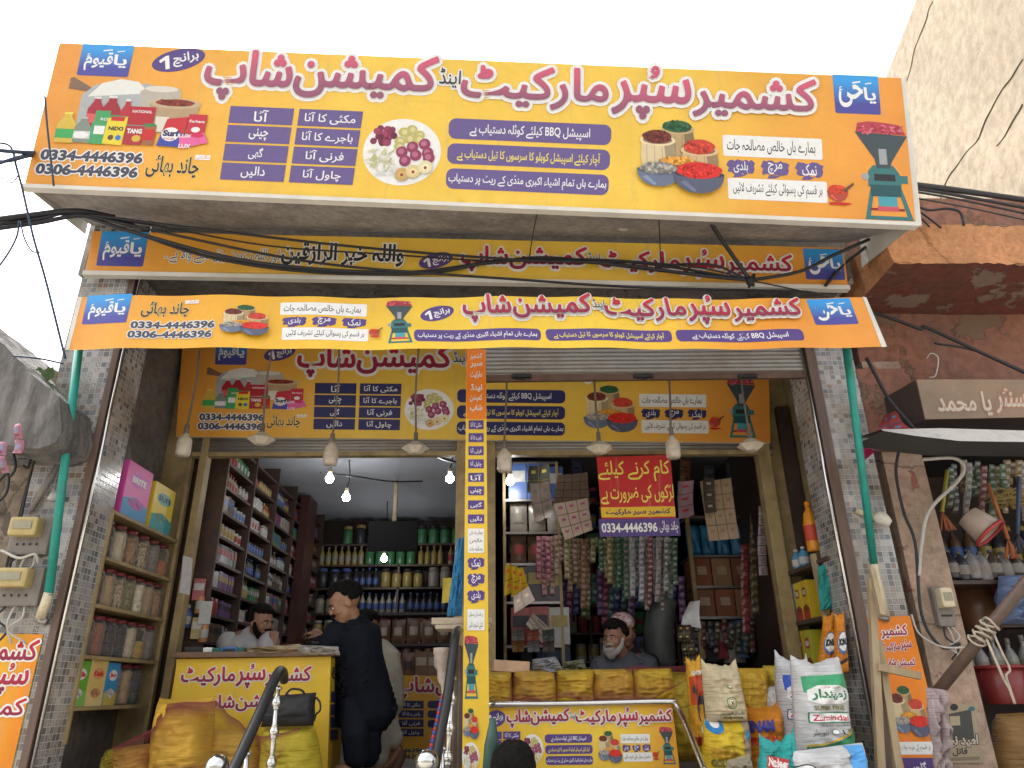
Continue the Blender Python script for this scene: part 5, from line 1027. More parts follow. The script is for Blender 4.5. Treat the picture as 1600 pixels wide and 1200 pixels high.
sack('detergent_pouch', 'orange detergent pouch standing behind the wooden upright', [(1287, 964), (1302, 960), (1308, 1050), (1276, 1052)], 4.82, .04, (.68, .24, .02), 'orange detergent pouches', ink_bonus, seed=51, ears=.02, rip=.001, wr=.006)
sack('detergent_pouch', 'orange detergent pouch against the tiled reveal right of the wooden upright', [(1304, 962), (1318, 958), (1326, 1050), (1304, 1052)], 4.74, .04, (.68, .24, .02), 'orange detergent pouches', ink_bonus, seed=52, ears=.02, rip=.001, wr=.006)
def bottle(label, c, r, h, col, lid, labc, group=None, name='bottle'):
    t = thing(name, label, 'bottle', c, group); L_ = Vector(c)
    mb = MB(); mb.lathe([(r*.85, 0), (r, .01), (r, h*.55), (r*.9, h*.6), (r*.75, h*.75), (r*.35, h*.84), (r*.33, h*.9)], L_, mat(col, .25, .06, 9, spec=.5), 18); mb.build('bottle_body', t)
    mb = MB(); mb.lathe([(r*.4, h*.9), (r*.4, h*.99), (r*.32, h)], L_, mat(lid, .4, .1, 9), 14); mb.build('cap', t)
    mb = MB(); mb.lathe([(r*1.012, h*.2), (r*1.014, h*.21), (r*1.014, h*.5), (r*1.012, h*.51)], L_, mat(labc, .5, .15, 40), 18); mb.build('paper_label', t); return t
p = PX(1272, 862, XQ+.08)
bottle('tall orange bottle standing on top of the right porch rack', PX(1274, 862, XQ+.05), .052, .36, (.68, .26, .02), (.7, .25, .02), (.5, .06, .03))
for k in range(2): bottle(['small white capped bottle at the far end of the right rack top', 'small white capped bottle beside the orange bottle'][k], (XQ+.08, rb[0][1]-.12-.13*k, rb[0][2]), .04, .16, (.1, .3, .5), (.65, .65, .65), (.5, .5, .5), 'white capped bottles on the right rack')
sack('detergent_pouch', 'turquoise pouch tucked behind the right porch rack upright', [(1278, 885), (1296, 880), (1300, 950), (1282, 955)], 4.95, .03, (.03, .3, .28), seed=53, ears=.01, rip=.001)

# ------------------------------------------------------------------ shelves of stock inside
DW = wood((.09, .05, .035), (.04, .025, .02), (2, 2, 2), .5, 'shelf_wood')
_pc = {}
def stock_mesh(kind, col, col2):
    k = (kind, col, col2)
    if k in _pc: return _pc[k]
    mb = MB(); a = mat(col, .32, .15, 25, spec=.5); b = mat(col2, .4, .2, 30); c = mat(sc(col, .4), .4, .1, 10)
    if kind == 'bottle':
        mb.lathe([(.028, 0), (.032, .006), (.032, .1), (.026, .125), (.012, .14), (.012, .15)], (0, 0, 0), a, 12); mb.lathe([(.014, .15), (.014, .175), (.01, .178)], (0, 0, 0), b, 10); mb.lathe([(.0326, .03), (.0328, .032), (.0328, .085), (.0326, .087)], (0, 0, 0), b, 12)
    elif kind == 'tall bottle':
        mb.lathe([(.03, 0), (.034, .008), (.034, .13), (.02, .165), (.011, .18), (.011, .2)], (0, 0, 0), a, 12); mb.lathe([(.014, .2), (.014, .225), (.01, .228)], (0, 0, 0), b, 10); mb.lathe([(.0346, .04), (.0348, .042), (.0348, .11), (.0346, .112)], (0, 0, 0), b, 12)
    elif kind == 'carton':
        mb.box((0, 0, .08), (.07, .085, .16), a, bev=.002); mb.box((.0356, 0, .1), (.002, .07, .05), b); mb.box((0, -.0431, .1), (.06, .002, .05), b)
    elif kind == 'tin':
        mb.lathe([(.04, 0), (.042, .004), (.04, .008), (.04, .11), (.042, .115), (.038, .118)], (0, 0, 0), a, 14); mb.lathe([(.0405, .03), (.0407, .031), (.0407, .09), (.0405, .091)], (0, 0, 0), b, 14)
    elif kind == 'jar':
        mb.lathe([(.036, 0), (.04, .008), (.04, .1), (.032, .12)], (0, 0, 0), a, 14); mb.lathe([(.036, .121), (.036, .142), (.032, .145)], (0, 0, 0), b, 12)
    elif kind == 'pouch':
        mb.grid(lambda u, v: Vector((.02*(1-abs(2*u-1)**2)*(math.sin(math.pi*min(1, v*1.1)))**.5 if v < .9 else .001, (u-.5)*.085, v*.15)), 6, 8, a); mb.grid(lambda u, v: Vector((-.02*(1-abs(2*u-1)**2)*(math.sin(math.pi*min(1, v*1.1)))**.5 if v < .9 else -.001, (u-.5)*.085, v*.15)), 6, 8, a); mb.grid(lambda u, v: Vector((.0215*(1-abs(1.2*u-.6)**2)+.002, (u-.5)*.05, .05+v*.05)), 4, 3, b)
    me = bpy.data.meshes.new('stock'); me.from_pydata(mb.v, [], mb.f)
    for m in mb.mats: me.materials.append(m)
    me.polygons.foreach_set('material_index', mb.m); me.polygons.foreach_set('use_smooth', mb.sm)
    _pc[k] = me; return me
CN = {'white': (.45, .44, .42), 'dark': (.04, .04, .05), 'red': (.4, .03, .03), 'green': (.04, .25, .08), 'yellow': (.42, .3, .04), 'blue': (.04, .12, .4), 'brown': (.16, .08, .04), 'pink': (.34, .12, .16), 'pale': (.36, .32, .26), 'purple': (.15, .05, .22), 'orange': (.6, .22, .03)}
CN = {k: tuple((x*.75+sum(c)/3*.25)*.85 for x in c) for k, c in CN.items()}      # packaging colours muted and darkened
SIZ = {'bottle': (.07, .18), 'tall bottle': (.075, .23), 'carton': (.078, .16), 'tin': (.09, .12), 'jar': (.085, .145), 'pouch': (.09, .15)}
def stock(kind, cn, cn2, loc, rz, s, where, group, label=None):
    nm = {'bottle': 'stock_bottle', 'tall bottle': 'stock_bottle', 'carton': 'stock_carton', 'tin': 'stock_tin', 'jar': 'stock_jar', 'pouch': 'stock_pouch'}[kind]
    o = bpy.data.objects.new(nm, stock_mesh(kind, CN[cn], CN[cn2])); COL.objects.link(o); o.location = loc; o.rotation_euler = (0, 0, rz); o.scale = (s, s, s*random.uniform(.94, 1.06))
    tag(o, label or f'{cn} {kind} with {cn2} label, {where}', nm.split('_')[1], group); return o
ORD = ['bottom', 'second lowest', 'third lowest', 'fourth lowest', 'fifth lowest', 'middle', 'fifth highest', 'fourth highest', 'third highest', 'second highest', 'top']
def fill_row(p0, p1, z, where, group, rz, hmax, rnd, kinds, cols, fillp=.95, s0=1.0, runs=(2, 6)):
    """stands stock along the line p0..p1 in runs of one kind, as shelves are really stocked"""
    L_ = math.hypot(p1[0]-p0[0], p1[1]-p0[1]); d = 0.03; ux, uy = (p1[0]-p0[0])/L_, (p1[1]-p0[1])/L_; n = 0
    while d < L_-.05:
        kind = rnd.choice(kinds); c, c2 = rnd.choice(cols), rnd.choice(['white', 'red', 'yellow', 'blue', 'dark', 'pale']); w_, h_ = SIZ[kind]; s = min(s0*rnd.uniform(.9, 1.15), hmax/h_)
        for k in range(rnd.randint(*runs)):
            if d > L_-.05: break
            if rnd.random() < fillp: stock(kind, c, c2, (p0[0]+ux*(d+w_*s/2), p0[1]+uy*(d+w_*s/2), z), rz+rnd.uniform(-.1, .1), s, where, group); n += 1
            d += w_*s*1.05
        d += rnd.choice((.005, .02, .05))
    return n
rnd = random.Random(21)
# left wall rack, running away from the street
lw = thing('stock_rack', 'tall dark wooden rack full of small stock along the left shop wall', 'rack', (-2.5, 7.5, FL)); RX, RX0 = -2.2, -2.6
zs = [FL+.28+k*.2 for k in range(12)]
for z in zs+[FL+.06]:
    mb = MB(); mb.box(((RX+RX0)/2, 7.55, z-.012), (RX-RX0, 3.5, .022), DW); mb.build('shelf_board', lw)
for y in (5.8, 6.5, 7.2, 7.9, 8.6, 9.3):
    mb = MB(); mb.box(((RX+RX0)/2+.01, y, FL+1.35), (RX-RX0+.01, .024, 2.66), DW); mb.build('upright', lw)
mb = MB(); mb.box((RX0-.02, 7.55, FL+1.3), (.015, 3.5, 2.6), DW); mb.build('back_board', lw)
tot = 0
for k, z in enumerate(zs[:11]):
    for j, y in enumerate((5.82, 6.52, 7.22, 7.92, 8.62)):
        tot += fill_row((RX-.06, y), (RX-.06, y+.66), z, f'{ORD[k]} shelf, left wall rack, {["nearest", "second", "middle", "fourth", "farthest"][j]} bay', 'small stock on the left wall rack', 0, .165, rnd, ['bottle', 'carton', 'tin', 'jar', 'carton', 'tall bottle', 'pouch'], ['white', 'dark', 'red', 'brown', 'pale', 'pale', 'white', 'pink', 'green', 'purple', 'dark', 'brown'], .98, .84, (3, 7))
# dark tall cupboard post and pipes in the left shop
mb = MB(); mb.box((RX+.03, 8.4, FL+1.3), (.1, .4, 2.6), wood((.09, .03, .025), (.05, .02, .015), (2, 2, .6), .4)); mb.build('cupboard', None, 'dark reddish cupboard side standing out from the left wall rack', 'cupboard')
# back rack of the left shop
br = thing('stock_rack', 'back wall rack of jars in the left shop', 'rack', (-1.0, 9.4, FL))
for k, z in enumerate((1.5, 1.8, 2.1, 2.4, 2.7, 2.98, 3.24)):
    mb = MB(); mb.box((-1.2, 9.45, z-.012), (2.2, .36, .022), DW); mb.build('shelf_board', br)
    tot += fill_row((-2.25, 9.32), (-.15, 9.32), z, f'{["bottom", "second lowest", "third lowest", "middle", "third highest", "second highest", "top"][k]} shelf of the left shop back rack', 'jars and packs on the left back rack', -math.pi/2, .24, rnd, ['jar', 'jar', 'tall bottle'], ['pale', 'dark', 'brown', 'green', 'yellow'], .95, 1.6, (3, 7))
for x in (-2.3, -1.2, -.12): mb = MB(); mb.box((x, 9.45, 2.25), (.024, .36, 2.5), DW); mb.build('upright', br)
# display stand behind the right side of the left shop: shelves with yellow packs
ds = thing('display_stand', 'dark display stand of packs behind the navy dressed man', 'rack', (-.75, 7.4, FL))
for k, z in enumerate((1.62, 1.92, 2.2)):
    mb = MB(); mb.box((-.72, 7.4, z-.012), (1.2, .34, .022), BLKP); mb.build('shelf_board', ds)
    if k < 2: tot += fill_row((-1.3, 7.28), (-.16, 7.28), z, f'{["lower", "upper"][k]} shelf of the dark display stand', 'packs on the display stand', -math.pi/2, .24, rnd, ['pouch', 'carton'], ['yellow', 'yellow', 'green', 'brown'], .95, 1.4, (3, 6))
for x in (-1.32, -.12): mb = MB(); mb.box((x, 7.4, 1.6), (.024, .34, 1.24), BLKP); mb.build('upright', ds)
# television hung from the ceiling
tv = thing('television', 'flat black television hung from the left shop ceiling', 'television', PY(615, 860, 7.6)); a, b = PY(577, 815, 7.6), PY(652, 861, 7.6)
mb = MB(); mb.box(((a.x+b.x)/2, 7.6, (a.z+b.z)/2), (b.x-a.x, .06, a.z-b.z), mat((.008, .008, .009), .6, .1, 5, spec=.15), rot=(.12, 0, 0), bev=.008); mb.build('screen_case', tv); mb = MB(); mb.tube([((a.x+b.x)/2, 7.64, a.z), ((a.x+b.x)/2, 7.64, ZI)], .025, IVORY, 10); mb.build('ceiling_pole', tv)
# right shop: left unit of shelves
ru = thing('stock_rack', 'steel rack of cartons just inside the right doorway by the post', 'rack', (.35, 6.4, FL)); RY = 6.35
xa, xb = PY(788, 800, RY).x, PY(872, 800, RY).x
shz = [PY(830, y, RY).z for y in (1008, 940, 880, 831, 780, 722)]
for z in shz: mb = MB(); mb.box(((xa+xb)/2, RY+.16, z-.01), (xb-xa, .34, .02), DSTEEL); mb.build('shelf_board', ru)
for x in (xa, xb): mb = MB(); mb.box((x, RY, (FL+shz[-1])/2), (.025, .025, shz[-1]-FL), OCHM); mb.build('upright', ru)
for k, z in enumerate(shz[:-1]):
    nm = ["bottom", "second lowest", "middle", "second highest", "top"][k]; cols = [['red', 'white', 'pale'], ['green', 'white', 'dark'], ['blue', 'blue', 'brown'], ['green', 'pale', 'white'], ['blue', 'dark', 'white']][k]
    tot += fill_row((xa+.02, RY+.06), (xb-.02, RY+.06), z, f'{nm} shelf of the rack by the post', 'packs on the rack by the post', -math.pi/2, shz[k+1]-z-.03, rnd, ['carton', 'pouch', 'carton'], cols, 1, 1.9, (2, 3))
# right shop: right unit with cardboard boxes and blue packs
r2 = thing('stock_rack', 'pale steel rack of cardboard boxes at the right of the right shop', 'rack', (1.8, 6.9, FL)); RY2 = 6.8
xa, xb = PY(1082, 900, RY2).x, PY(1176, 900, RY2).x; z3 = [PY(1120, y, RY2).z for y in (963, 915, 867, 806)]
for z in z3: mb = MB(); mb.box(((xa+xb)/2, RY2+.2, z-.012), (xb-xa, .42, .024), DSTEEL); mb.build('shelf_board', r2)
for x, y in ((xa, RY2), (xb, RY2)): mb = MB(); mb.box((x, y-.02, (FL+3.4)/2), (.035, .03, 2.4), OCHM); mb.build('upright', r2)
CB = [(.22, .1, .06), (.26, .09, .05), (.3, .17, .09)]
for si, n, hh in ((0, 3, .24), (1, 3, .25)):
    for k in range(n):
        x = xa+(xb-xa)*(k+.5)/n; t = thing('cardboard_box', f'reddish cardboard box, {["left", "middle", "right"][k]} one on the {["lower", "upper"][si]} shelf of the pale steel rack', 'box', (x, RY2+.16, z3[si]), 'cardboard boxes on the steel rack'); d = ((xb-xa)/n*.94, .3, hh)
        mb = MB(); mb.box((x, RY2+.16, z3[si]+hh/2), d, mat(CB[(k+si) % 3], .75, .15, 9), bev=.004); mb.build('box_body', t); mb = MB(); mb.box((x, RY2+.005, z3[si]+hh*.55), (d[0]*.5, .004, hh*.3), mat((.4, .3, .2), .6)); mb.build('paper_label', t)
for k in range(4):
    x = xa+(xb-xa)*(k+.5)/4; sk_ = Sack([(0, 0)]*4, 1, .05, seed=60+k, rip=.001, topflat=.5); hw = (xb-xa)/8.6; zz = z3[2]
    sk_.q = [Vector((x-hw, RY2+.1, zz+.3)), Vector((x+hw, RY2+.1, zz+.3)), Vector((x+hw, RY2+.1, zz)), Vector((x-hw, RY2+.1, zz))]
    sk_.mesh(mat((.04, .22, .42), .35, .2, 9), 10, 10).build('tissue_pack', None, f'blue plastic wrapped pack, {["first", "second", "third", "last"][k]} from the left on the rack above the cardboard boxes', 'pack', 'blue packs on the steel rack')
for k, (x, y, c, l) in enumerate(((1098, 1030, 'orange', 'orange pack low on the floor of the steel rack'), (1112, 1034, 'dark', 'dark carton low on the floor of the steel rack'), (1130, 1030, 'red', 'red carton low on the floor of the steel rack'), (1148, 1036, 'pale', 'pale carton low on the floor of the steel rack'), (1164, 1028, 'blue', 'blue pack low on the floor of the steel rack'))): stock('carton', c, 'white', PY(x, y, RY2+.1), -1.5+.2*k, 1.9, '', 'packs under the steel rack', l)
# red panel at the right
mb = MB(); XP = PY(1226, 800, 5.72).x; ya, yb = 5.7, PX(1180, 740, XP).y
mb.box((XP+.02, (ya+yb)/2, 2.55), (.04, yb-ya, 2.1), REDW, bev=.003); mb.build('wooden_partition', None, 'reddish wooden panel standing at the right side of the right shop', 'panel')
r5 = thing('stock_rack', 'dim rack of small packs behind the hanging sachets in the right shop', 'rack', (.9, 7.5, FL))
for k in range(8):
    z = 1.5+k*.26; mb = MB(); mb.box((.95, 7.6, z-.012), (1.7, .3, .022), DW); mb.build('shelf_board', r5)
    tot += fill_row((.12, 7.5), (1.78, 7.5), z, f'{["bottom", "second lowest", "third lowest", "fourth lowest", "fourth highest", "third highest", "second highest", "top"][k]} shelf behind the hanging sachets', 'packs behind the hanging sachets', -math.pi/2, .21, rnd, ['carton', 'pouch', 'tin'], ['blue', 'green', 'dark', 'red', 'pale', 'purple'], .97, 1.3, (2, 4))
for x in (.1, .95, 1.8): mb = MB(); mb.box((x, 7.6, 2.3), (.024, .3, 2.3), DW); mb.build('upright', r5)
mb = MB(); mb.box((1.55, 9.3, 2.2), (1.6, .3, 2.2), DW); mb.build('cupboard', None, 'dark cupboard against the back wall of the right shop', 'cupboard')

# ------------------------------------------------------------------ hanging strips of sachets
def strip(px, y0, y1, wpx, Y, c1, c2, label, group='hanging sachet strips', cells=None):
    """a strip of small sealed sachets hung from a hook, each sachet a little pillow"""
    A, B = PY(px, y0, Y), PY(px+random.uniform(-2, 2), y1, Y); wd = abs(PY(px+wpx/2, y0, Y).x-PY(px-wpx/2, y0, Y).x); L_ = (A-B).length; n = cells or max(2, round(L_/(wd*1.05))); sd = random.random()*9
    g_ = sum(c1)/3; c1 = tuple((x*.72+g_*.28)*.85 for x in c1); c2 = tuple((x+y*.8)/2 for x, y in zip(c1, c2)); a, b, d = mat(c1, .22, .25, 20, spec=.6), mat(c2, .3, .3, 50, spec=.6), mat(sc(c1, .4), .4)
    mb = MB()
    for k in range(n):
        for q, (v0, v1, u0, u1, m, o) in enumerate(((.03, .97, 0, 1, a, 0), (.3, .66, .18, .82, b, .0025), (.74, .84, .25, .7, d, .0025))):
            def fn(u, v, k=k, v0=v0, v1=v1, u0=u0, u1=u1, o=o):
                u = u0+(u1-u0)*u
                vv = v0+(v1-v0)*v; t = (k+vv)/n; p = A*(1-t)+B*t; g = (max(0, 1-abs(2*u-1)**3)*max(0, 1-abs(2*vv-1)**4))**.6
                return p + Vector(((u-.5)*wd*.97, -.014*g-o+.03*math.sin(t*5+sd)*t+.012*math.sin(k*1.7+sd)*(u-.5), 0))
            mb.grid(fn, 6, 8 if q == 0 else 2, m)
    return mb.build('sachet_strip', None, label, 'sachets', group)
S_ = [(845, 838, 905, 12, (.5, .12, .2), (.62, .3, .35), 'pink sachet strip nearest the post'), (859, 838, 906, 12, (.5, .1, .18), (.6, .3, .35), 'second pink sachet strip'), (873, 836, 898, 12, (.4, .3, .16), (.55, .25, .25), 'pinkish tan sachet strip'), (888, 838, 905, 13, (.36, .3, .14), (.5, .42, .2), 'straw coloured sachet strip'), (901, 840, 912, 12, (.25, .14, .08), (.4, .3, .16), 'tan and brown sachet strip'), (915, 842, 950, 12, (.3, .13, .06), (.2, .1, .05), 'long rust brown sachet strip'), (930, 840, 880, 12, (.2, .2, .08), (.36, .3, .12), 'short olive sachet strip'), (942, 842, 895, 12, (.04, .16, .08), (.3, .28, .12), 'green and cream sachet strip'), (955, 838, 912, 14, (.3, .26, .08), (.45, .36, .1), 'golden sachet strip under the red notice'), (969, 838, 920, 12, (.03, .14, .07), (.1, .22, .12), 'dark green sachet strip'), (981, 838, 935, 11, (.06, .16, .1), (.3, .12, .08), 'green sachet strip with brown marks'), (991, 840, 932, 13, (.4, .42, .44), (.25, .27, .3), 'long silver sachet strip'), (1006, 838, 940, 12, (.36, .38, .4), (.5, .5, .5), 'bright silver sachet strip'), (1019, 838, 945, 12, (.3, .08, .07), (.4, .36, .34), 'red and silver sachet strip'), (1032, 838, 940, 13, (.36, .34, .33), (.3, .1, .09), 'silver strip with red bands'), (1045, 838, 925, 12, (.25, .3, .27), (.4, .42, .4), 'pale green silver sachet strip'), (1058, 840, 915, 12, (.07, .16, .1), (.3, .3, .2), 'last green sachet strip beside the steel rack')]
for px, a, b, wv, c1, c2, l in S_: strip(px-3, a, b, 8.5, 6.2, c1, c2, l+' of the hanging row')
for i, (px, a, b, wv, c1, c2, l) in enumerate(S_[:-1]):
    n = S_[i+1]; strip(px+4.5, a+random.uniform(-2, 3), b+random.uniform(-22, 30), 8, 6.3, tuple((x+y)/2 for x, y in zip(c2, n[4])), sc(n[5], .7), f'narrow sachet strip between the {l.replace(" sachet strip", "").replace(" strip", "")} one and its right neighbour')
for k in range(24):
    px = 842+k*9.6+random.uniform(-2, 2); c = random.choice([(.04, .05, .2), (.2, .03, .08), (.1, .12, .02), (.03, .1, .1), (.16, .06, .2), (.2, .16, .03)])
    strip(px, 895+random.uniform(-12, 12), 962+random.uniform(-18, 14), 11, 6.6, c, sc(c, 1.9), f'dim {["violet blue", "purple", "olive", "dark green"][k % 4]} sachet strip in the shaded second row, number {k+1} from the post', 'sachet strips of the shaded second row')
for k in range(12):
    px = 800+k*34+random.uniform(-6, 6); c = random.choice([(.3, .3, .3), (.1, .12, .3), (.3, .1, .05), (.15, .2, .06), (.06, .08, .1)])
    if 925 < px < 1065: continue
    strip(px, 720+random.uniform(-4, 8), 770+random.uniform(-10, 30), 18, 6.9, c, sc(c, 1.6), f'sachet strip hanging high at the back of the right shop, {["leftmost", "second", "third", "fourth", "", "", "", "", "", "second from right", "next to rightmost", "rightmost"][k]} one', 'sachet strips high at the back')
for k in range(9): strip(1088+k*11, 968+random.uniform(-3, 4), 1000+random.uniform(0, 24), 9, RY2-.02, random.choice([(.14, .1, .06), (.08, .09, .12), (.2, .06, .04), (.1, .12, .07)]), (.25, .22, .16), f'dull sachet strip hanging under the cardboard boxes, {["first", "second", "third", "fourth", "fifth", "sixth", "seventh", "eighth", "last"][k]} from the left', 'sachets under the cardboard boxes')
# bundles of hanging cards, bags and papers in the right doorway
def card(name, label, q, Y, col, bend=.03, nx=1, ny=1, lc=(.1, .07, .06), cat='card', tilt=0):
    P = [PY(x, y, Y) for x, y in q]; t = thing(name, label, cat, P[3])
    def fn(a, b, o=0): p = (P[0]*(1-a)+P[1]*a)*(1-b)+(P[3]*(1-a)+P[2]*a)*b; return p+Vector((0, bend*math.sin(b*3)+bend*.6*math.sin(a*3.1+b)-o, 0))
    mb = MB(); mb.grid(fn, 12, 14, mat(col, .45, .15, 12)); mb.grid(lambda a, b: fn(a, b, -.004), 12, 14, mat(col, .5)); mb.build('sheet', t)
    if nx*ny > 1:
        mb = MB()
        for i in range(1, nx): mb.tube([fn(i/nx, v/14, .002) for v in range(15)], .0025, mat(lc, .5), 5)
        for j in range(1, ny): mb.tube([fn(v/14, j/ny, .002) for v in range(15)], .0025, mat(lc, .5), 5)
        for i in range(nx):
            for j in range(ny): a0, b0 = (i+.3)/nx, (j+.3)/ny; mb.grid(lambda u, v: fn(a0+.4/nx*u, b0+.2/ny*v, .003), 2, 2, mat(sc(lc, 2.5), .5))
        mb.build('marking', t)
    return t
card('sachet_sheet', 'brown sheet of sachets hanging above the cream one', [(872, 742), (918, 738), (922, 790), (864, 788)], 6.0, (.16, .11, .08), .02, 4, 4, (.05, .04, .03), 'sachets')
card('sachet_sheet', 'cream sheet of nine sachets hanging left of the red notice', [(865, 787), (918, 778), (926, 828), (883, 843)], 5.98, (.5, .4, .32), .02, 3, 3, (.18, .04, .1), 'sachets')
card('sachet_sheet', 'crinkled silver packet bunch hanging below the left corner of the right doorway', [(828, 755), (858, 752), (866, 803), (836, 816)], 6.0, (.34, .29, .26), .05, 2, 2, (.1, .1, .1), 'sachets')
card('packet_bunch', 'dark bunch of packets with a yellow corner above the silver packets', [(826, 728), (858, 724), (862, 770), (824, 768)], 6.05, (.08, .075, .06), .05, 2, 2, (.25, .22, .04), 'packets')
card('card_sheet', 'large beige card with printed lines hanging right of the red notice', [(1094, 752), (1142, 747), (1155, 841), (1109, 845)], 6.0, (.42, .31, .2), .015, 3, 4, (.14, .09, .05))
card('card_sheet', 'dark card pinned over the beige card', [(1098, 748), (1116, 748), (1119, 800), (1103, 802)], 5.97, (.06, .05, .04), .01, 1, 3, (.16, .13, .1))
card('packet_bunch', 'mauve and white packet bunch beside the red notice', [(1060, 752), (1084, 750), (1084, 805), (1062, 810)], 6.1, (.36, .24, .27), .04, 1, 3, (.2, .02, .04), 'packets')
card('hanging_bag', 'white plastic bag hanging on the upright of the steel rack', [(1078, 940), (1094, 938), (1095, 982), (1066, 975)], 5.9, (.5, .5, .5), .05, 1, 1, cat='bag')
for k, (x, y) in enumerate(((1066, 990), (1072, 1010), (1074, 1030))): card('packet_bunch', f'black and gold packet bunch, {["upper", "middle", "lower"][k]} one hanging below the white bag', [(x-6, y-14), (x+14, y-14), (x+14, y+12), (x-5, y+12)], 5.85, (.05, .04, .03), .03, 2, 2, (.2, .15, .04), 'packets')
for k in range(3):
    x = 790+k*9; card('yellow_pouch', f'yellow pouch hanging by the post, {["left", "middle", "right"][k]} one of three', [(x, 882+3*k), (x+9, 880+3*k), (x+13+5*k, 925+4*k), (x-2+2*k, 930+2*k)], 5.7, (.6, .43, .03), .05, 1, 2, (.3, .05, .02), 'pouch')
card('paper_slip', 'fan of pale paper slips hanging below the yellow pouches', [(802, 932), (826, 916), (836, 938), (804, 958)], 5.66, (.5, .42, .36), .02, 2, 1, (.3, .25, .2), 'paper'); card('magazine_page', 'open printed page hanging askew on the rack by the post', [(833, 957), (863, 985), (850, 1008), (822, 975)], 6.1, (.46, .4, .33), .02, 1, 3, (.06, .05, .05), 'paper')
for k in range(6):
    x, y = 800+(k % 3)*24, 985+18*(k//3); card('packet_bunch', f'small glossy packet bunch on the rack by the post, {["upper", "lower"][k//3]} row {["left", "middle", "right"][k % 3]}', [(x, y), (x+18, y-3), (x+19, y+15), (x+1, y+16)], 6.05, ((.2, .2, .18), (.3, .08, .05), (.08, .09, .08), (.3, .14, .04), (.2, .2, .2), (.1, .08, .07))[k], .03, 2, 2, (.05, .05, .05), 'packets')
sack('plastic_bag', 'clear grey plastic bag lying on the netted sacks', [(832, 1030), (868, 1026), (884, 1052), (828, 1052)], 5.1, .1, (.3, .31, .33), seed=71, wr=.03, topflat=.5)
mb = MB(); a = PY(790, 1042, 5.1); mb.box(a+Vector((.02, 0, .0)), (.24, .2, .07), mat((.5, .33, .22), .7, .2, 8), rot=(0, .06, .2), bev=.006); mb.build('open_carton', None, 'low orange brown carton lying at the post end of the netted sacks', 'box')
sack('plastic_bag', 'clear bag of greenish packets lying behind the netted sacks', [(880, 1034), (912, 1030), (920, 1054), (876, 1054)], 5.3, .08, (.2, .2, .12), seed=72, wr=.03, topflat=.5)
# right side tall wrapped roll, dangling packs on the red panel
strip(1178, 765, 960, 12, 6.5, (.2, .14, .05), (.4, .3, .1), 'long brown and gold sachet strip by the red panel'); strip(1192, 790, 900, 14, 6.2, (.5, .45, .45), (.3, .1, .12), 'white and red sachet strip against the red panel'); strip(1164, 850, 990, 13, 6.4, (.3, .03, .03), (.35, .05, .05), 'hanging strip of red boxes beside the cardboard boxes')
strip(1186, 742, 800, 12, 6.4, (.5, .3, .1), (.5, .15, .2), 'short orange and pink sachet strip high on the red panel')
mb = MB(); mb.tube(catmull([PY(1040, 935, 6.4), PY(1030, 980, 6.4), PY(1032, 1046, 6.4)], 5), [.1, .1, .1, .12, .12, .13, .13, .13, .13, .13, .12], mat((.07, .08, .075), .5, .25, 12, .3), 14); mb.build('plastic_roll', None, 'stack of grey green plastic bags hanging behind the bearded man', 'bags')
# counter top clutter at the left
zc = ZCT
mb = MB(); mb.box(PY(304, 1020, 5.3), (.13, .12, .07), BLKP, rot=(0, 0, .2), bev=.012); mb.build('card_reader', None, 'black card machine at the left end of the counter top', 'machine')
cal = thing('calculator', 'white and teal calculator with a blue framed screen on the counter', 'calculator', PY(355, 1020, 5.25)); c = PY(355, 1018, 5.25)
mb = MB(); mb.box(c, (.26, .1, .045), mat((.02, .12, .1), .4, .1, 9), bev=.008); mb.build('case', cal); mb = MB(); mb.box(c+Vector((.03, -.052, .0)), (.1, .01, .05), BLUE, bev=.004); mb.build('screen_frame', cal); mb = MB(); mb.box(c+Vector((.03, -.059, 0)), (.08, .006, .03), BLKP); mb.build('screen', cal); mb = MB(); mb.box(c+Vector((-.115, -.003, .0)), (.06, .098, .05), WHT, bev=.004); mb.build('white_end', cal)
sack('wrapped_goods', 'clear wrapped packs of food laid along the counter top', [(386, 1012), (470, 1006), (472, 1022), (384, 1022)], 5.22, .08, (.46, .36, .22), seed=73, wr=.03, topflat=.6)
sack('wrapped_goods', 'pile of pale plastic bags at the right end of the counter top', [(466, 1008), (528, 1010), (532, 1024), (464, 1024)], 5.2, .08, (.5, .48, .44), seed=74, wr=.03, topflat=.6)
sack('folded_cloth', 'black folded cloth on the counter before the navy dressed man', [(478, 1004), (522, 1000), (524, 1014), (474, 1014)], 5.3, .06, (.02, .02, .022), seed=75, wr=.02, topflat=.6)
# paper notice and packets at the left jamb
card('paper_notice', 'white paper notice on the left door jamb', [(286, 868), (301, 872), (296, 930), (280, 926)], YS-.04, (.5, .5, .5), .004, 1, 1, cat='notice')
for k, (x, y, c) in enumerate(((308, 925, 'red'), (310, 945, 'orange'), (318, 962, 'white'), (290, 968, 'blue'), (306, 985, 'yellow'), (316, 990, 'orange'))):
    p = PY(x, y+14, 5.75); stock('bottle' if k % 2 else 'carton', c, 'white', p, -1.2, 1.0, 'in the small pile inside the left door jamb', 'packets inside the left jamb', f'{c} pack, {["topmost", "second", "third", "fourth", "fifth", "lowest"][k]} in the small pile inside the left door jamb')
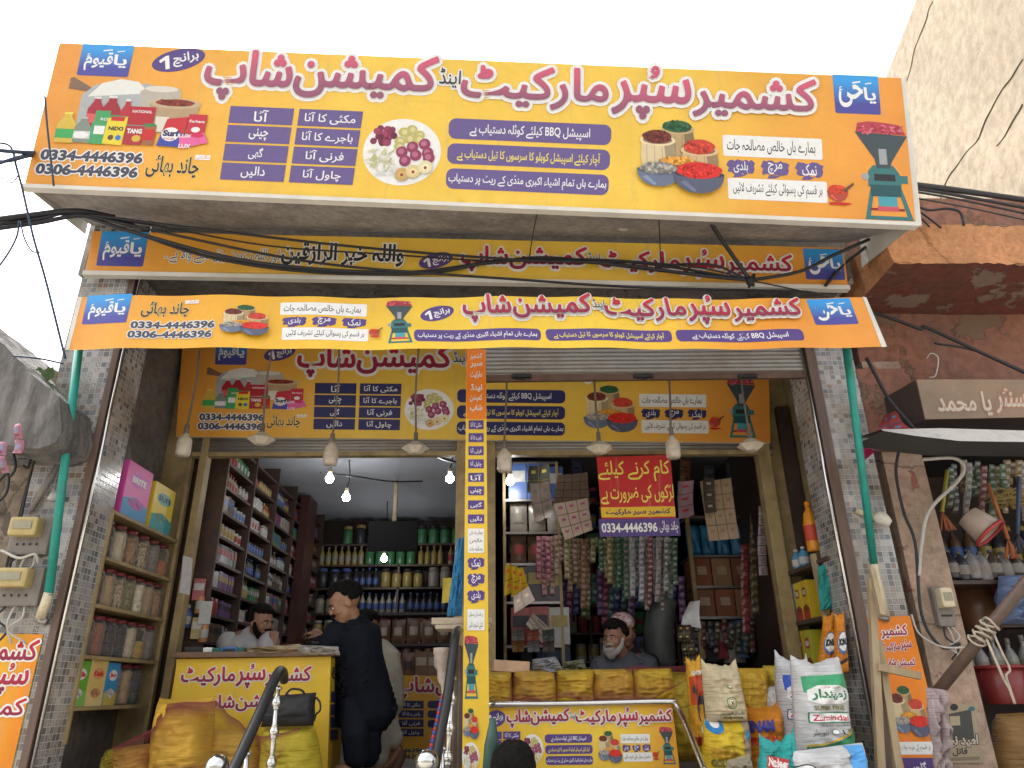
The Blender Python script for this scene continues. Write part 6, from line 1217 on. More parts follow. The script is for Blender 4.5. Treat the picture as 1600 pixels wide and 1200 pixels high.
# ------------------------------------------------------------------ pendant lamps in the porch
DIRT = (.3, .24, .17)
PLAST = mat((.55, .47, .38), .4, .12, 20, dirt=(.3, .22, .15), dscale=12, name='yellowed_plastic'); PLASW = mat((.62, .56, .46), .35, .1, 20, dirt=(.36, .3, .2), dscale=14, name='lamp_glass')
CORD = mat((.16, .14, .12), .7, .3, 12, name='cord')
def pend_bulb(x, y, top, ytop, label):
    """bottle shaped bulb hanging on a cord: holder, shoulder and rounded body (x, y = middle of the bulb)"""
    Yb = 5.0; c = PY(x, y-28, Yb); k = 20*5.2/FPX/2*1.22
    t = thing('hanging_bulb', label, 'light bulb', c, 'bottle shaped bulbs hanging in the porch')
    tp = PY(top, ytop, Yb); mb = MB(); mb.tube(catmull([tp, tp*.55+c*.45+Vector((.012, 0, 0)), c], 6), .008, CORD, 6); mb.build('cord', t)
    mb = MB(); mb.lathe([(.017, 0), (.017, -.05), (.02, -.055), (.02, -.07)], c, mat((.2, .17, .14), .5), 12); mb.build('lamp_holder', t)
    mb = MB(); mb.lathe([(.02, -.068), (.024, -.08), (.045, -.105), (.052, -.125), (.053, -.215), (.046, -.235), (.02, -.24)], c, PLASW if x < 500 or x in (788,) else PLAST, 22); mb.build('bulb', t)
def pend_shade(x, y, top, ytop, label, a0):
    """faceted saucer lamp: six sided shade, wide above and small below, hung on a cord"""
    Yb = 4.98; c = PY(x, y-20, Yb); t = thing('hanging_lamp', label, 'lamp', c, 'faceted saucer lamps hanging in the porch')
    tp = PY(top, ytop, Yb); mb = MB(); mb.tube(catmull([tp, tp*.5+c*.5+Vector((-.012, 0, 0)), c], 6), .008, CORD, 6); mb.build('cord', t)
    mb = MB(); mb.lathe([(.016, .01), (.016, -.05), (.024, -.055), (.024, -.068)], c, mat((.2, .17, .14), .5), 12); mb.build('lamp_holder', t)
    vs = []; 
    for r, h in ((.03, -.062), (.098, -.108), (.042, -.15), (.0, -.154)):
        for k in range(6): a = a0+k*math.pi/3; vs.append(c+Vector((r*math.cos(a)*1.05, r*math.sin(a), h)))
    fs = [(j*6+k, j*6+(k+1) % 6, (j+1)*6+(k+1) % 6, (j+1)*6+k) for j in range(3) for k in range(6)]
    mb = MB(); mb.add(vs, fs, PLASW); mb.build('shade', t)
pend_bulb(293, 692, 312, 548, 'leftmost bottle shaped bulb, beside the left porch wall'); pend_bulb(520, 706, 530, 545, 'pinkish bottle shaped bulb before the printed price table'); pend_bulb(788, 716, 790, 545, 'bottle shaped bulb just right of the yellow post'); pend_bulb(1048, 696, 1040, 545, 'bottle shaped bulb above the right end of the red notice')
pend_shade(411, 684, 425, 545, 'leftmost faceted lamp, before the printed phone numbers', .3); pend_shade(650, 698, 654, 545, 'faceted lamp left of the yellow post', .1); pend_shade(935, 698, 929, 545, 'faceted lamp above the left end of the red notice', .25); pend_shade(1170, 694, 1155, 545, 'rightmost faceted lamp, before the printed grinder', .45)
# lit bulbs inside
LIT = emit((1, .99, .97), 45)
for x, y, Y, l in ((515, 748, 6.3, 'lit bulb high in the left shop, first from the left'), (541, 777, 6.9, 'lit bulb hanging lower beside the first one in the left shop'), (703, 748, 6.2, 'lit bulb in the left shop nearest the yellow post'), (600, 873, 8.6, 'lit bulb far back in the left shop under the television'), (797, 752, 6.1, 'lit bulb inside the right shop beside the rack')):
    c = PY(x, y, Y); t = thing('lit_bulb', l, 'light bulb', c, 'lit bulbs inside the shops')
    mb = MB(); mb.lathe([(.006, -.036), (.02, -.032), (.031, -.02), (.037, 0), (.034, .014), (.024, .028), (.016, .036)], c, LIT, 18); mb.build('globe', t)
    mb = MB(); mb.lathe([(.016, .03), (.02, .06), (.02, .09), (.008, .095)], c, IVORY, 12); mb.tube(catmull([c+Vector((0, 0, .09)), c+Vector((.02, 0, .2)), Vector((c.x, c.y, max(ZI, c.z+.2)))], 5), .006, CABLE, 6); mb.build('lamp_holder', t)

# ------------------------------------------------------------------ handrails on the steps
def rail(label, bar, posts, Y0, Y1, ymid):
    """sloping black handrail with turned steel posts: bar = photograph points from the shop end to the street end"""
    n = len(bar); P = [PY(x, y, Y0+(Y1-Y0)*k/(n-1)) for k, (x, y) in enumerate(bar)]; t = thing('handrail', label, 'handrail', (P[0].x, P[0].y, FL), 'handrails of the front steps')
    mb = MB(); mb.tube(catmull(P, 6), .026, BLKP, 12); mb.build('black_bar', t)
    for pts, Y, balls in posts:
        A, B = PY(*pts[0], Y), PY(*pts[1], Y); mb = MB(); r = .013; mb.tube([A, B], r, STEEL, 12); u = (B-A).normalized()
        for by in balls: q = (by-pts[0][1])/(pts[1][1]-pts[0][1]); c = A*(1-q)+B*q; mb.lathe([(.013, -.034), (.02, -.03), (.014, -.026), (.024, -.014), (.027, 0), (.024, .014), (.014, .026), (.02, .03), (.013, .034)], c, STEEL, 16)
        mb.lathe([(.02, 0), (.024, .006), (.02, .014), (.006, .022)], A, STEEL, 14); mb.build('turned_post', t)
    return t
rail('black handrail with turned steel post in front of the shoulder bag', [(444, 1062), (441, 1049), (432, 1056), (404, 1118), (352, 1232)], [(((434, 1078), (420, 1240)), 4.3, (1099, 1145, 1194)), (((386, 1180), (380, 1240)), 4.1, ())], 4.5, 3.6, 0)
rail('black handrail leaning beside the yellow post with turned steel post', [(716, 985), (711, 998), (700, 1082), (684, 1170), (672, 1240)], [(((707, 1062), (696, 1240)), 4.2, (1092, 1140, 1186)), (((691, 1172), (688, 1240)), 4.0, ())], 4.4, 3.7, 0)
for x, y, l in ((339, 1198, 'polished steel ball finial in front of the tall yellow sack'), (667, 1190, 'polished steel ball finial left of the second handrail')):
    c = PY(x, y, 3.7); r = 15*3.9/FPX; t = thing('steel_finial', l, 'finial', (c.x, c.y, .2), 'steel ball finials of the steps'); mb = MB(); mb.lathe([(r*math.sin(R(a))+.001, -r*math.cos(R(a))) for a in range(0, 181, 12)], c, STEEL, 22); mb.build('ball', t); mb = MB(); mb.tube([c-Vector((0, 0, r*.95)), (c.x, c.y, .15)], .02, STEEL, 12); mb.build('post_below', t)
# striped rod, wrapped broom, boards and pole by the post
t = thing('striped_rod', 'red and blue striped broom stick standing left of the yellow post', 'rod', PY(668, 1190, 4.6)); A, B = PY(692, 1086, 4.6), PY(666, 1200, 4.6)
for k in range(18):
    a, b = A*(1-k/18)+B*(k/18), A*(1-(k+1)/18)+B*((k+1)/18)
    mb = MB(); mb.tube([a, b], .012, (mat((.5, .05, .06), .4), mat((.05, .1, .45), .4))[k % 2], 8); mb.build('stick', t) if k == 0 else None
    if k: mb.build('stripe', t)
mb = MB(); mb.tube(catmull([PY(690, 1012, 4.62), PY(690, 1040, 4.62), PY(694, 1088, 4.6)], 6), [.05]*3+[.045]*4+[.03]*3+[.014]*3, mat((.4, .33, .28), .3, .25, 14, .3, name='wrapped_bristles'), 12); mb.build('wrapped_bristles', t)
sack('hanging_bag', 'blue and green printed plastic packs hanging left of the yellow post', [(714, 842), (728, 838), (722, 962), (698, 964)], 4.75, .05, (.05, .25, .5), seed=81, wr=.02, topflat=.5)
card('hanging_bag', 'small yellow bag hanging left of the yellow post', [(692, 903), (712, 902), (710, 940), (690, 942)], 5.0, (.45, .36, .04), .02, cat='bag')
for k, (x0, x1, y, hgt) in enumerate(((674, 768, 970, 9), (680, 766, 979, 6))):
    a, b = PY(x0, y, 4.52), PY(x1, y-2, 4.52); mb = MB(); mb.box(((a.x+b.x)/2, 4.66, a.z), (b.x-a.x, .26, hgt*4.7/FPX), wood((.5, .42, .32), (.34, .27, .2), (1, 4, 4), .7), bev=.004); mb.build('wooden_board', None, ['upper pale wooden board laid across behind the yellow post', 'lower pale wooden board laid across behind the yellow post'][k], 'board', 'pale boards behind the post')
mb = MB()
for k in range(6): mb.tube([PY(706+k*3, 1000+k*2, 4.72), PY(699+k*4, 1210, 4.62)], .009, mat(((.2, .14, .1), (.12, .1, .09))[k % 2], .6), 6)
mb.build('broom_bundle', None, 'bundle of thin brown sticks standing behind the second handrail', 'sticks')
A, B = PY(770, 1122, 3.6), PY(766, 1230, 3.6); mb = MB(); mb.tube([A, A*.6+B*.4, B], [.012, .034, .04], mat((.03, .075, .06), .5, .3, 8), 14); mb.build('folded_umbrella', None, 'dark green tapered umbrella tip rising before the counter banner', 'umbrella')

# ------------------------------------------------------------------ wooden rack at the right pillar
wr = thing('wooden_rack', 'rough pale timber rack leaning before the right pillar banner', 'rack', PY(1385, 1190, 4.4))
for a, b, wd in (((1361, 905), (1377, 1230), .042), ((1372, 1000), (1408, 1230), .04), ((1362, 890), (1378, 962), .03)):
    mb = MB(); mb.beam(PY(*a, 4.45), PY(*b, 4.35), wd, .035, RAWW, (0, 1, 0)); mb.build('upright', wr)
mb = MB(); mb.beam(PY(1371, 1042, 4.38), PY(1437, 1056, 4.38), .04, .04, RAWW, (0, 1, 0)); mb.build('crossbar', wr)

# ------------------------------------------------------------------ left neighbour
LW = plaster((.3, .24, .18), (.2, .16, .12), 1.5, (.05, .04, .03), 1.5, (.12, .1, .08), .56)
LEDG = mat((.17, .16, .15), .92, .35, 4, .8, dirt=(.05, .047, .045), dscale=2.2, damt=.8, stretch=(3, 3, .7), name='broken_concrete')
nb = thing('neighbour_building', 'sooty crumbling concrete building at the left edge', 'building', (-4.2, 5, 0))
mb = MB(); A = PY(46, 728, 4.42); mb.box(((A.x-6.5)/2, 5.4, 1.75), (6.5+A.x-.02, 1.9, 3.5), LW); mb.build('wall', nb)
def prism(pts, Y, d, m, mb=None, jit=0):
    """outline of photograph points at depth Y, carried straight back by d"""
    mb = mb or MB(); P = [PY(x, y, Y) for x, y in pts]; n = len(P); Q = [p+Vector((0, d, 0)) for p in P]
    return mb.add(P+Q, [tuple(range(n)), tuple(range(2*n-1, n-1, -1))]+[(i, i+n, (i+1) % n+n, (i+1) % n) for i in range(n)], m)
prism([(-60, 470), (6, 541), (34, 566), (40, 577), (91, 620), (97, 664), (90, 690), (60, 702), (-60, 690)], 3.95, .9, LEDG, LB := MB())
bm = bmesh.new(); vv = [bm.verts.new(p) for p in LB.v]; [bm.faces.new([vv[i] for i in f]) for f in LB.f]; bmesh.ops.triangulate(bm, faces=bm.faces[:])
for _ in range(4): bmesh.ops.subdivide_edges(bm, edges=[e for e in bm.edges if e.calc_length() > .05], cuts=1, use_grid_fill=True)
bmesh.ops.triangulate(bm, faces=bm.faces[:])
for v in bm.verts: v.co += Vector((noise.noise(v.co*7), noise.noise(v.co*7+Vector((9, 0, 0))), noise.noise(v.co*7+Vector((0, 9, 0)))))*.009+Vector((noise.noise(v.co*22), noise.noise(v.co*23), noise.noise(v.co*21+Vector((3, 3, 3)))))*.008
mb = MB(); mb.bm(bm, LEDG); mb.build('ledge', nb)
prism([(56, 610), (90, 583), (92, 600), (60, 622)], 7.0, .3, mat((.5, .45, .36), .7), None).build('roof_panel', None, 'pale slanted roof edge seen between the left ledge and the pillar', 'roof')
mb = MB()
for k in range(60): c = PY(40+random.uniform(-8, 40), 585+random.uniform(-6, 30), 4.2); a = random.uniform(0, 6); d = Vector((math.cos(a), .3*math.sin(a), .5+random.random()))*.035; s_ = d.cross(Vector((0, 1, 0)))*.4; mb.add([c-s_*.2, c+d*.5+s_, c+d, c+d*.5-s_], [(0, 1, 2, 3)], mat((.07, .12, .035), .6))
mb.build('weed', None, 'small green weed growing on the broken left ledge', 'plant')
for k, (x, y, c, c2, l) in enumerate(((28, 662, (.42, .08, .13), (.08, .25, .4), 'pink and blue sachet strip hanging at the left ledge'), (4, 690, (.38, .09, .18), (.05, .25, .42), 'second pink sachet strip cut by the left picture edge'))): strip(x, y, y+48, 15, 3.9, c, c2, l, 'sachets hanging at the left ledge', 2)
MET = mat((.2, .18, .16), .55, .2, 8, .1, dirt=(.12, .1, .08), dscale=6, name='meter_case'); METY = mat((.42, .33, .14), .4, .15, 9)
def meter(label, x0, y0, x1, y1, Y, yel=True):
    t = thing('electricity_meter', label, 'meter', PY((x0+x1)/2, y1, Y), 'electricity meters'); S_ = Sheet(bx4(x0, y0, x1, y1), Y, Y); a, b = PY(x0, y0, Y), PY(x1, y1, Y); c = (a+b)/2; W_, H_ = b.x-a.x, a.z-b.z
    mb = MB(); mb.box(c+Vector((0, .03, -.02*H_)), (W_, .1, H_), MET, bev=.012); mb.build('case', t)
    mb = MB(); mb.box(c+Vector((-.05*W_, -.05, .18*H_)), (W_*.7, .08, H_*.5), METY if yel else IVORY, bev=.016); mb.build('dial_cover', t); mb = MB(); mb.box(c+Vector((-.05*W_, -.092, .2*H_)), (W_*.45, .008, H_*.2), mat((.3, .28, .2), .3)); mb.build('dial_window', t)
    mb = MB()
    for k in range(4): mb.lathe([(.006, 0), (.007, .004), (.004, .006)], c+Vector((W_*(-.25+.16*k), -.022, -.25*H_)), BLKP, 8, (0, -1, 0))
    mb.build('screw', t)
    for k in range(3):
        p = c+Vector((W_*(-.2+.2*k), 0, -.5*H_)); mb = MB(); mb.tube(catmull([p, p+Vector((.02*(k-1), -.03, -.07)), p+Vector((.05*(1-k), -.02, -.13)), p+Vector((.03*k, .0, -.2))], 5), .006, CABLEW if k else CABLE, 6); mb.build('lead', t)
meter('upper electricity meter with yellow cover on the left tiled pillar', 26, 808, 74, 866, YL-.04); meter('lower electricity meter at the left picture edge', 4, 886, 60, 946, YL-.04)
lq = PY(86, 782, YL-.06); mb = MB(); mb.tube([lq, lq+Vector((0, -.0, .05))], [.045, .03], mat((.4, .38, .36), .5), 14); mb.tube([PY(94, 720, YL-.03), PY(48, 798, YL-.03)], .018, mat((.22, .2, .18), .5), 8); mb.build('conduit', None, 'grey conduit running down the left tiled pillar to the meter', 'pipe')
t_ = PY(120, 672, YL-.006); mb = MB(); a, b = PY(115, 666, YL), PY(134, 692, YL); mb.box(((a.x+b.x)/2, YL-.006, (a.z+b.z)/2), (b.x-a.x, .01, a.z-b.z), SOOT); mb.build('missing_tile_patch', None, 'dark patch of missing tiles on the left pillar', 'patch')
def wall_lamp(x, y, label, side):
    c = PY(x, y, (YL if side < 0 else YR)-.04); t = thing('wall_lamp', label, 'lamp', c); mb = MB(); mb.lathe([(.002, -.05), (.03, -.045), (.045, -.02), (.046, .01), (.03, .045), (.018, .06)], c+Vector((0, -.03, 0)), mat((.6, .57, .48), .3, .1, 9), 18, (.5, -.2, -.4)); mb.build('globe', t); mb = MB(); mb.tube([c+Vector((-.02, 0, .02)), c+Vector((-.13, .03, .07))], .02, IVORY, 10); mb.build('arm', t)
wall_lamp(1374, 812, 'round white bulb on a bracket at the right tiled pillar', 1)

# ------------------------------------------------------------------ right neighbour
PE = plaster((.62, .3, .14), (.48, .24, .12), 1.1, (.2, .09, .04), 2.0, (.36, .33, .3), .67, 'peach_paint'); RD = plaster((.2, .06, .045), (.14, .07, .05), 0, (.04, .02, .02), 1.3, (.22, .15, .12), .56, 'red_peeling_paint')
PK = plaster((.46, .33, .25), (.33, .25, .19), 1.3, (.1, .06, .05), 1.6, (.34, .13, .11), .6, 'pink_pillar'); BR = plaster((.33, .15, .1), (.24, .14, .11), 0, (.06, .03, .02), 1.1, (.2, .13, .09), .58, 'brown_red_wall')
nr = thing('neighbour_building', 'orange painted neighbouring shop with a peeling concrete canopy at the right', 'building', (3.4, 5.5, 0))
F0 = 4.12; mb = MB()
P = [PY(x, y, F0) for x, y in ((1371, 350), (1720, 354), (1720, 414), (1397, 411))]; rx = 34
def ledge(a, b):
    p = (P[0]*(1-a)+P[1]*a)*(1-b)+(P[3]*(1-a)+P[2]*a)*b; return p+Vector((.012*noise.noise(Vector((a*8, b*6, 1.1))), .02*noise.noise(Vector((a*22, b*4, 7.7))), .014*noise.noise(Vector((a*30, 2.2, b)))*(1 if b in (0, 1) else .3)))
mb.grid(ledge, 50, 6, PE); mb.build('canopy_front', nr)
B0, B1 = P[3], P[2]; bk = Vector((0, .75, -.02)); mb = MB(); mb.grid(lambda a, b: (B0*(1-a)+B1*a)+bk*b+Vector((0, 0, .015*noise.noise(Vector((a*9, b*5, 3))))), 30, 8, RD); mb.build('canopy_underside', nr)
mb = MB(); mb.add([P[0], P[3], P[3]+bk, P[0]+bk], [(0, 1, 2, 3)], PE); mb.add([P[0], P[1], P[1]+bk, P[0]+bk], [(3, 2, 1, 0)], CONC); mb.build('canopy_side', nr)
Xw = PY(1371, 700, 4.75).x; xpl, xpr = PY(1403, 850, YR+.06).x, PY(1474, 862, YR+.06).x
zb = PY(1500, 600, 4.8).z; mb = MB(); mb.box(((Xw+5.4)/2+.04, 5.25, (zb+5.2)/2), (5.4-Xw, .9, 5.2-zb), BR); mb.build('upper_wall', nr)
mb = MB(); mb.box(((xpl+xpr)/2+.02, YR+.36, 1.95), (xpr-xpl-.012, .6, 3.5), PK); mb.build('pillar', nr)
mb = MB(); mb.box(((xpl+xpr)/2-.02, YR+.045, zb-.22), (xpr-xpl+.12, .05, .62), BR); mb.build('pillar_head', nr)
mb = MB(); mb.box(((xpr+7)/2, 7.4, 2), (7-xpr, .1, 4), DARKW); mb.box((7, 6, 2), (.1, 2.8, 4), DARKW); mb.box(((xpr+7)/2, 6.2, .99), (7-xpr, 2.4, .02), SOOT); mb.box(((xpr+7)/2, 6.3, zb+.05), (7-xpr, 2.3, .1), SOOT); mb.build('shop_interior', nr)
# tin sign box of the neighbour
ts = thing('tin_sign', 'dull brown tin sign with faded white lettering over the neighbouring shop', 'sign', PY(1520, 655, 4.4)); TINM = mat((.22, .16, .11), .6, .2, 4, .15, dirt=(.32, .2, .12), dscale=3, name='weathered_tin')
S = Sheet([(1432, 593), (1700, 593), (1700, 650), (1446, 655)], 4.38, 4.38); mb = MB(); S.panel(mb, TINM, 12, 3, .01); mb.build('face', ts)
p, q = PY(1432, 593, 4.392), PY(1446, 655, 4.392); mb = MB(); d = Vector((-.06, .36, .0)); mb.add([p, q, q+d, p+d], [(0, 1, 2, 3)], mat((.06, .045, .04), .6)); p2, q2 = PY(1700, 650, 4.392), None; mb.add([q, p2, p2+d, q+d], [(0, 1, 2, 3)], mat((.06, .045, .04), .6)); mb.build('box_side', ts)
I = Ink(S); fw = pm((.46, .4, .33)); I.text(Fr(S, 1556, 602, 1640, 646), 'باں سنٹر', 0, 0, 1, 1, fw, .02, (pm((.34, .16, .1)), 2)); I.text(Fr(S, 1464, 610, 1548, 650), 'یا محمد', 0, .05, 1, 1, fw, .02, (pm((.3, .17, .11)), 1.5)); I.build('faded_lettering', ts)
# pale sheet awning below it
mb = MB(); L_ = [(1377, 671), (1420, 670), (1470, 669), (1540, 671), (1720, 676)]; M_ = [(1380, 673), (1430, 681), (1500, 689), (1560, 690), (1720, 692)]
def aws_(a, b):
    i = min(int(a*4), 3); f = a*4-i; u = PY(L_[i][0]*(1-f)+L_[i+1][0]*f, L_[i][1]*(1-f)+L_[i+1][1]*f, 4.12); v = PY(M_[i][0]*(1-f)+M_[i+1][0]*f, M_[i][1]*(1-f)+M_[i+1][1]*f, 4.05); return u*(1-b)+v*b
mb.grid(aws_, 24, 3, mat((.5, .48, .44), .6, .25, 8, .2, dirt=(.25, .23, .2), dscale=8)); mb.grid(lambda a, b: aws_(a, 0)*(1-b)+(aws_(a, 0)+Vector((0, .35, .06)))*b, 24, 2, mat((.3, .28, .26), .7)); mb.grid(lambda a, b: aws_(a, 1)*(1-b)+(aws_(a, 1)+Vector((0, .38, .03)))*b, 24, 2, mat((.05, .05, .05), .7)); mb.build('tin_awning', None, 'pale bent tin sheet awning under the neighbouring tin sign', 'awning')
meter('cream electricity meter on the peeling pink pillar', 1452, 916, 1494, 978, YR+.03, False)
# poster on the pillar
S, root = sign('poster', 'torn beige and black poster pasted low on the pink pillar', 'poster', [(1478, 1102), (1522, 1098), (1538, 1192), (1476, 1192)], YR+.052, YR+.052, [(0, (.36, .3, .2)), (1, (.34, .28, .19))], None, 0, .004, 4)
I = Ink(S); f = Fr(S, 1478, 1100, 1530, 1192); I.poly(f, [(.12, .16), (.8, .1), (.84, .6), (.2, .62)], pm((.05, .055, .05))); I.rect(f, .15, .2, .45, .36, pm((.36, .3, .2))); I.text(f, 'امید نو', .1, .52, .95, .74, pm((.42, .38, .3)), .05, (BLK, 1.2)); I.text(f, 'قاتل', .15, .74, .6, .88, BLK, .02); I.rect(f, .08, .9, .95, .95, pm((.2, .16, .1))); I.ell(f, .3, .05, .12, .06, BLK, 10); I.ell(f, .82, .09, .1, .04, TEAL, 10); I.build('poster_print', root)
# diagonal pole with rope
t = thing('wooden_pole', 'dark round wooden pole slanting across the right edge, bound with rope', 'pole', PY(1462, 1088, 4.1)); A, B = PY(1461, 1086, 4.15), PY(1640, 864, 3.7)
mb = MB(); mb.tube([A, A*.5+B*.5, B], .03, wood((.13, .075, .05), (.06, .04, .03), (5, 5, 5), .5), 14); mb.build('shaft', t)
ROPE = mat((.4, .34, .26), .8, .2, 40, .3, name='rope'); c = PY(1537, 988, 3.95); u = (B-A).normalized(); px_ = u.orthogonal().normalized(); py_ = u.cross(px_)
mb = MB(); mb.tube([c+u*(-.07+.14*k/90+.012*math.sin(k*.9))+(px_*math.cos(k*.62)+py_*math.sin(k*.62))*(.038+.006*math.sin(k*.37)) for k in range(91)], .006, ROPE, 6); mb.build('rope_binding', t)
mb = MB(); mb.tube(catmull([c, PY(1555, 1030, 3.9), PY(1568, 1060, 3.9), PY(1578, 1078, 3.9), PY(1586, 1100, 3.9)], 6), .007, ROPE, 6); mb.build('rope_tail', t); mb = MB(); mb.tube(catmull([c+Vector((.03, -.03, 0)), PY(1566, 1020, 3.9), PY(1578, 1046, 3.9), PY(1572, 1056, 3.9), PY(1580, 1080, 3.9)], 6), .006, ROPE, 6); mb.build('rope_tail', t)
sack('tied_cloth', 'dirty pinkish cloth tied at the foot of the slanting pole', [(1446, 1074), (1480, 1078), (1486, 1230), (1466, 1230)], 4.1, .04, (.34, .27, .27), seed=91, wr=.03, topflat=.5)
# goods in the neighbour's dark shop
def pot(label, x, y, Y, r, h, col, lip, tilt=(0, 0, 1), name='plastic_tub', cat='tub'):
    c = PY(x, y, Y); t = thing(name, label, cat, c); mb = MB(); mb.lathe([(r*.7, 0), (r*.72, .005), (r, h), (r*.95, h), (r*.68, .02)], c, mat(col, .35, .15, 8, spec=.5), 22, tilt); mb.build('tub_wall', t); mb = MB(); q = Vector((0, 0, 1)).rotation_difference(Vector(tilt)); mb.tube([c+q @ Vector((r*1.01*math.cos(a*.2618), r*1.01*math.sin(a*.2618), h)) for a in range(25)], .012, mat(lip, .4), 8); mb.build('rim', t)
pot('cream cone shaped lampshade with a red rim in the dark neighbouring shop', 1512, 806, 4.9, .11, .17, (.42, .34, .28), (.4, .05, .05), (.35, -.3, -.6), 'lamp_shade', 'shade')
pot('red plastic tub in the dark neighbouring shop below the slanting pole', 1572, 1100, 5.0, .16, .22, (.17, .02, .02), (.2, .02, .02)); pot('large red plastic basin high in the neighbouring shop', 1590, 960, 5.2, .22, .3, (.15, .025, .025), (.18, .03, .03))
pot('dark blue bucket at the back of the neighbouring shop', 1530, 930, 5.6, .15, .2, (.03, .05, .09), (.04, .06, .1)); pot('brown plastic pot on the floor of the neighbouring shop', 1535, 985, 5.3, .17, .3, (.13, .06, .03), (.16, .08, .04))
sack('plastic_bag', 'blue tinted clear plastic bag hanging in the neighbouring shop', [(1560, 900), (1640, 896), (1650, 975), (1556, 975)], 4.9, .1, (.12, .17, .3), seed=92, wr=.04, topflat=.5); sack('grain_sack', 'brown straw coloured sack on the floor of the neighbouring shop', [(1556, 1116), (1650, 1110), (1660, 1240), (1552, 1240)], 4.9, .16, (.26, .15, .05), seed=93, topflat=.6)
for k, (x0, y0, x1, y1, c, l) in enumerate(((1543, 755, 1575, 842, (.35, .12, .04), 'orange broom handle slanting in the neighbouring shop'), (1592, 745, 1590, 835, (.05, .08, .15), 'dark blue broom handle hanging in the neighbouring shop'), (1480, 735, 1472, 800, (.3, .28, .04), 'thin yellow stick hanging in the neighbouring shop'))):
    t = thing('broom', l, 'broom', PY(x1, y1, 4.9), 'brooms in the neighbouring shop'); mb = MB(); mb.tube([PY(x0, y0, 4.9), PY(x1, y1, 4.9)], .014, mat(c, .4), 8); mb.build('handle', t)
    e = PY(x1, y1, 4.9); mb = MB()
    for j in range(14): mb.tube([e, e+Vector((.1*(j/13-.5), random.uniform(-.03, .03), -.13))], .006, mat((.3, .1, .04) if k != 1 else (.05, .05, .07), .7), 5)
    mb.build('bristles', t)
mb = MB()
for j in range(60): a = random.uniform(0, 6.28); c = PY(1575, 780, 5.0); mb.tube([c+Vector((random.uniform(-.09, .09), 0, random.uniform(-.05, .05))), c+Vector((.17*math.cos(a), random.uniform(-.05, .02), .08*math.sin(a)))], .005, mat((.28, .2, .07), .7), 5)
mb.build('straw_brush', None, 'round straw brush hanging in the neighbouring shop', 'brush')
for k in range(14): strip(1484+k*9+random.uniform(-3, 3), 722+random.uniform(-4, 10), 768+random.uniform(-12, 60), 11, 5.15+.05*(k % 3), random.choice([(.1, .1, .12), (.25, .05, .05), (.06, .1, .2), (.3, .28, .24), (.08, .16, .08), (.3, .2, .05)]), (.35, .3, .28), f'small packet strip hanging in the neighbouring shop, number {["one", "two", "three", "four", "five", "six", "seven", "eight", "nine", "ten", "eleven", "twelve", "thirteen", "fourteen"][k]} from its pink pillar', 'packet strips in the neighbouring shop')
for k in range(7): bottle(f'dark glass jar on the neighbouring shop shelf, {["first", "second", "third", "fourth", "fifth", "sixth", "seventh"][k]} from the pillar', PY(1490+k*17, 905+3*(k % 2), 5.0), .05, .2, random.choice([(.03, .03, .04), (.06, .04, .03), (.2, .2, .2)]), (.1, .1, .1), (.2, .18, .16), 'glass jars in the neighbouring shop', 'glass_jar')
a_, b_ = PY(1478, 908, 5.0), PY(1640, 908, 5.0); mb = MB(); mb.box(((a_.x+b_.x)/2, 5.05, a_.z-.015), (b_.x-a_.x, .2, .025), DW); mb.build('wall_shelf', None, 'dark shelf of glass jars in the neighbouring shop', 'shelf')
rb_ = thing('stock_rack', 'dark rack of household bottles deep in the neighbouring shop', 'rack', (4.4, 6.9, FL))
for k, z in enumerate((1.5, 2.0, 2.5)):
    mb = MB(); mb.box((4.6, 6.9, z-.012), (2.6, .3, .024), DW); mb.build('shelf_board', rb_); fill_row((3.4, 6.8), (5.8, 6.8), z, f'{["lowest", "middle", "top"][k]} shelf of the rack in the neighbouring shop', 'household goods in the neighbouring shop', -math.pi/2, .4, rnd, ['tall bottle', 'carton', 'tin'], ['dark', 'blue', 'red', 'white', 'brown'], .9, 2.0)
card('torn_banner', 'crumpled red and blue plastic tied under the tin sign', [(1386, 646), (1404, 640), (1424, 672), (1376, 676)], 4.45, (.34, .05, .05), .05, 2, 2, (.05, .12, .2), 'banner'); card('cloth_strip', 'crimson cloth strip hanging beside the right green pipe', [(1350, 690), (1364, 688), (1366, 706), (1350, 722)], 4.5, (.4, .02, .1), .05, cat='cloth')
# tall building behind on the right
TB = plaster((.285, .235, .17), (.235, .195, .145), 0, (.12, .1, .08), .55, (.215, .18, .135), .68, 'tall_plaster')
E1 = PY(1409, 58, 7.0); TD_ = Vector((math.sin(R(11)), math.cos(R(11)), 0)); TN = Vector((-TD_.y, TD_.x, 0)); Z_T = E1.z
tb = thing('tall_building', 'tall cream plastered side wall with long cracks at the upper right', 'building', (E1.x+2, 8, 5)); mb = MB(); b0_, b1_ = E1-TD_*2.5, E1+TD_*9
base = [Vector((p.x, p.y, 5.0)) for p in (b0_, b1_, b1_-TN*4, b0_-TN*4)]
mb.add(base+[Vector((p.x, p.y, Z_T)) for p in base], [(0, 1, 5, 4), (1, 2, 6, 5), (2, 3, 7, 6), (3, 0, 4, 7), (4, 5, 6, 7), (3, 2, 1, 0)], TB); mb.build('wall', tb)
def on_tb(x, y): r = ray(x, y); return CAM+r*((E1-CAM).dot(TN)/r.dot(TN))+TN*.004
CRK = mat((.1, .08, .06), .95, .3, 6); 
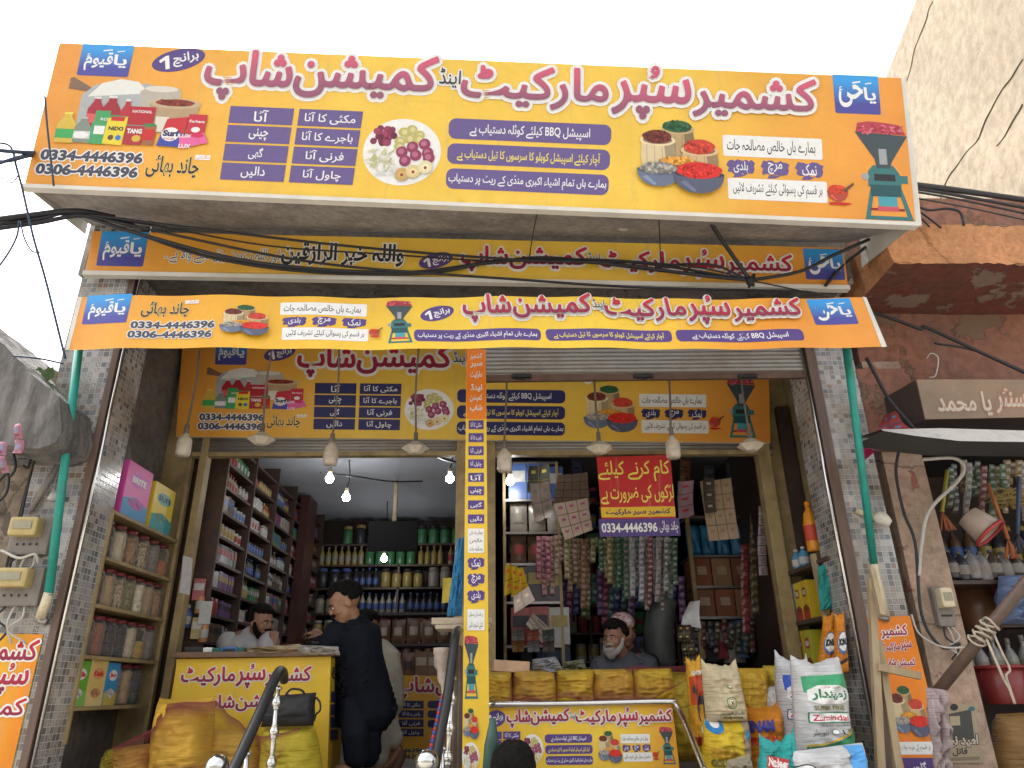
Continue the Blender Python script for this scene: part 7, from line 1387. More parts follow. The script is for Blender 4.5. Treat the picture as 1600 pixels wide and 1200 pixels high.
for k, pts in enumerate(([(1460, 0), (1445, 40), (1430, 75), (1418, 110), (1412, 150)], [(1600, 100), (1570, 140), (1548, 180), (1520, 225), (1490, 270), (1470, 300), (1455, 340)], [(1600, 160), (1580, 190), (1560, 225)])):
    mb = MB(); P = [on_tb(x+random.uniform(-2, 2), y) for x, y in pts]; C_ = catmull(P, 10); mb.tube([p+TD_*.08*noise.noise(p*3)+Vector((0, 0, .08*noise.noise(p*3+Vector((5, 1, 1))))) for p in C_], [.004+.009*abs(noise.noise(p*2)) for p in C_], CRK, 5); mb.build('crack', tb)

# ------------------------------------------------------------------ cables
def cable(label, pts, r=.009, group='overhead cables', m=None, n=8):
    P = [PY(x, y, Y) for x, y, Y in pts]; mb = MB(); mb.tube(catmull(P, n), r, m or CABLE, 7); return mb.build('cable', None, label, 'cable', group)
L0 = [(-40, 356, 3.75), (60, 342, 3.8), (115, 334, 3.85)]
node = (1172, 438, 4.1)
cable('cable sagging least across the fascia sign', L0+[(300, 356, 3.95), (560, 386, 4.1), (830, 407, 4.15), (1000, 411, 4.15), node]); cable('cable dipping deepest over the verse lettering', L0+[(220, 366, 3.95), (400, 410, 4.1), (620, 426, 4.2), (760, 411, 4.2), (860, 403, 4.2), (1010, 420, 4.15), node], .012)
cable('cable dipping under the blue tab then rising mid sign', L0+[(200, 360, 3.95), (330, 402, 4.1), (480, 424, 4.2), (660, 427, 4.2), (800, 406, 4.2), (960, 413, 4.15), (1100, 431, 4.1), node], .011); cable('low cable running along the white hem to the right', L0+[(250, 362, 3.95), (420, 398, 4.1), (560, 418, 4.15), (800, 436, 4.15), (960, 447, 4.15), (1100, 452, 4.15), (1322, 456, 4.3)])
cable('thin cable parallel to the top of the fascia sign', L0+[(240, 352, 3.95), (420, 384, 4.1), (600, 397, 4.15), (780, 408, 4.2), (930, 405, 4.15), (1090, 418, 4.1), node], .006); cable('cable looping up before the knot', [(960, 412, 4.15), (1010, 420, 4.15), (1062, 413, 4.12), (1115, 414, 4.1), (1150, 428, 4.1), node], .008)
cable('cable rising from the knot to the orange canopy', [node, (1250, 424, 4.1), (1300, 400, 4.1), (1358, 374, 4.08)], .012); cable('cable from the roof sign down to the knot', [(1100, 332, 3.85), (1128, 375, 4.0), node], .014); cable('thin cable from the knot to the banner end', [node, (1240, 452, 4.1), (1310, 468, 4.1), (1350, 476, 4.3)], .005)
cable('cable hanging in the corner by the orange canopy', [(1352, 386, 4.3), (1318, 414, 4.25), (1290, 446, 4.2)], .012)
mb = MB(); c = PY(*node); mb.tube([c+Vector((random.uniform(-.03, .03), random.uniform(-.03, .03), random.uniform(-.04, .04))) for k in range(26)], .01, CABLE, 6); mb.build('cable_knot', None, 'knot where the black cables are tied together', 'cable knot')
cable('thin wire hanging down left of the mid sign', [(840, 330, 3.72), (832, 370, 4.0), (826, 410, 4.18)], .004); cable('thin wire hanging down right of the mid sign', [(1029, 335, 3.72), (1031, 380, 4.0), (1032, 420, 4.13)], .004)
for k, (pts, r) in enumerate((([(-40, 348, 3.7), (50, 336, 3.78), (120, 330, 3.85), (180, 340, 3.95)], .02), ([(-40, 362, 3.74), (60, 348, 3.8), (130, 337, 3.86), (210, 352, 3.95)], .014))): cable(['thick upper cable of the bundle at the left edge', 'lower cable of the bundle at the left edge'][k], pts, r)
BL_ = mat((.03, .05, .09), .5, .2, 5)
for k, (pts, r) in enumerate((([(-30, 232, 3.5), (10, 236, 3.5), (48, 238, 3.6), (80, 236, 4.2)], .013), ([(-30, 250, 3.5), (10, 252, 3.5), (45, 244, 3.6), (80, 240, 4.2)], .01), ([(-20, 222, 3.5), (15, 228, 3.5), (26, 262, 3.55), (36, 300, 3.6), (52, 370, 3.7), (72, 440, 3.8), (102, 560, 3.9)], .007), ([(30, 345, 3.75), (26, 370, 3.75), (10, 400, 3.7), (-20, 440, 3.7)], .006), ([(32, 346, 3.75), (38, 372, 3.75), (50, 392, 3.75), (64, 394, 3.76)], .005), ([(-20, 262, 3.5), (20, 248, 3.5), (50, 240, 3.6)], .01), ([(-20, 262, 3.5), (16, 285, 3.5), (30, 272, 3.5)], .004), ([(70, 150, 3.5), (74, 200, 3.55), (84, 290, 3.62)], .006), ([(20, 556, 3.95), (60, 560, 4.0), (98, 568, 4.3)], .006), ([(22, 560, 3.95), (40, 584, 4.0), (58, 606, 4.1)], .005))):
    cable(['upper blue black cable entering left of the roof sign', 'lower blue black cable entering left of the roof sign', 'long thin cable falling past the left corner', 'short loose wire under the left bundle', 'small wire loop under the left bundle', 'cable rising to the left end of the roof sign', 'thin curl of wire at the left edge', 'wire hanging down the face of the roof sign', 'wire from the broken ledge to the tiled pillar', 'wire falling along the broken ledge'][k], pts, r, m=BL_)
for k, (pts, r) in enumerate((([(1420, 288, 3.9), (1500, 298, 4.2), (1640, 318, 4.6)], .022), ([(1420, 293, 3.9), (1500, 306, 4.2), (1640, 332, 4.6)], .012), ([(1420, 298, 3.9), (1500, 312, 4.2), (1640, 342, 4.6)], .008), ([(1424, 308, 3.9), (1520, 326, 4.2), (1640, 352, 4.6)], .006), ([(1424, 318, 3.9), (1450, 328, 4.0), (1480, 326, 4.0), (1500, 332, 4.0), (1506, 352, 4.0)], .009), ([(1424, 322, 3.9), (1450, 340, 4.0), (1470, 356, 4.1)], .007), ([(1424, 328, 3.9), (1440, 342, 4.0), (1452, 354, 4.1)], .006), ([(1352, 484, 4.5), (1400, 500, 4.5), (1438, 514, 4.5), (1448, 512, 4.5), (1520, 545, 4.45), (1640, 600, 4.4)], .012), ([(1460, 536, 4.5), (1530, 550, 4.45), (1640, 598, 4.4)], .008), ([(1354, 560, 4.5), (1370, 590, 4.45), (1390, 625, 4.42), (1430, 672, 4.4)], .012), ([(1405, 700, 4.55), (1400, 740, 4.6), (1412, 800, 4.62), (1430, 850, 4.64), (1440, 960, 4.64), (1470, 1010, 4.6), (1500, 1006, 4.6)], .01), ([(1440, 718, 4.5), (1490, 716, 4.45), (1506, 730, 4.45), (1496, 752, 4.5), (1452, 798, 4.6), (1440, 850, 4.64), (1436, 900, 4.64)], .012), ([(1448, 560, 4.45), (1455, 552, 4.42), (1466, 560, 4.42), (1462, 586, 4.42), (1452, 590, 4.42)], .004), ([(1424, 960, 4.62), (1436, 990, 4.6), (1470, 1010, 4.58), (1508, 1012, 4.58)], .006))):
    cable(['thickest cable leaving the right end of the roof sign', 'second cable of the bundle right of the roof sign', 'third thin cable right of the roof sign', 'lowest thin cable right of the roof sign', 'bent cable end above the orange canopy', 'loose cable lying onto the orange canopy', 'short cable lying onto the orange canopy', 'black cable slanting over the brown red wall', 'thin second cable on the brown red wall', 'cable falling behind the tin sign to the right pillar', 'dark cable running down the pink pillar', 'pale cable looping out from the pink pillar', 'small pale wire ring above the tin sign', 'thin lead curving under the cream meter'][k], pts, r, m=CABLEW if k in (11, 12, 13) else None)
for k, pts in enumerate(([(94, 640, 4.3), (82, 690, 4.25), (62, 708, 4.2), (40, 716, 4.2), (20, 712, 4.2)], [(60, 700, 4.2), (48, 740, 4.25), (30, 820, 4.28), (12, 900, 4.28)], [(-10, 760, 4.2), (12, 740, 4.2), (10, 770, 4.2), (-10, 790, 4.2)], [(58, 690, 4.2), (50, 710, 4.2), (44, 730, 4.2), (36, 728, 4.2)], [(20, 700, 4.1), (24, 730, 4.1), (16, 745, 4.1)], [(2, 860, 4.25), (30, 872, 4.22), (54, 866, 4.22), (60, 880, 4.25)])): cable(['black cable looped under the broken ledge', 'cable running down to the left meters', 'wire curl at the left edge under the ledge', 'short wire end hanging from the broken ledge', 'small hooked wire under the pink sachets', 'pale lead between the two left meters'][k], pts, .008, 'wires at the left neighbour', CABLEW if k == 5 else None)
cable('cable strung under the left shop ceiling between the bulbs', [(500, 738, 6.4), (560, 745, 6.6), (610, 752, 6.8), (660, 752, 7.2)], .008, 'wires inside the left shop'); cable('cable from the porch lamp to the bulb near the post', [(660, 702, 5.5), (690, 716, 5.9), (712, 722, 6.2)], .014, 'wires inside the left shop')
# ------------------------------------------------------------------ people: one continuous body each; clothes, hair and features are children
def chain(bm, pts, n=12):
    """limb: points with radii (r or (rx, ry)), rounded ends"""
    P = [Vector(p[0]) for p in pts]; Rr = [p[1] if isinstance(p[1], tuple) else (p[1], p[1]) for p in pts]
    d0 = (P[0]-P[1]).normalized(); d1 = (P[-1]-P[-2]).normalized()
    P = [P[0]+d0*min(Rr[0])*.75, P[0]+d0*min(Rr[0])*.4] + P + [P[-1]+d1*min(Rr[-1])*.4, P[-1]+d1*min(Rr[-1])*.75]
    Rr = [tuple(x*.35 for x in Rr[0]), tuple(x*.8 for x in Rr[0])] + Rr + [tuple(x*.8 for x in Rr[-1]), tuple(x*.35 for x in Rr[-1])]
    rings = []; ref = Vector((1, 0, 0))
    for i, p in enumerate(P):
        t = (P[min(i+1, len(P)-1)]-P[max(i-1, 0)]).normalized(); a = ref-t*ref.dot(t)
        if a.length < .2: a = Vector((0, 1, 0))-t*t.y
        a.normalize(); b = t.cross(a); rings.append([bm.verts.new(p+a*(Rr[i][0]*math.cos(2*math.pi*k/n))+b*(Rr[i][1]*math.sin(2*math.pi*k/n))) for k in range(n)])
    for i in range(len(rings)-1):
        for k in range(n): bm.faces.new((rings[i][k], rings[i][(k+1) % n], rings[i+1][(k+1) % n], rings[i+1][k]))
    bm.faces.new(rings[0][::-1]); bm.faces.new(rings[-1])
def ball(bm, c, r, M=None):
    b = bmesh.ops.create_icosphere(bm, subdivisions=3, radius=1)
    for v in b['verts']: p = Vector((v.co.x*r[0], v.co.y*r[1], v.co.z*r[2])); v.co = (M @ p if M else p)+Vector(c)
def fuse(bm, name, m, parent, voxel=.009, smooth=2, disp=0, sd=0):
    """all pieces become one closed continuous skin"""
    bmesh.ops.recalc_face_normals(bm, faces=bm.faces[:]); me = bpy.data.meshes.new(name); bm.to_mesh(me); bm.free()
    o = bpy.data.objects.new(name, me); COL.objects.link(o); md = o.modifiers.new('r', 'REMESH'); md.mode = 'VOXEL'; md.voxel_size = voxel; md.use_smooth_shade = True
    if smooth: ms = o.modifiers.new('s', 'SMOOTH'); ms.iterations = smooth; ms.factor = .5
    dg = bpy.context.evaluated_depsgraph_get(); dg.update(); m2 = bpy.data.meshes.new_from_object(o.evaluated_get(dg)); o.modifiers.clear(); o.data = m2; bpy.data.meshes.remove(me)
    if disp:
        for v in m2.vertices: v.co += v.normal*disp*(.5+noise.noise(Vector((v.co.x*8+sd, v.co.y*8, v.co.z*1.9)))+.22*noise.noise(Vector((v.co.x*15+sd, v.co.y*15, v.co.z*5))))
    for p in m2.polygons: p.use_smooth = True
    m2.materials.clear(); m2.materials.append(m)
    if parent: 
        loc = Vector(); p = parent
        while p: loc += p.location; p = p.parent
        for v in m2.vertices: v.co -= loc
        o.parent = parent
    else:
        z = min(v.co.z for v in m2.vertices); x = sum(v.co.x for v in m2.vertices)/len(m2.vertices); y = sum(v.co.y for v in m2.vertices)/len(m2.vertices); loc = Vector((x, y, z))
        for v in m2.vertices: v.co -= loc
        o.location = loc
    return o
def skinmat(c):
    m, nt, b, L = newmat('skin'); tc = N(nt, 'ShaderNodeTexCoord'); no = N(nt, 'ShaderNodeTexNoise', Scale=14.0, Detail=5.0); L(tc.outputs['Object'], no.inputs['Vector']); rp = N(nt, 'ShaderNodeValToRGB'); e = rp.color_ramp.elements; e[0].color = C4(sc(c, .82)); e[1].color = C4(sc(c, 1.12)); e[0].position = .35; e[1].position = .65; L(no.outputs[0], rp.inputs[0]); L(rp.outputs[0], b.inputs['Base Color']); b.inputs['Roughness'].default_value = .5; b.inputs['Subsurface Weight'].default_value = .08; b.inputs['Subsurface Radius'].default_value = (.02, .008, .004); return m
SKIN = skinmat((.3, .155, .09)); SKIN2 = skinmat((.25, .125, .075)); HAIR = mat((.008, .007, .006), .8, .4, 40, .9, spec=.12, name='hair'); GREYH = mat((.32, .3, .28), .7, .3, 60, .5, name='grey_hair'); EYEW = mat((.6, .58, .54), .3, .05); EYEB = mat((.02, .012, .01), .15, .1); LIP = mat((.22, .07, .06), .5, .1)
def head(bm, c, h, yaw, pitch, roll=0):
    """skull, jaw, nose, ears; c = middle of the head, h = head height; yaw 0 faces the street (-Y). returns the head's own frame"""
    M = Euler((pitch, roll, yaw), 'XYZ').to_matrix(); f = lambda x, y, z: Vector(c)+M @ (Vector((x, y, z))*h)
    ball(bm, f(0, .06, .13), (h*.34, h*.41, h*.37), M); ball(bm, f(0, -.06, -.16), (h*.265, h*.31, h*.33), M); ball(bm, f(0, -.2, -.37), (h*.15, h*.13, h*.12), M)
    ball(bm, f(0, -.27, .06), (h*.25, h*.11, h*.09), M)
    chain(bm, [(f(0, -.31, .06), h*.04), (f(0, -.42, -.07), h*.055), (f(0, -.4, -.11), h*.06)], 8)
    for s in (-1, 1):
        ball(bm, f(.19*s, -.23, -.12), (h*.1, h*.1, h*.1), M); ball(bm, f(.345*s, .06, -.03), (h*.035, h*.09, h*.13), M)
    ball(bm, f(0, -.335, -.2), (h*.11, h*.06, h*.035), M); ball(bm, f(0, -.33, -.245), (h*.1, h*.055, h*.035), M)
    return f, M
def features(root, f, M, h, hairm, beard=None, beardm=None, cap=False, full=1.0):
    bm = bmesh.new()
    if hairm:
        for s in range(170):
            a = random.uniform(0, 6.28); z = random.uniform(-.15, 1)
            if z < .5 and math.sin(a) < -.12: continue
            q = math.sqrt(max(0, 1-z*z)); p = f(.345*q*math.cos(a), .08+.42*q*math.sin(a), .16+.39*z); ball_s = h*random.uniform(.09, .12)
            b = bmesh.ops.create_icosphere(bm, subdivisions=1, radius=ball_s)
            for v in b['verts']: v.co += p
        fuse(bm, 'hair', hairm, root, h*.03, 3, .005)
    bm = bmesh.new()
    for s in (-1, 1): ball(bm, f(.125*s, -.325, .0), (h*.05, h*.035, h*.028), M)
    fuse(bm, 'eyes', EYEW, root, h*.015, 0); bm = bmesh.new()
    for s in (-1, 1): ball(bm, f(.12*s, -.357, .0), (h*.026, h*.014, h*.027), M)
    fuse(bm, 'pupils', EYEB, root, h*.01, 0); bm = bmesh.new()
    for s in (-1, 1): chain(bm, [(f(.05*s, -.372, .075), h*.02), (f(.13*s, -.37, .1), h*.024), (f(.22*s, -.31, .075), h*.014)], 6)
    fuse(bm, 'eyebrows', hairm or HAIR, root, h*.014, 0)
    bm = bmesh.new(); chain(bm, [(f(-.1, -.375, -.215), h*.018), (f(0, -.4, -.22), h*.026), (f(.1, -.375, -.215), h*.018)], 6); fuse(bm, 'mouth', LIP, root, h*.014, 0)
    if beard:
        bm = bmesh.new()
        chain(bm, [(f(-.13, -.36, -.19), h*.03), (f(0, -.41, -.165), h*.04), (f(.13, -.36, -.19), h*.03)], 7)
        if beard == 'full':
            for s in (-1, 1): chain(bm, [(f(.31*s, -.02, .0), h*.04), (f(.29*s, -.1, -.22), h*.075), (f(.2*s, -.22, -.38), h*.1), (f(.04*s, -.3, -.45), h*.13)], 8)
            chain(bm, [(f(-.1, -.34, -.36), h*.1), (f(.1, -.34, -.36), h*.1)], 8); ball(bm, f(0, -.27, -.5), (h*.14, h*.13, h*.13), M)
        fuse(bm, 'beard', beardm or hairm, root, h*.02, 1, .006)
def hand(bm, w, d, nrm, s=1.0, curl=.5):
    """palm and five bent fingers; w = wrist, d = direction of the fingers, nrm = back of the hand"""
    d = Vector(d).normalized(); nrm = Vector(nrm); nrm = (nrm-d*nrm.dot(d)).normalized(); sx = d.cross(nrm); w = Vector(w)
    chain(bm, [(w, (.024*s, .018*s)), (w+d*.045*s, (.036*s, .015*s)), (w+d*.085*s, (.038*s, .014*s))], 10)
    for k, (o, l) in enumerate(((-.03, .066), (-.01, .078), (.01, .073), (.03, .056))):
        b = w+d*.088*s+sx*o*s; c = curl+.06*k; p1 = b+(d*math.cos(c*.5)-nrm*math.sin(c*.5))*l*.45*s; p2 = p1+(d*math.cos(c*1.4)-nrm*math.sin(c*1.4))*l*.32*s; p3 = p2+(d*math.cos(c*2.1)-nrm*math.sin(c*2.1))*l*.25*s
        chain(bm, [(b, .0095*s), (p1, .009*s), (p2, .0082*s), (p3, .007*s)], 7)
    b = w+d*.025*s-sx*.03*s; chain(bm, [(b, .013*s), (b+(d*.6-sx*.7-nrm*.2)*.035*s, .011*s), (b+(d*.95-sx*.75-nrm*.35)*.055*s, .0085*s)], 7)
def cloth(c, rough=.9): return mat(c, rough, .2, 7, .35, spec=.15, name='cloth')
def person(label, group=None): return None

# man leaning on the counter, seen from behind and the side, dark navy clothes
NAV = cloth((.009, .011, .018)); NAV2 = cloth((.011, .014, .023))
Yn = 5.42
def V(x, y, Y): return PY(x, y, Y)
hp = V(538, 944, Yn-.06); h = .265; bm = bmesh.new(); f, M = head(bm, hp, h, R(-72), R(24))
sh = V(556, 990, Yn); hip = V(568, 1080, Yn+.12); ft = FL
chain(bm, [(f(0, .08, -.25), .06), (sh+Vector((-.02, 0, .05)), .065)]); chain(bm, [(sh, (.16, .1)), (V(560, 1030, Yn+.05), (.14, .1)), (hip, (.15, .12))])
el = V(512, 1008, Yn-.12); wr_ = V(502, 1006, Yn+.02); chain(bm, [(sh+Vector((-.12, -.06, .0)), .055), (el, .045), (wr_, .03)]); hand(bm, wr_, (-.5, .8, .15), (.1, -.1, 1), 1.05, .5)
el2 = V(528, 1010, Yn+.3); w2 = V(505, 994, Yn+.32); chain(bm, [(sh+Vector((.0, .16, 0)), .055), (el2, .045), (w2, .03)]); hand(bm, w2, (-1, .1, .3), (.2, -.3, 1), 1.05, .6)
for dx, dy, x in ((-.06, -.04, 556), (.07, .1, 572)):
    kn = V(x, 1150, Yn+.02+dy); an = Vector((kn.x+.01, kn.y+.04, FL+.09)); chain(bm, [(hip+Vector((dx, dy, -.05)), .095), (kn, .065), (an, .045)]); chain(bm, [(an+Vector((0, .03, -.04)), .04), (an+Vector((-.12, -.02, -.06)), (.04, .03))])
nman = fuse(bm, 'person', SKIN, None, .009); tag(nman, 'man in dark navy clothes with black hair, bending over the left counter', 'person')
features(nman, f, M, h, HAIR, 'thin', HAIR)
bm = bmesh.new(); chain(bm, [(sh+Vector((-.03, 0, .06)), (.1, .08)), (sh+Vector((0, 0, -.0)), (.17, .13)), (V(560, 1030, Yn+.05), (.165, .135)), (hip, (.175, .15)), (V(574, 1118, Yn+.14), (.19, .165))], 20)
chain(bm, [(sh+Vector((-.12, -.06, .01)), .08), (el, .066), (wr_+(el-wr_)*.25, .05)]); chain(bm, [(sh+Vector((.0, .16, 0)), .08), (el2, .066), (w2+(el2-w2)*.25, .05)])
fuse(bm, 'long_shirt', NAV, nman, .012, 2, .034, 3)
bm = bmesh.new()
for dx, dy, x in ((-.06, -.04, 556), (.07, .1, 572)): kn = V(x, 1150, Yn+.02+dy); chain(bm, [(hip+Vector((dx, dy, -.05)), .1), (kn, .085), (Vector((kn.x+.01, kn.y+.04, FL+.1)), .075)])
fuse(bm, 'trousers', NAV2, nman, .012, 2, .03, 5)

# man behind him, cream clothes, one heel raised
Yc = 5.98; CRM = cloth((.4, .37, .3)); bm = bmesh.new(); hp = V(572, 985, Yc+.1); h = .25; f, M = head(bm, hp, h, R(-100), R(35)); sh = V(586, 1022, Yc+.05); hip = V(592, 1085, Yc+.05)
chain(bm, [(f(0, .08, -.25), .06), (sh, .065)]); chain(bm, [(sh, (.14, .1)), (hip, (.14, .11))])
k1 = V(591, 1140, Yc-.02); a1 = V(590, 1196, Yc); k2 = V(606, 1138, Yc+.05); a2 = V(618, 1166, Yc+.06)
for k, a, d in ((k1, a1, (-.12, -.06, -.05)), (k2, a2, (-.05, -.04, -.12))):
    chain(bm, [(hip+Vector((0, 0, -.04)), .09), (k, .062), (a, .042)]); chain(bm, [(a+Vector((.03, 0, -.02)), .038), (a+Vector(d), (.038, .03))])
el = V(560, 1030, Yc); chain(bm, [(sh+Vector((-.1, -.06, 0)), .05), (el, .042), (V(545, 1010, Yc), .03)]); hand(bm, V(545, 1010, Yc), (-1, 0, .1), (0, 0, 1), 1, .5)
chain(bm, [(sh+Vector((-.02, .14, 0)), .05), (V(565, 1032, Yc+.3), .042), (V(548, 1012, Yc+.3), .03)]); hand(bm, V(548, 1012, Yc+.3), (-1, 0, .1), (0, 0, 1), 1, .5)
cman = fuse(bm, 'person', SKIN2, None, .009); tag(cman, 'man in cream tunic and trousers behind the navy dressed man, one heel raised', 'person'); features(cman, f, M, h, HAIR)
bm = bmesh.new(); chain(bm, [(sh+Vector((0, 0, .03)), (.12, .1)), (sh+Vector((.02, 0, -.06)), (.17, .14)), (V(600, 1060, Yc+.03), (.13, .14)), (V(602, 1104, Yc+.04), (.14, .15))], 20); chain(bm, [(sh+Vector((-.1, -.06, 0)), .075), (el, .06), (V(548, 1014, Yc), .05)])
fuse(bm, 'long_shirt', CRM, cman, .012, 2, .032, 8); bm = bmesh.new()
chain(bm, [(hip+Vector((0, 0, -.02)), .12), (k1, .1), (a1+Vector((0, 0, .05)), .07)]); chain(bm, [(hip+Vector((0, 0, -.02)), .12), (k2, .09), (a2+Vector((-.01, 0, .04)), .075)]); fuse(bm, 'trousers', cloth((.46, .43, .37)), cman, .011, 2, .018, 9)
for k, (a, d) in enumerate(((a1, (-.13, -.06, -.09)), (a2, (-.04, -.05, -.19)))):
    bm = bmesh.new(); chain(bm, [(a+Vector((.05, .0, -.045)), (.045, .03)), (a+Vector(d)*.6+Vector((.03, 0, -.02)), (.05, .022)), (a+Vector(d), (.045, .022))]); fuse(bm, 'sandal', mat((.1, .045, .03), .45, .2, 9), cman, .01)

# bearded shopkeeper in white behind the left counter
Yw = 5.85; WSH = cloth((.42, .41, .42)); hp = V(408, 974, Yw); h = .235; bm = bmesh.new(); f, M = head(bm, hp, h, R(62), R(6)); sh = V(394, 1001, Yw+.05); hip = Vector((sh.x-.1, Yw+.2, FL+.5))
chain(bm, [(f(0, .1, -.25), .06), (sh+Vector((0, 0, .04)), .065)]); chain(bm, [(sh, (.17, .1)), (hip, (.16, .12))])
eR = V(420, 1030, Yw-.12); wR = V(428, 1012, Yw-.08); chain(bm, [(sh+Vector((.14, -.06, -.01)), .052), (eR, .043), (wR, .03)]); hand(bm, wR, (-.1, 0, 1), (.3, -1, 0), 1, 1.1)
eL = V(360, 1022, Yw-.1); wL = V(384, 1030, Yw-.3); chain(bm, [(sh+Vector((-.17, 0, -.01)), .052), (eL, .043), (wL, .03)]); hand(bm, wL, (1, -.2, 0), (0, 0, 1), 1, .5)
for s in (-1, 1): kn = hip+Vector((.1*s+.05, -.38, -.02)); chain(bm, [(hip+Vector((.08*s, 0, 0)), .085), (kn, .06), (Vector((kn.x, kn.y+.02, FL+.08)), .042)]); chain(bm, [(Vector((kn.x, kn.y, FL+.05)), .035), (Vector((kn.x, kn.y-.15, FL+.04)), (.04, .03))])
wman = fuse(bm, 'person', SKIN, None, .009); tag(wman, 'bearded man in a white shirt sitting behind the left counter, hand raised near his chin', 'person'); features(wman, f, M, h, HAIR, 'full', HAIR)
bm = bmesh.new(); chain(bm, [(sh+Vector((0, 0, .045)), (.1, .08)), (sh+Vector((0, 0, .0)), (.2, .13)), (sh*.6+hip*.4, (.21, .15)), (hip, (.2, .16))], 20); chain(bm, [(sh+Vector((.14, -.06, -.01)), .078), (eR, .062), (wR+(eR-wR)*.2, .045)]); chain(bm, [(sh+Vector((-.17, 0, -.01)), .078), (eL, .062), (wL+(eL-wL)*.3, .045)]); fuse(bm, 'white_shirt', WSH, wman, .011, 2, .026, 4)
bm = bmesh.new()
for s in (-1, 1): kn = hip+Vector((.1*s+.05, -.38, -.02)); chain(bm, [(hip+Vector((.08*s, 0, 0)), .105), (kn, .085), (Vector((kn.x, kn.y+.02, FL+.12)), .07)])
fuse(bm, 'trousers', WSH, wman, .014, 2); mb = MB(); mb.box((hip.x, hip.y+.02, FL+.2), (.4, .36, .38), DW, bev=.01); mb.build('stool', None, 'dark wooden stool under the white shirted shopkeeper', 'stool')

# grey bearded man sitting behind the netted sacks
Yd = 5.75; GSH = cloth((.075, .08, .095)); hp = V(960, 998, Yd); h = .235; bm = bmesh.new(); f, M = head(bm, hp, h, R(-38), R(2)); sh = V(976, 1042, Yd+.08); hip = Vector((sh.x+.06, Yd+.25, FL+.48))
chain(bm, [(f(0, .1, -.25), .06), (sh+Vector((-.01, 0, .06)), .066)]); chain(bm, [(sh, (.18, .11)), (hip, (.17, .13))])
for s, e, wv in ((-1, V(946, 1076, Yd-.02), V(952, 1096, Yd-.25)), (1, V(1004, 1076, Yd), V(985, 1098, Yd-.25))): chain(bm, [(sh+Vector((.16*s, 0, -.01)), .055), (e, .045), (wv, .031)]); hand(bm, wv, (-.3*s, -1, -.1), (0, 0, 1), 1, .5)
for s in (-1, 1): kn = hip+Vector((.12*s, -.36, 0)); chain(bm, [(hip+Vector((.08*s, 0, 0)), .088), (kn, .062), (Vector((kn.x, kn.y+.02, FL+.08)), .042)]); chain(bm, [(Vector((kn.x, kn.y, FL+.05)), .035), (Vector((kn.x, kn.y-.14, FL+.04)), (.04, .03))])
dman = fuse(bm, 'person', SKIN2, None, .009); tag(dman, 'man with grey beard in a slate grey shirt sitting behind the netted sacks', 'person'); features(dman, f, M, h, HAIR, 'full', GREYH)
bm = bmesh.new(); chain(bm, [(sh+Vector((-.005, 0, .055)), (.1, .085)), (sh+Vector((0, 0, .01)), (.24, .155)), (sh*.5+hip*.5, (.235, .175)), (hip, (.22, .18))], 20)
for s, e, wv in ((-1, V(946, 1076, Yd-.02), V(952, 1096, Yd-.25)), (1, V(1004, 1076, Yd), V(985, 1098, Yd-.25))): chain(bm, [(sh+Vector((.16*s, 0, 0)), .095), (e, .072), (wv+(e-wv)*.3, .05)])
fuse(bm, 'grey_shirt', GSH, dman, .011, 2, .024, 6); bm = bmesh.new()
for s in (-1, 1): kn = hip+Vector((.12*s, -.36, 0)); chain(bm, [(hip+Vector((.08*s, 0, 0)), .108), (kn, .088), (Vector((kn.x, kn.y+.02, FL+.12)), .07)])
fuse(bm, 'trousers', GSH, dman, .014, 2); mb = MB(); mb.box((hip.x, hip.y+.03, FL+.19), (.4, .36, .36), DW, bev=.01); mb.build('stool', None, 'dark wooden stool under the grey bearded man', 'stool')

# person behind him with a white and maroon cap
Ye = 6.1; hp = V(974, 986, Ye); h = .25; DK = cloth((.02, .018, .02)); bm = bmesh.new(); f, M = head(bm, hp, h, R(30), R(5)); sh = V(985, 1032, Ye+.08); hip = Vector((sh.x, Ye+.15, FL+.62))
chain(bm, [(f(0, .1, -.25), .06), (sh+Vector((0, 0, .05)), .066)]); chain(bm, [(sh, (.17, .11)), (hip, (.16, .12))])
for s, e, wv in ((-1, V(955, 1065, Ye), V(958, 1080, Ye-.15)), (1, V(1012, 1060, Ye-.02), V(1000, 1078, Ye-.12))): chain(bm, [(sh+Vector((.16*s, 0, -.01)), .05), (e, .042), (wv, .03)]); hand(bm, wv, (-.2*s, -.2, .5*s), (0, -1, .2), 1, .6)
for s in (-1, 1): chain(bm, [(hip+Vector((.08*s, 0, 0)), .085), (Vector((hip.x+.09*s, hip.y-.02, FL+.4)), .06), (Vector((hip.x+.09*s, hip.y, FL+.08)), .042)]); chain(bm, [(Vector((hip.x+.09*s, hip.y, FL+.05)), .035), (Vector((hip.x+.09*s, hip.y-.15, FL+.04)), (.04, .03))])
eman = fuse(bm, 'person', SKIN2, None, .01); tag(eman, 'person in a white and maroon patterned cap behind the grey bearded man', 'person'); features(eman, f, M, h, None)
bm = bmesh.new(); chain(bm, [(sh+Vector((0, 0, .05)), (.1, .085)), (sh, (.2, .13)), (hip, (.19, .15)), (hip+Vector((0, 0, -.3)), (.2, .16))], 18)
for s, e, wv in ((-1, V(955, 1065, Ye), V(958, 1080, Ye-.15)), (1, V(1012, 1060, Ye-.02), V(1000, 1078, Ye-.12))): chain(bm, [(sh+Vector((.16*s, 0, -.01)), .075), (e, .058), (wv+(e-wv)*.3, .045)])
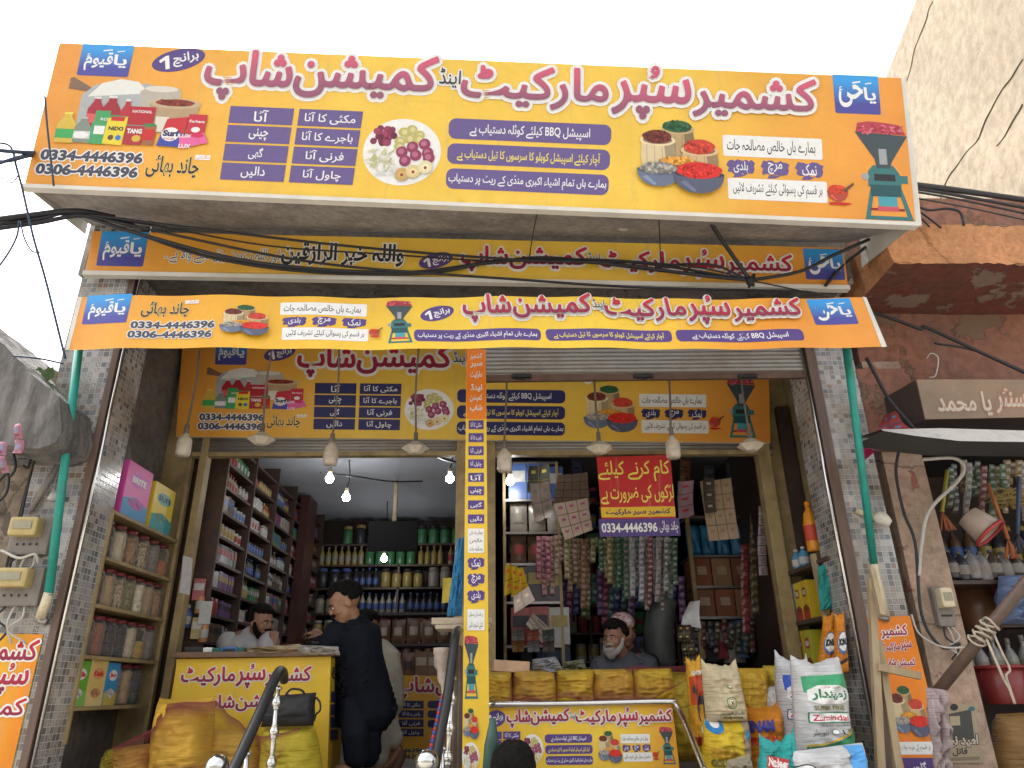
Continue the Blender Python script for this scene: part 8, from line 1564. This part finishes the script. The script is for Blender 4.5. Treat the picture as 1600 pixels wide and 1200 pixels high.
fuse(bm, 'dark_shirt', DK, eman, .012, 2, .015); bm = bmesh.new(); ball(bm, f(0, .05, .28), (h*.37, h*.43, h*.3), M); fuse(bm, 'cap', grains((.6, .58, .56), (.3, .06, .08), 34), eman, .01, 1, .006)

# head of a passer by low at the bottom edge, in front of the counter banner
Yp_ = 3.55; hp = V(803, 1212, Yp_); h = .23; bm = bmesh.new(); f, M = head(bm, hp, h, R(175), R(0)); sh = hp+Vector((0, -.02, -.24)); hip = Vector((hp.x, Yp_, hp.z-.72)); 
chain(bm, [(f(0, .05, -.3), .055), (sh, .06)]); chain(bm, [(sh, (.17, .1)), (hip, (.14, .1))])
for s in (-1, 1):
    e = sh+Vector((.21*s, .0, -.28)); wv = e+Vector((.0, .08, -.24)); chain(bm, [(sh+Vector((.15*s, 0, -.01)), .048), (e, .04), (wv, .028)]); hand(bm, wv, (0, .1, -1), (1*s, 0, 0), .95, .4)
    g0 = (.68-.17*2) if False else 0.0; kn = Vector((hip.x+.09*s, hip.y+.02, hip.z*.55)); chain(bm, [(hip+Vector((.075*s, 0, 0)), .08), (kn, .055), (Vector((kn.x, kn.y-.01, .43)), .04)]); chain(bm, [(Vector((kn.x, kn.y, .4)), .034), (Vector((kn.x, kn.y+.13, .38)), (.04, .03))])
pman = fuse(bm, 'person', SKIN, None, .01); tag(pman, 'black haired head of a passer by at the bottom edge before the counter banner', 'person'); features(pman, f, M, h, HAIR)
bm = bmesh.new(); chain(bm, [(sh+Vector((0, 0, .03)), (.1, .08)), (sh, (.19, .12)), (hip, (.17, .13)), (hip+Vector((0, 0, -.12)), (.18, .14))], 18)
for s in (-1, 1): e = sh+Vector((.21*s, .0, -.28)); wv = e+Vector((.0, .08, -.24)); chain(bm, [(sh+Vector((.15*s, 0, -.01)), .07), (e, .055), (wv+(e-wv)*.15, .045)])
fuse(bm, 'shirt', cloth((.12, .13, .15)), pman, .013, 2, .012); bm = bmesh.new()
for s in (-1, 1): kn = Vector((hip.x+.09*s, hip.y+.02, hip.z*.55)); chain(bm, [(hip+Vector((.075*s, 0, 0)), .1), (kn, .08), (Vector((kn.x, kn.y-.01, .46)), .065)])
fuse(bm, 'trousers', cloth((.1, .1, .11)), pman, .013, 2)
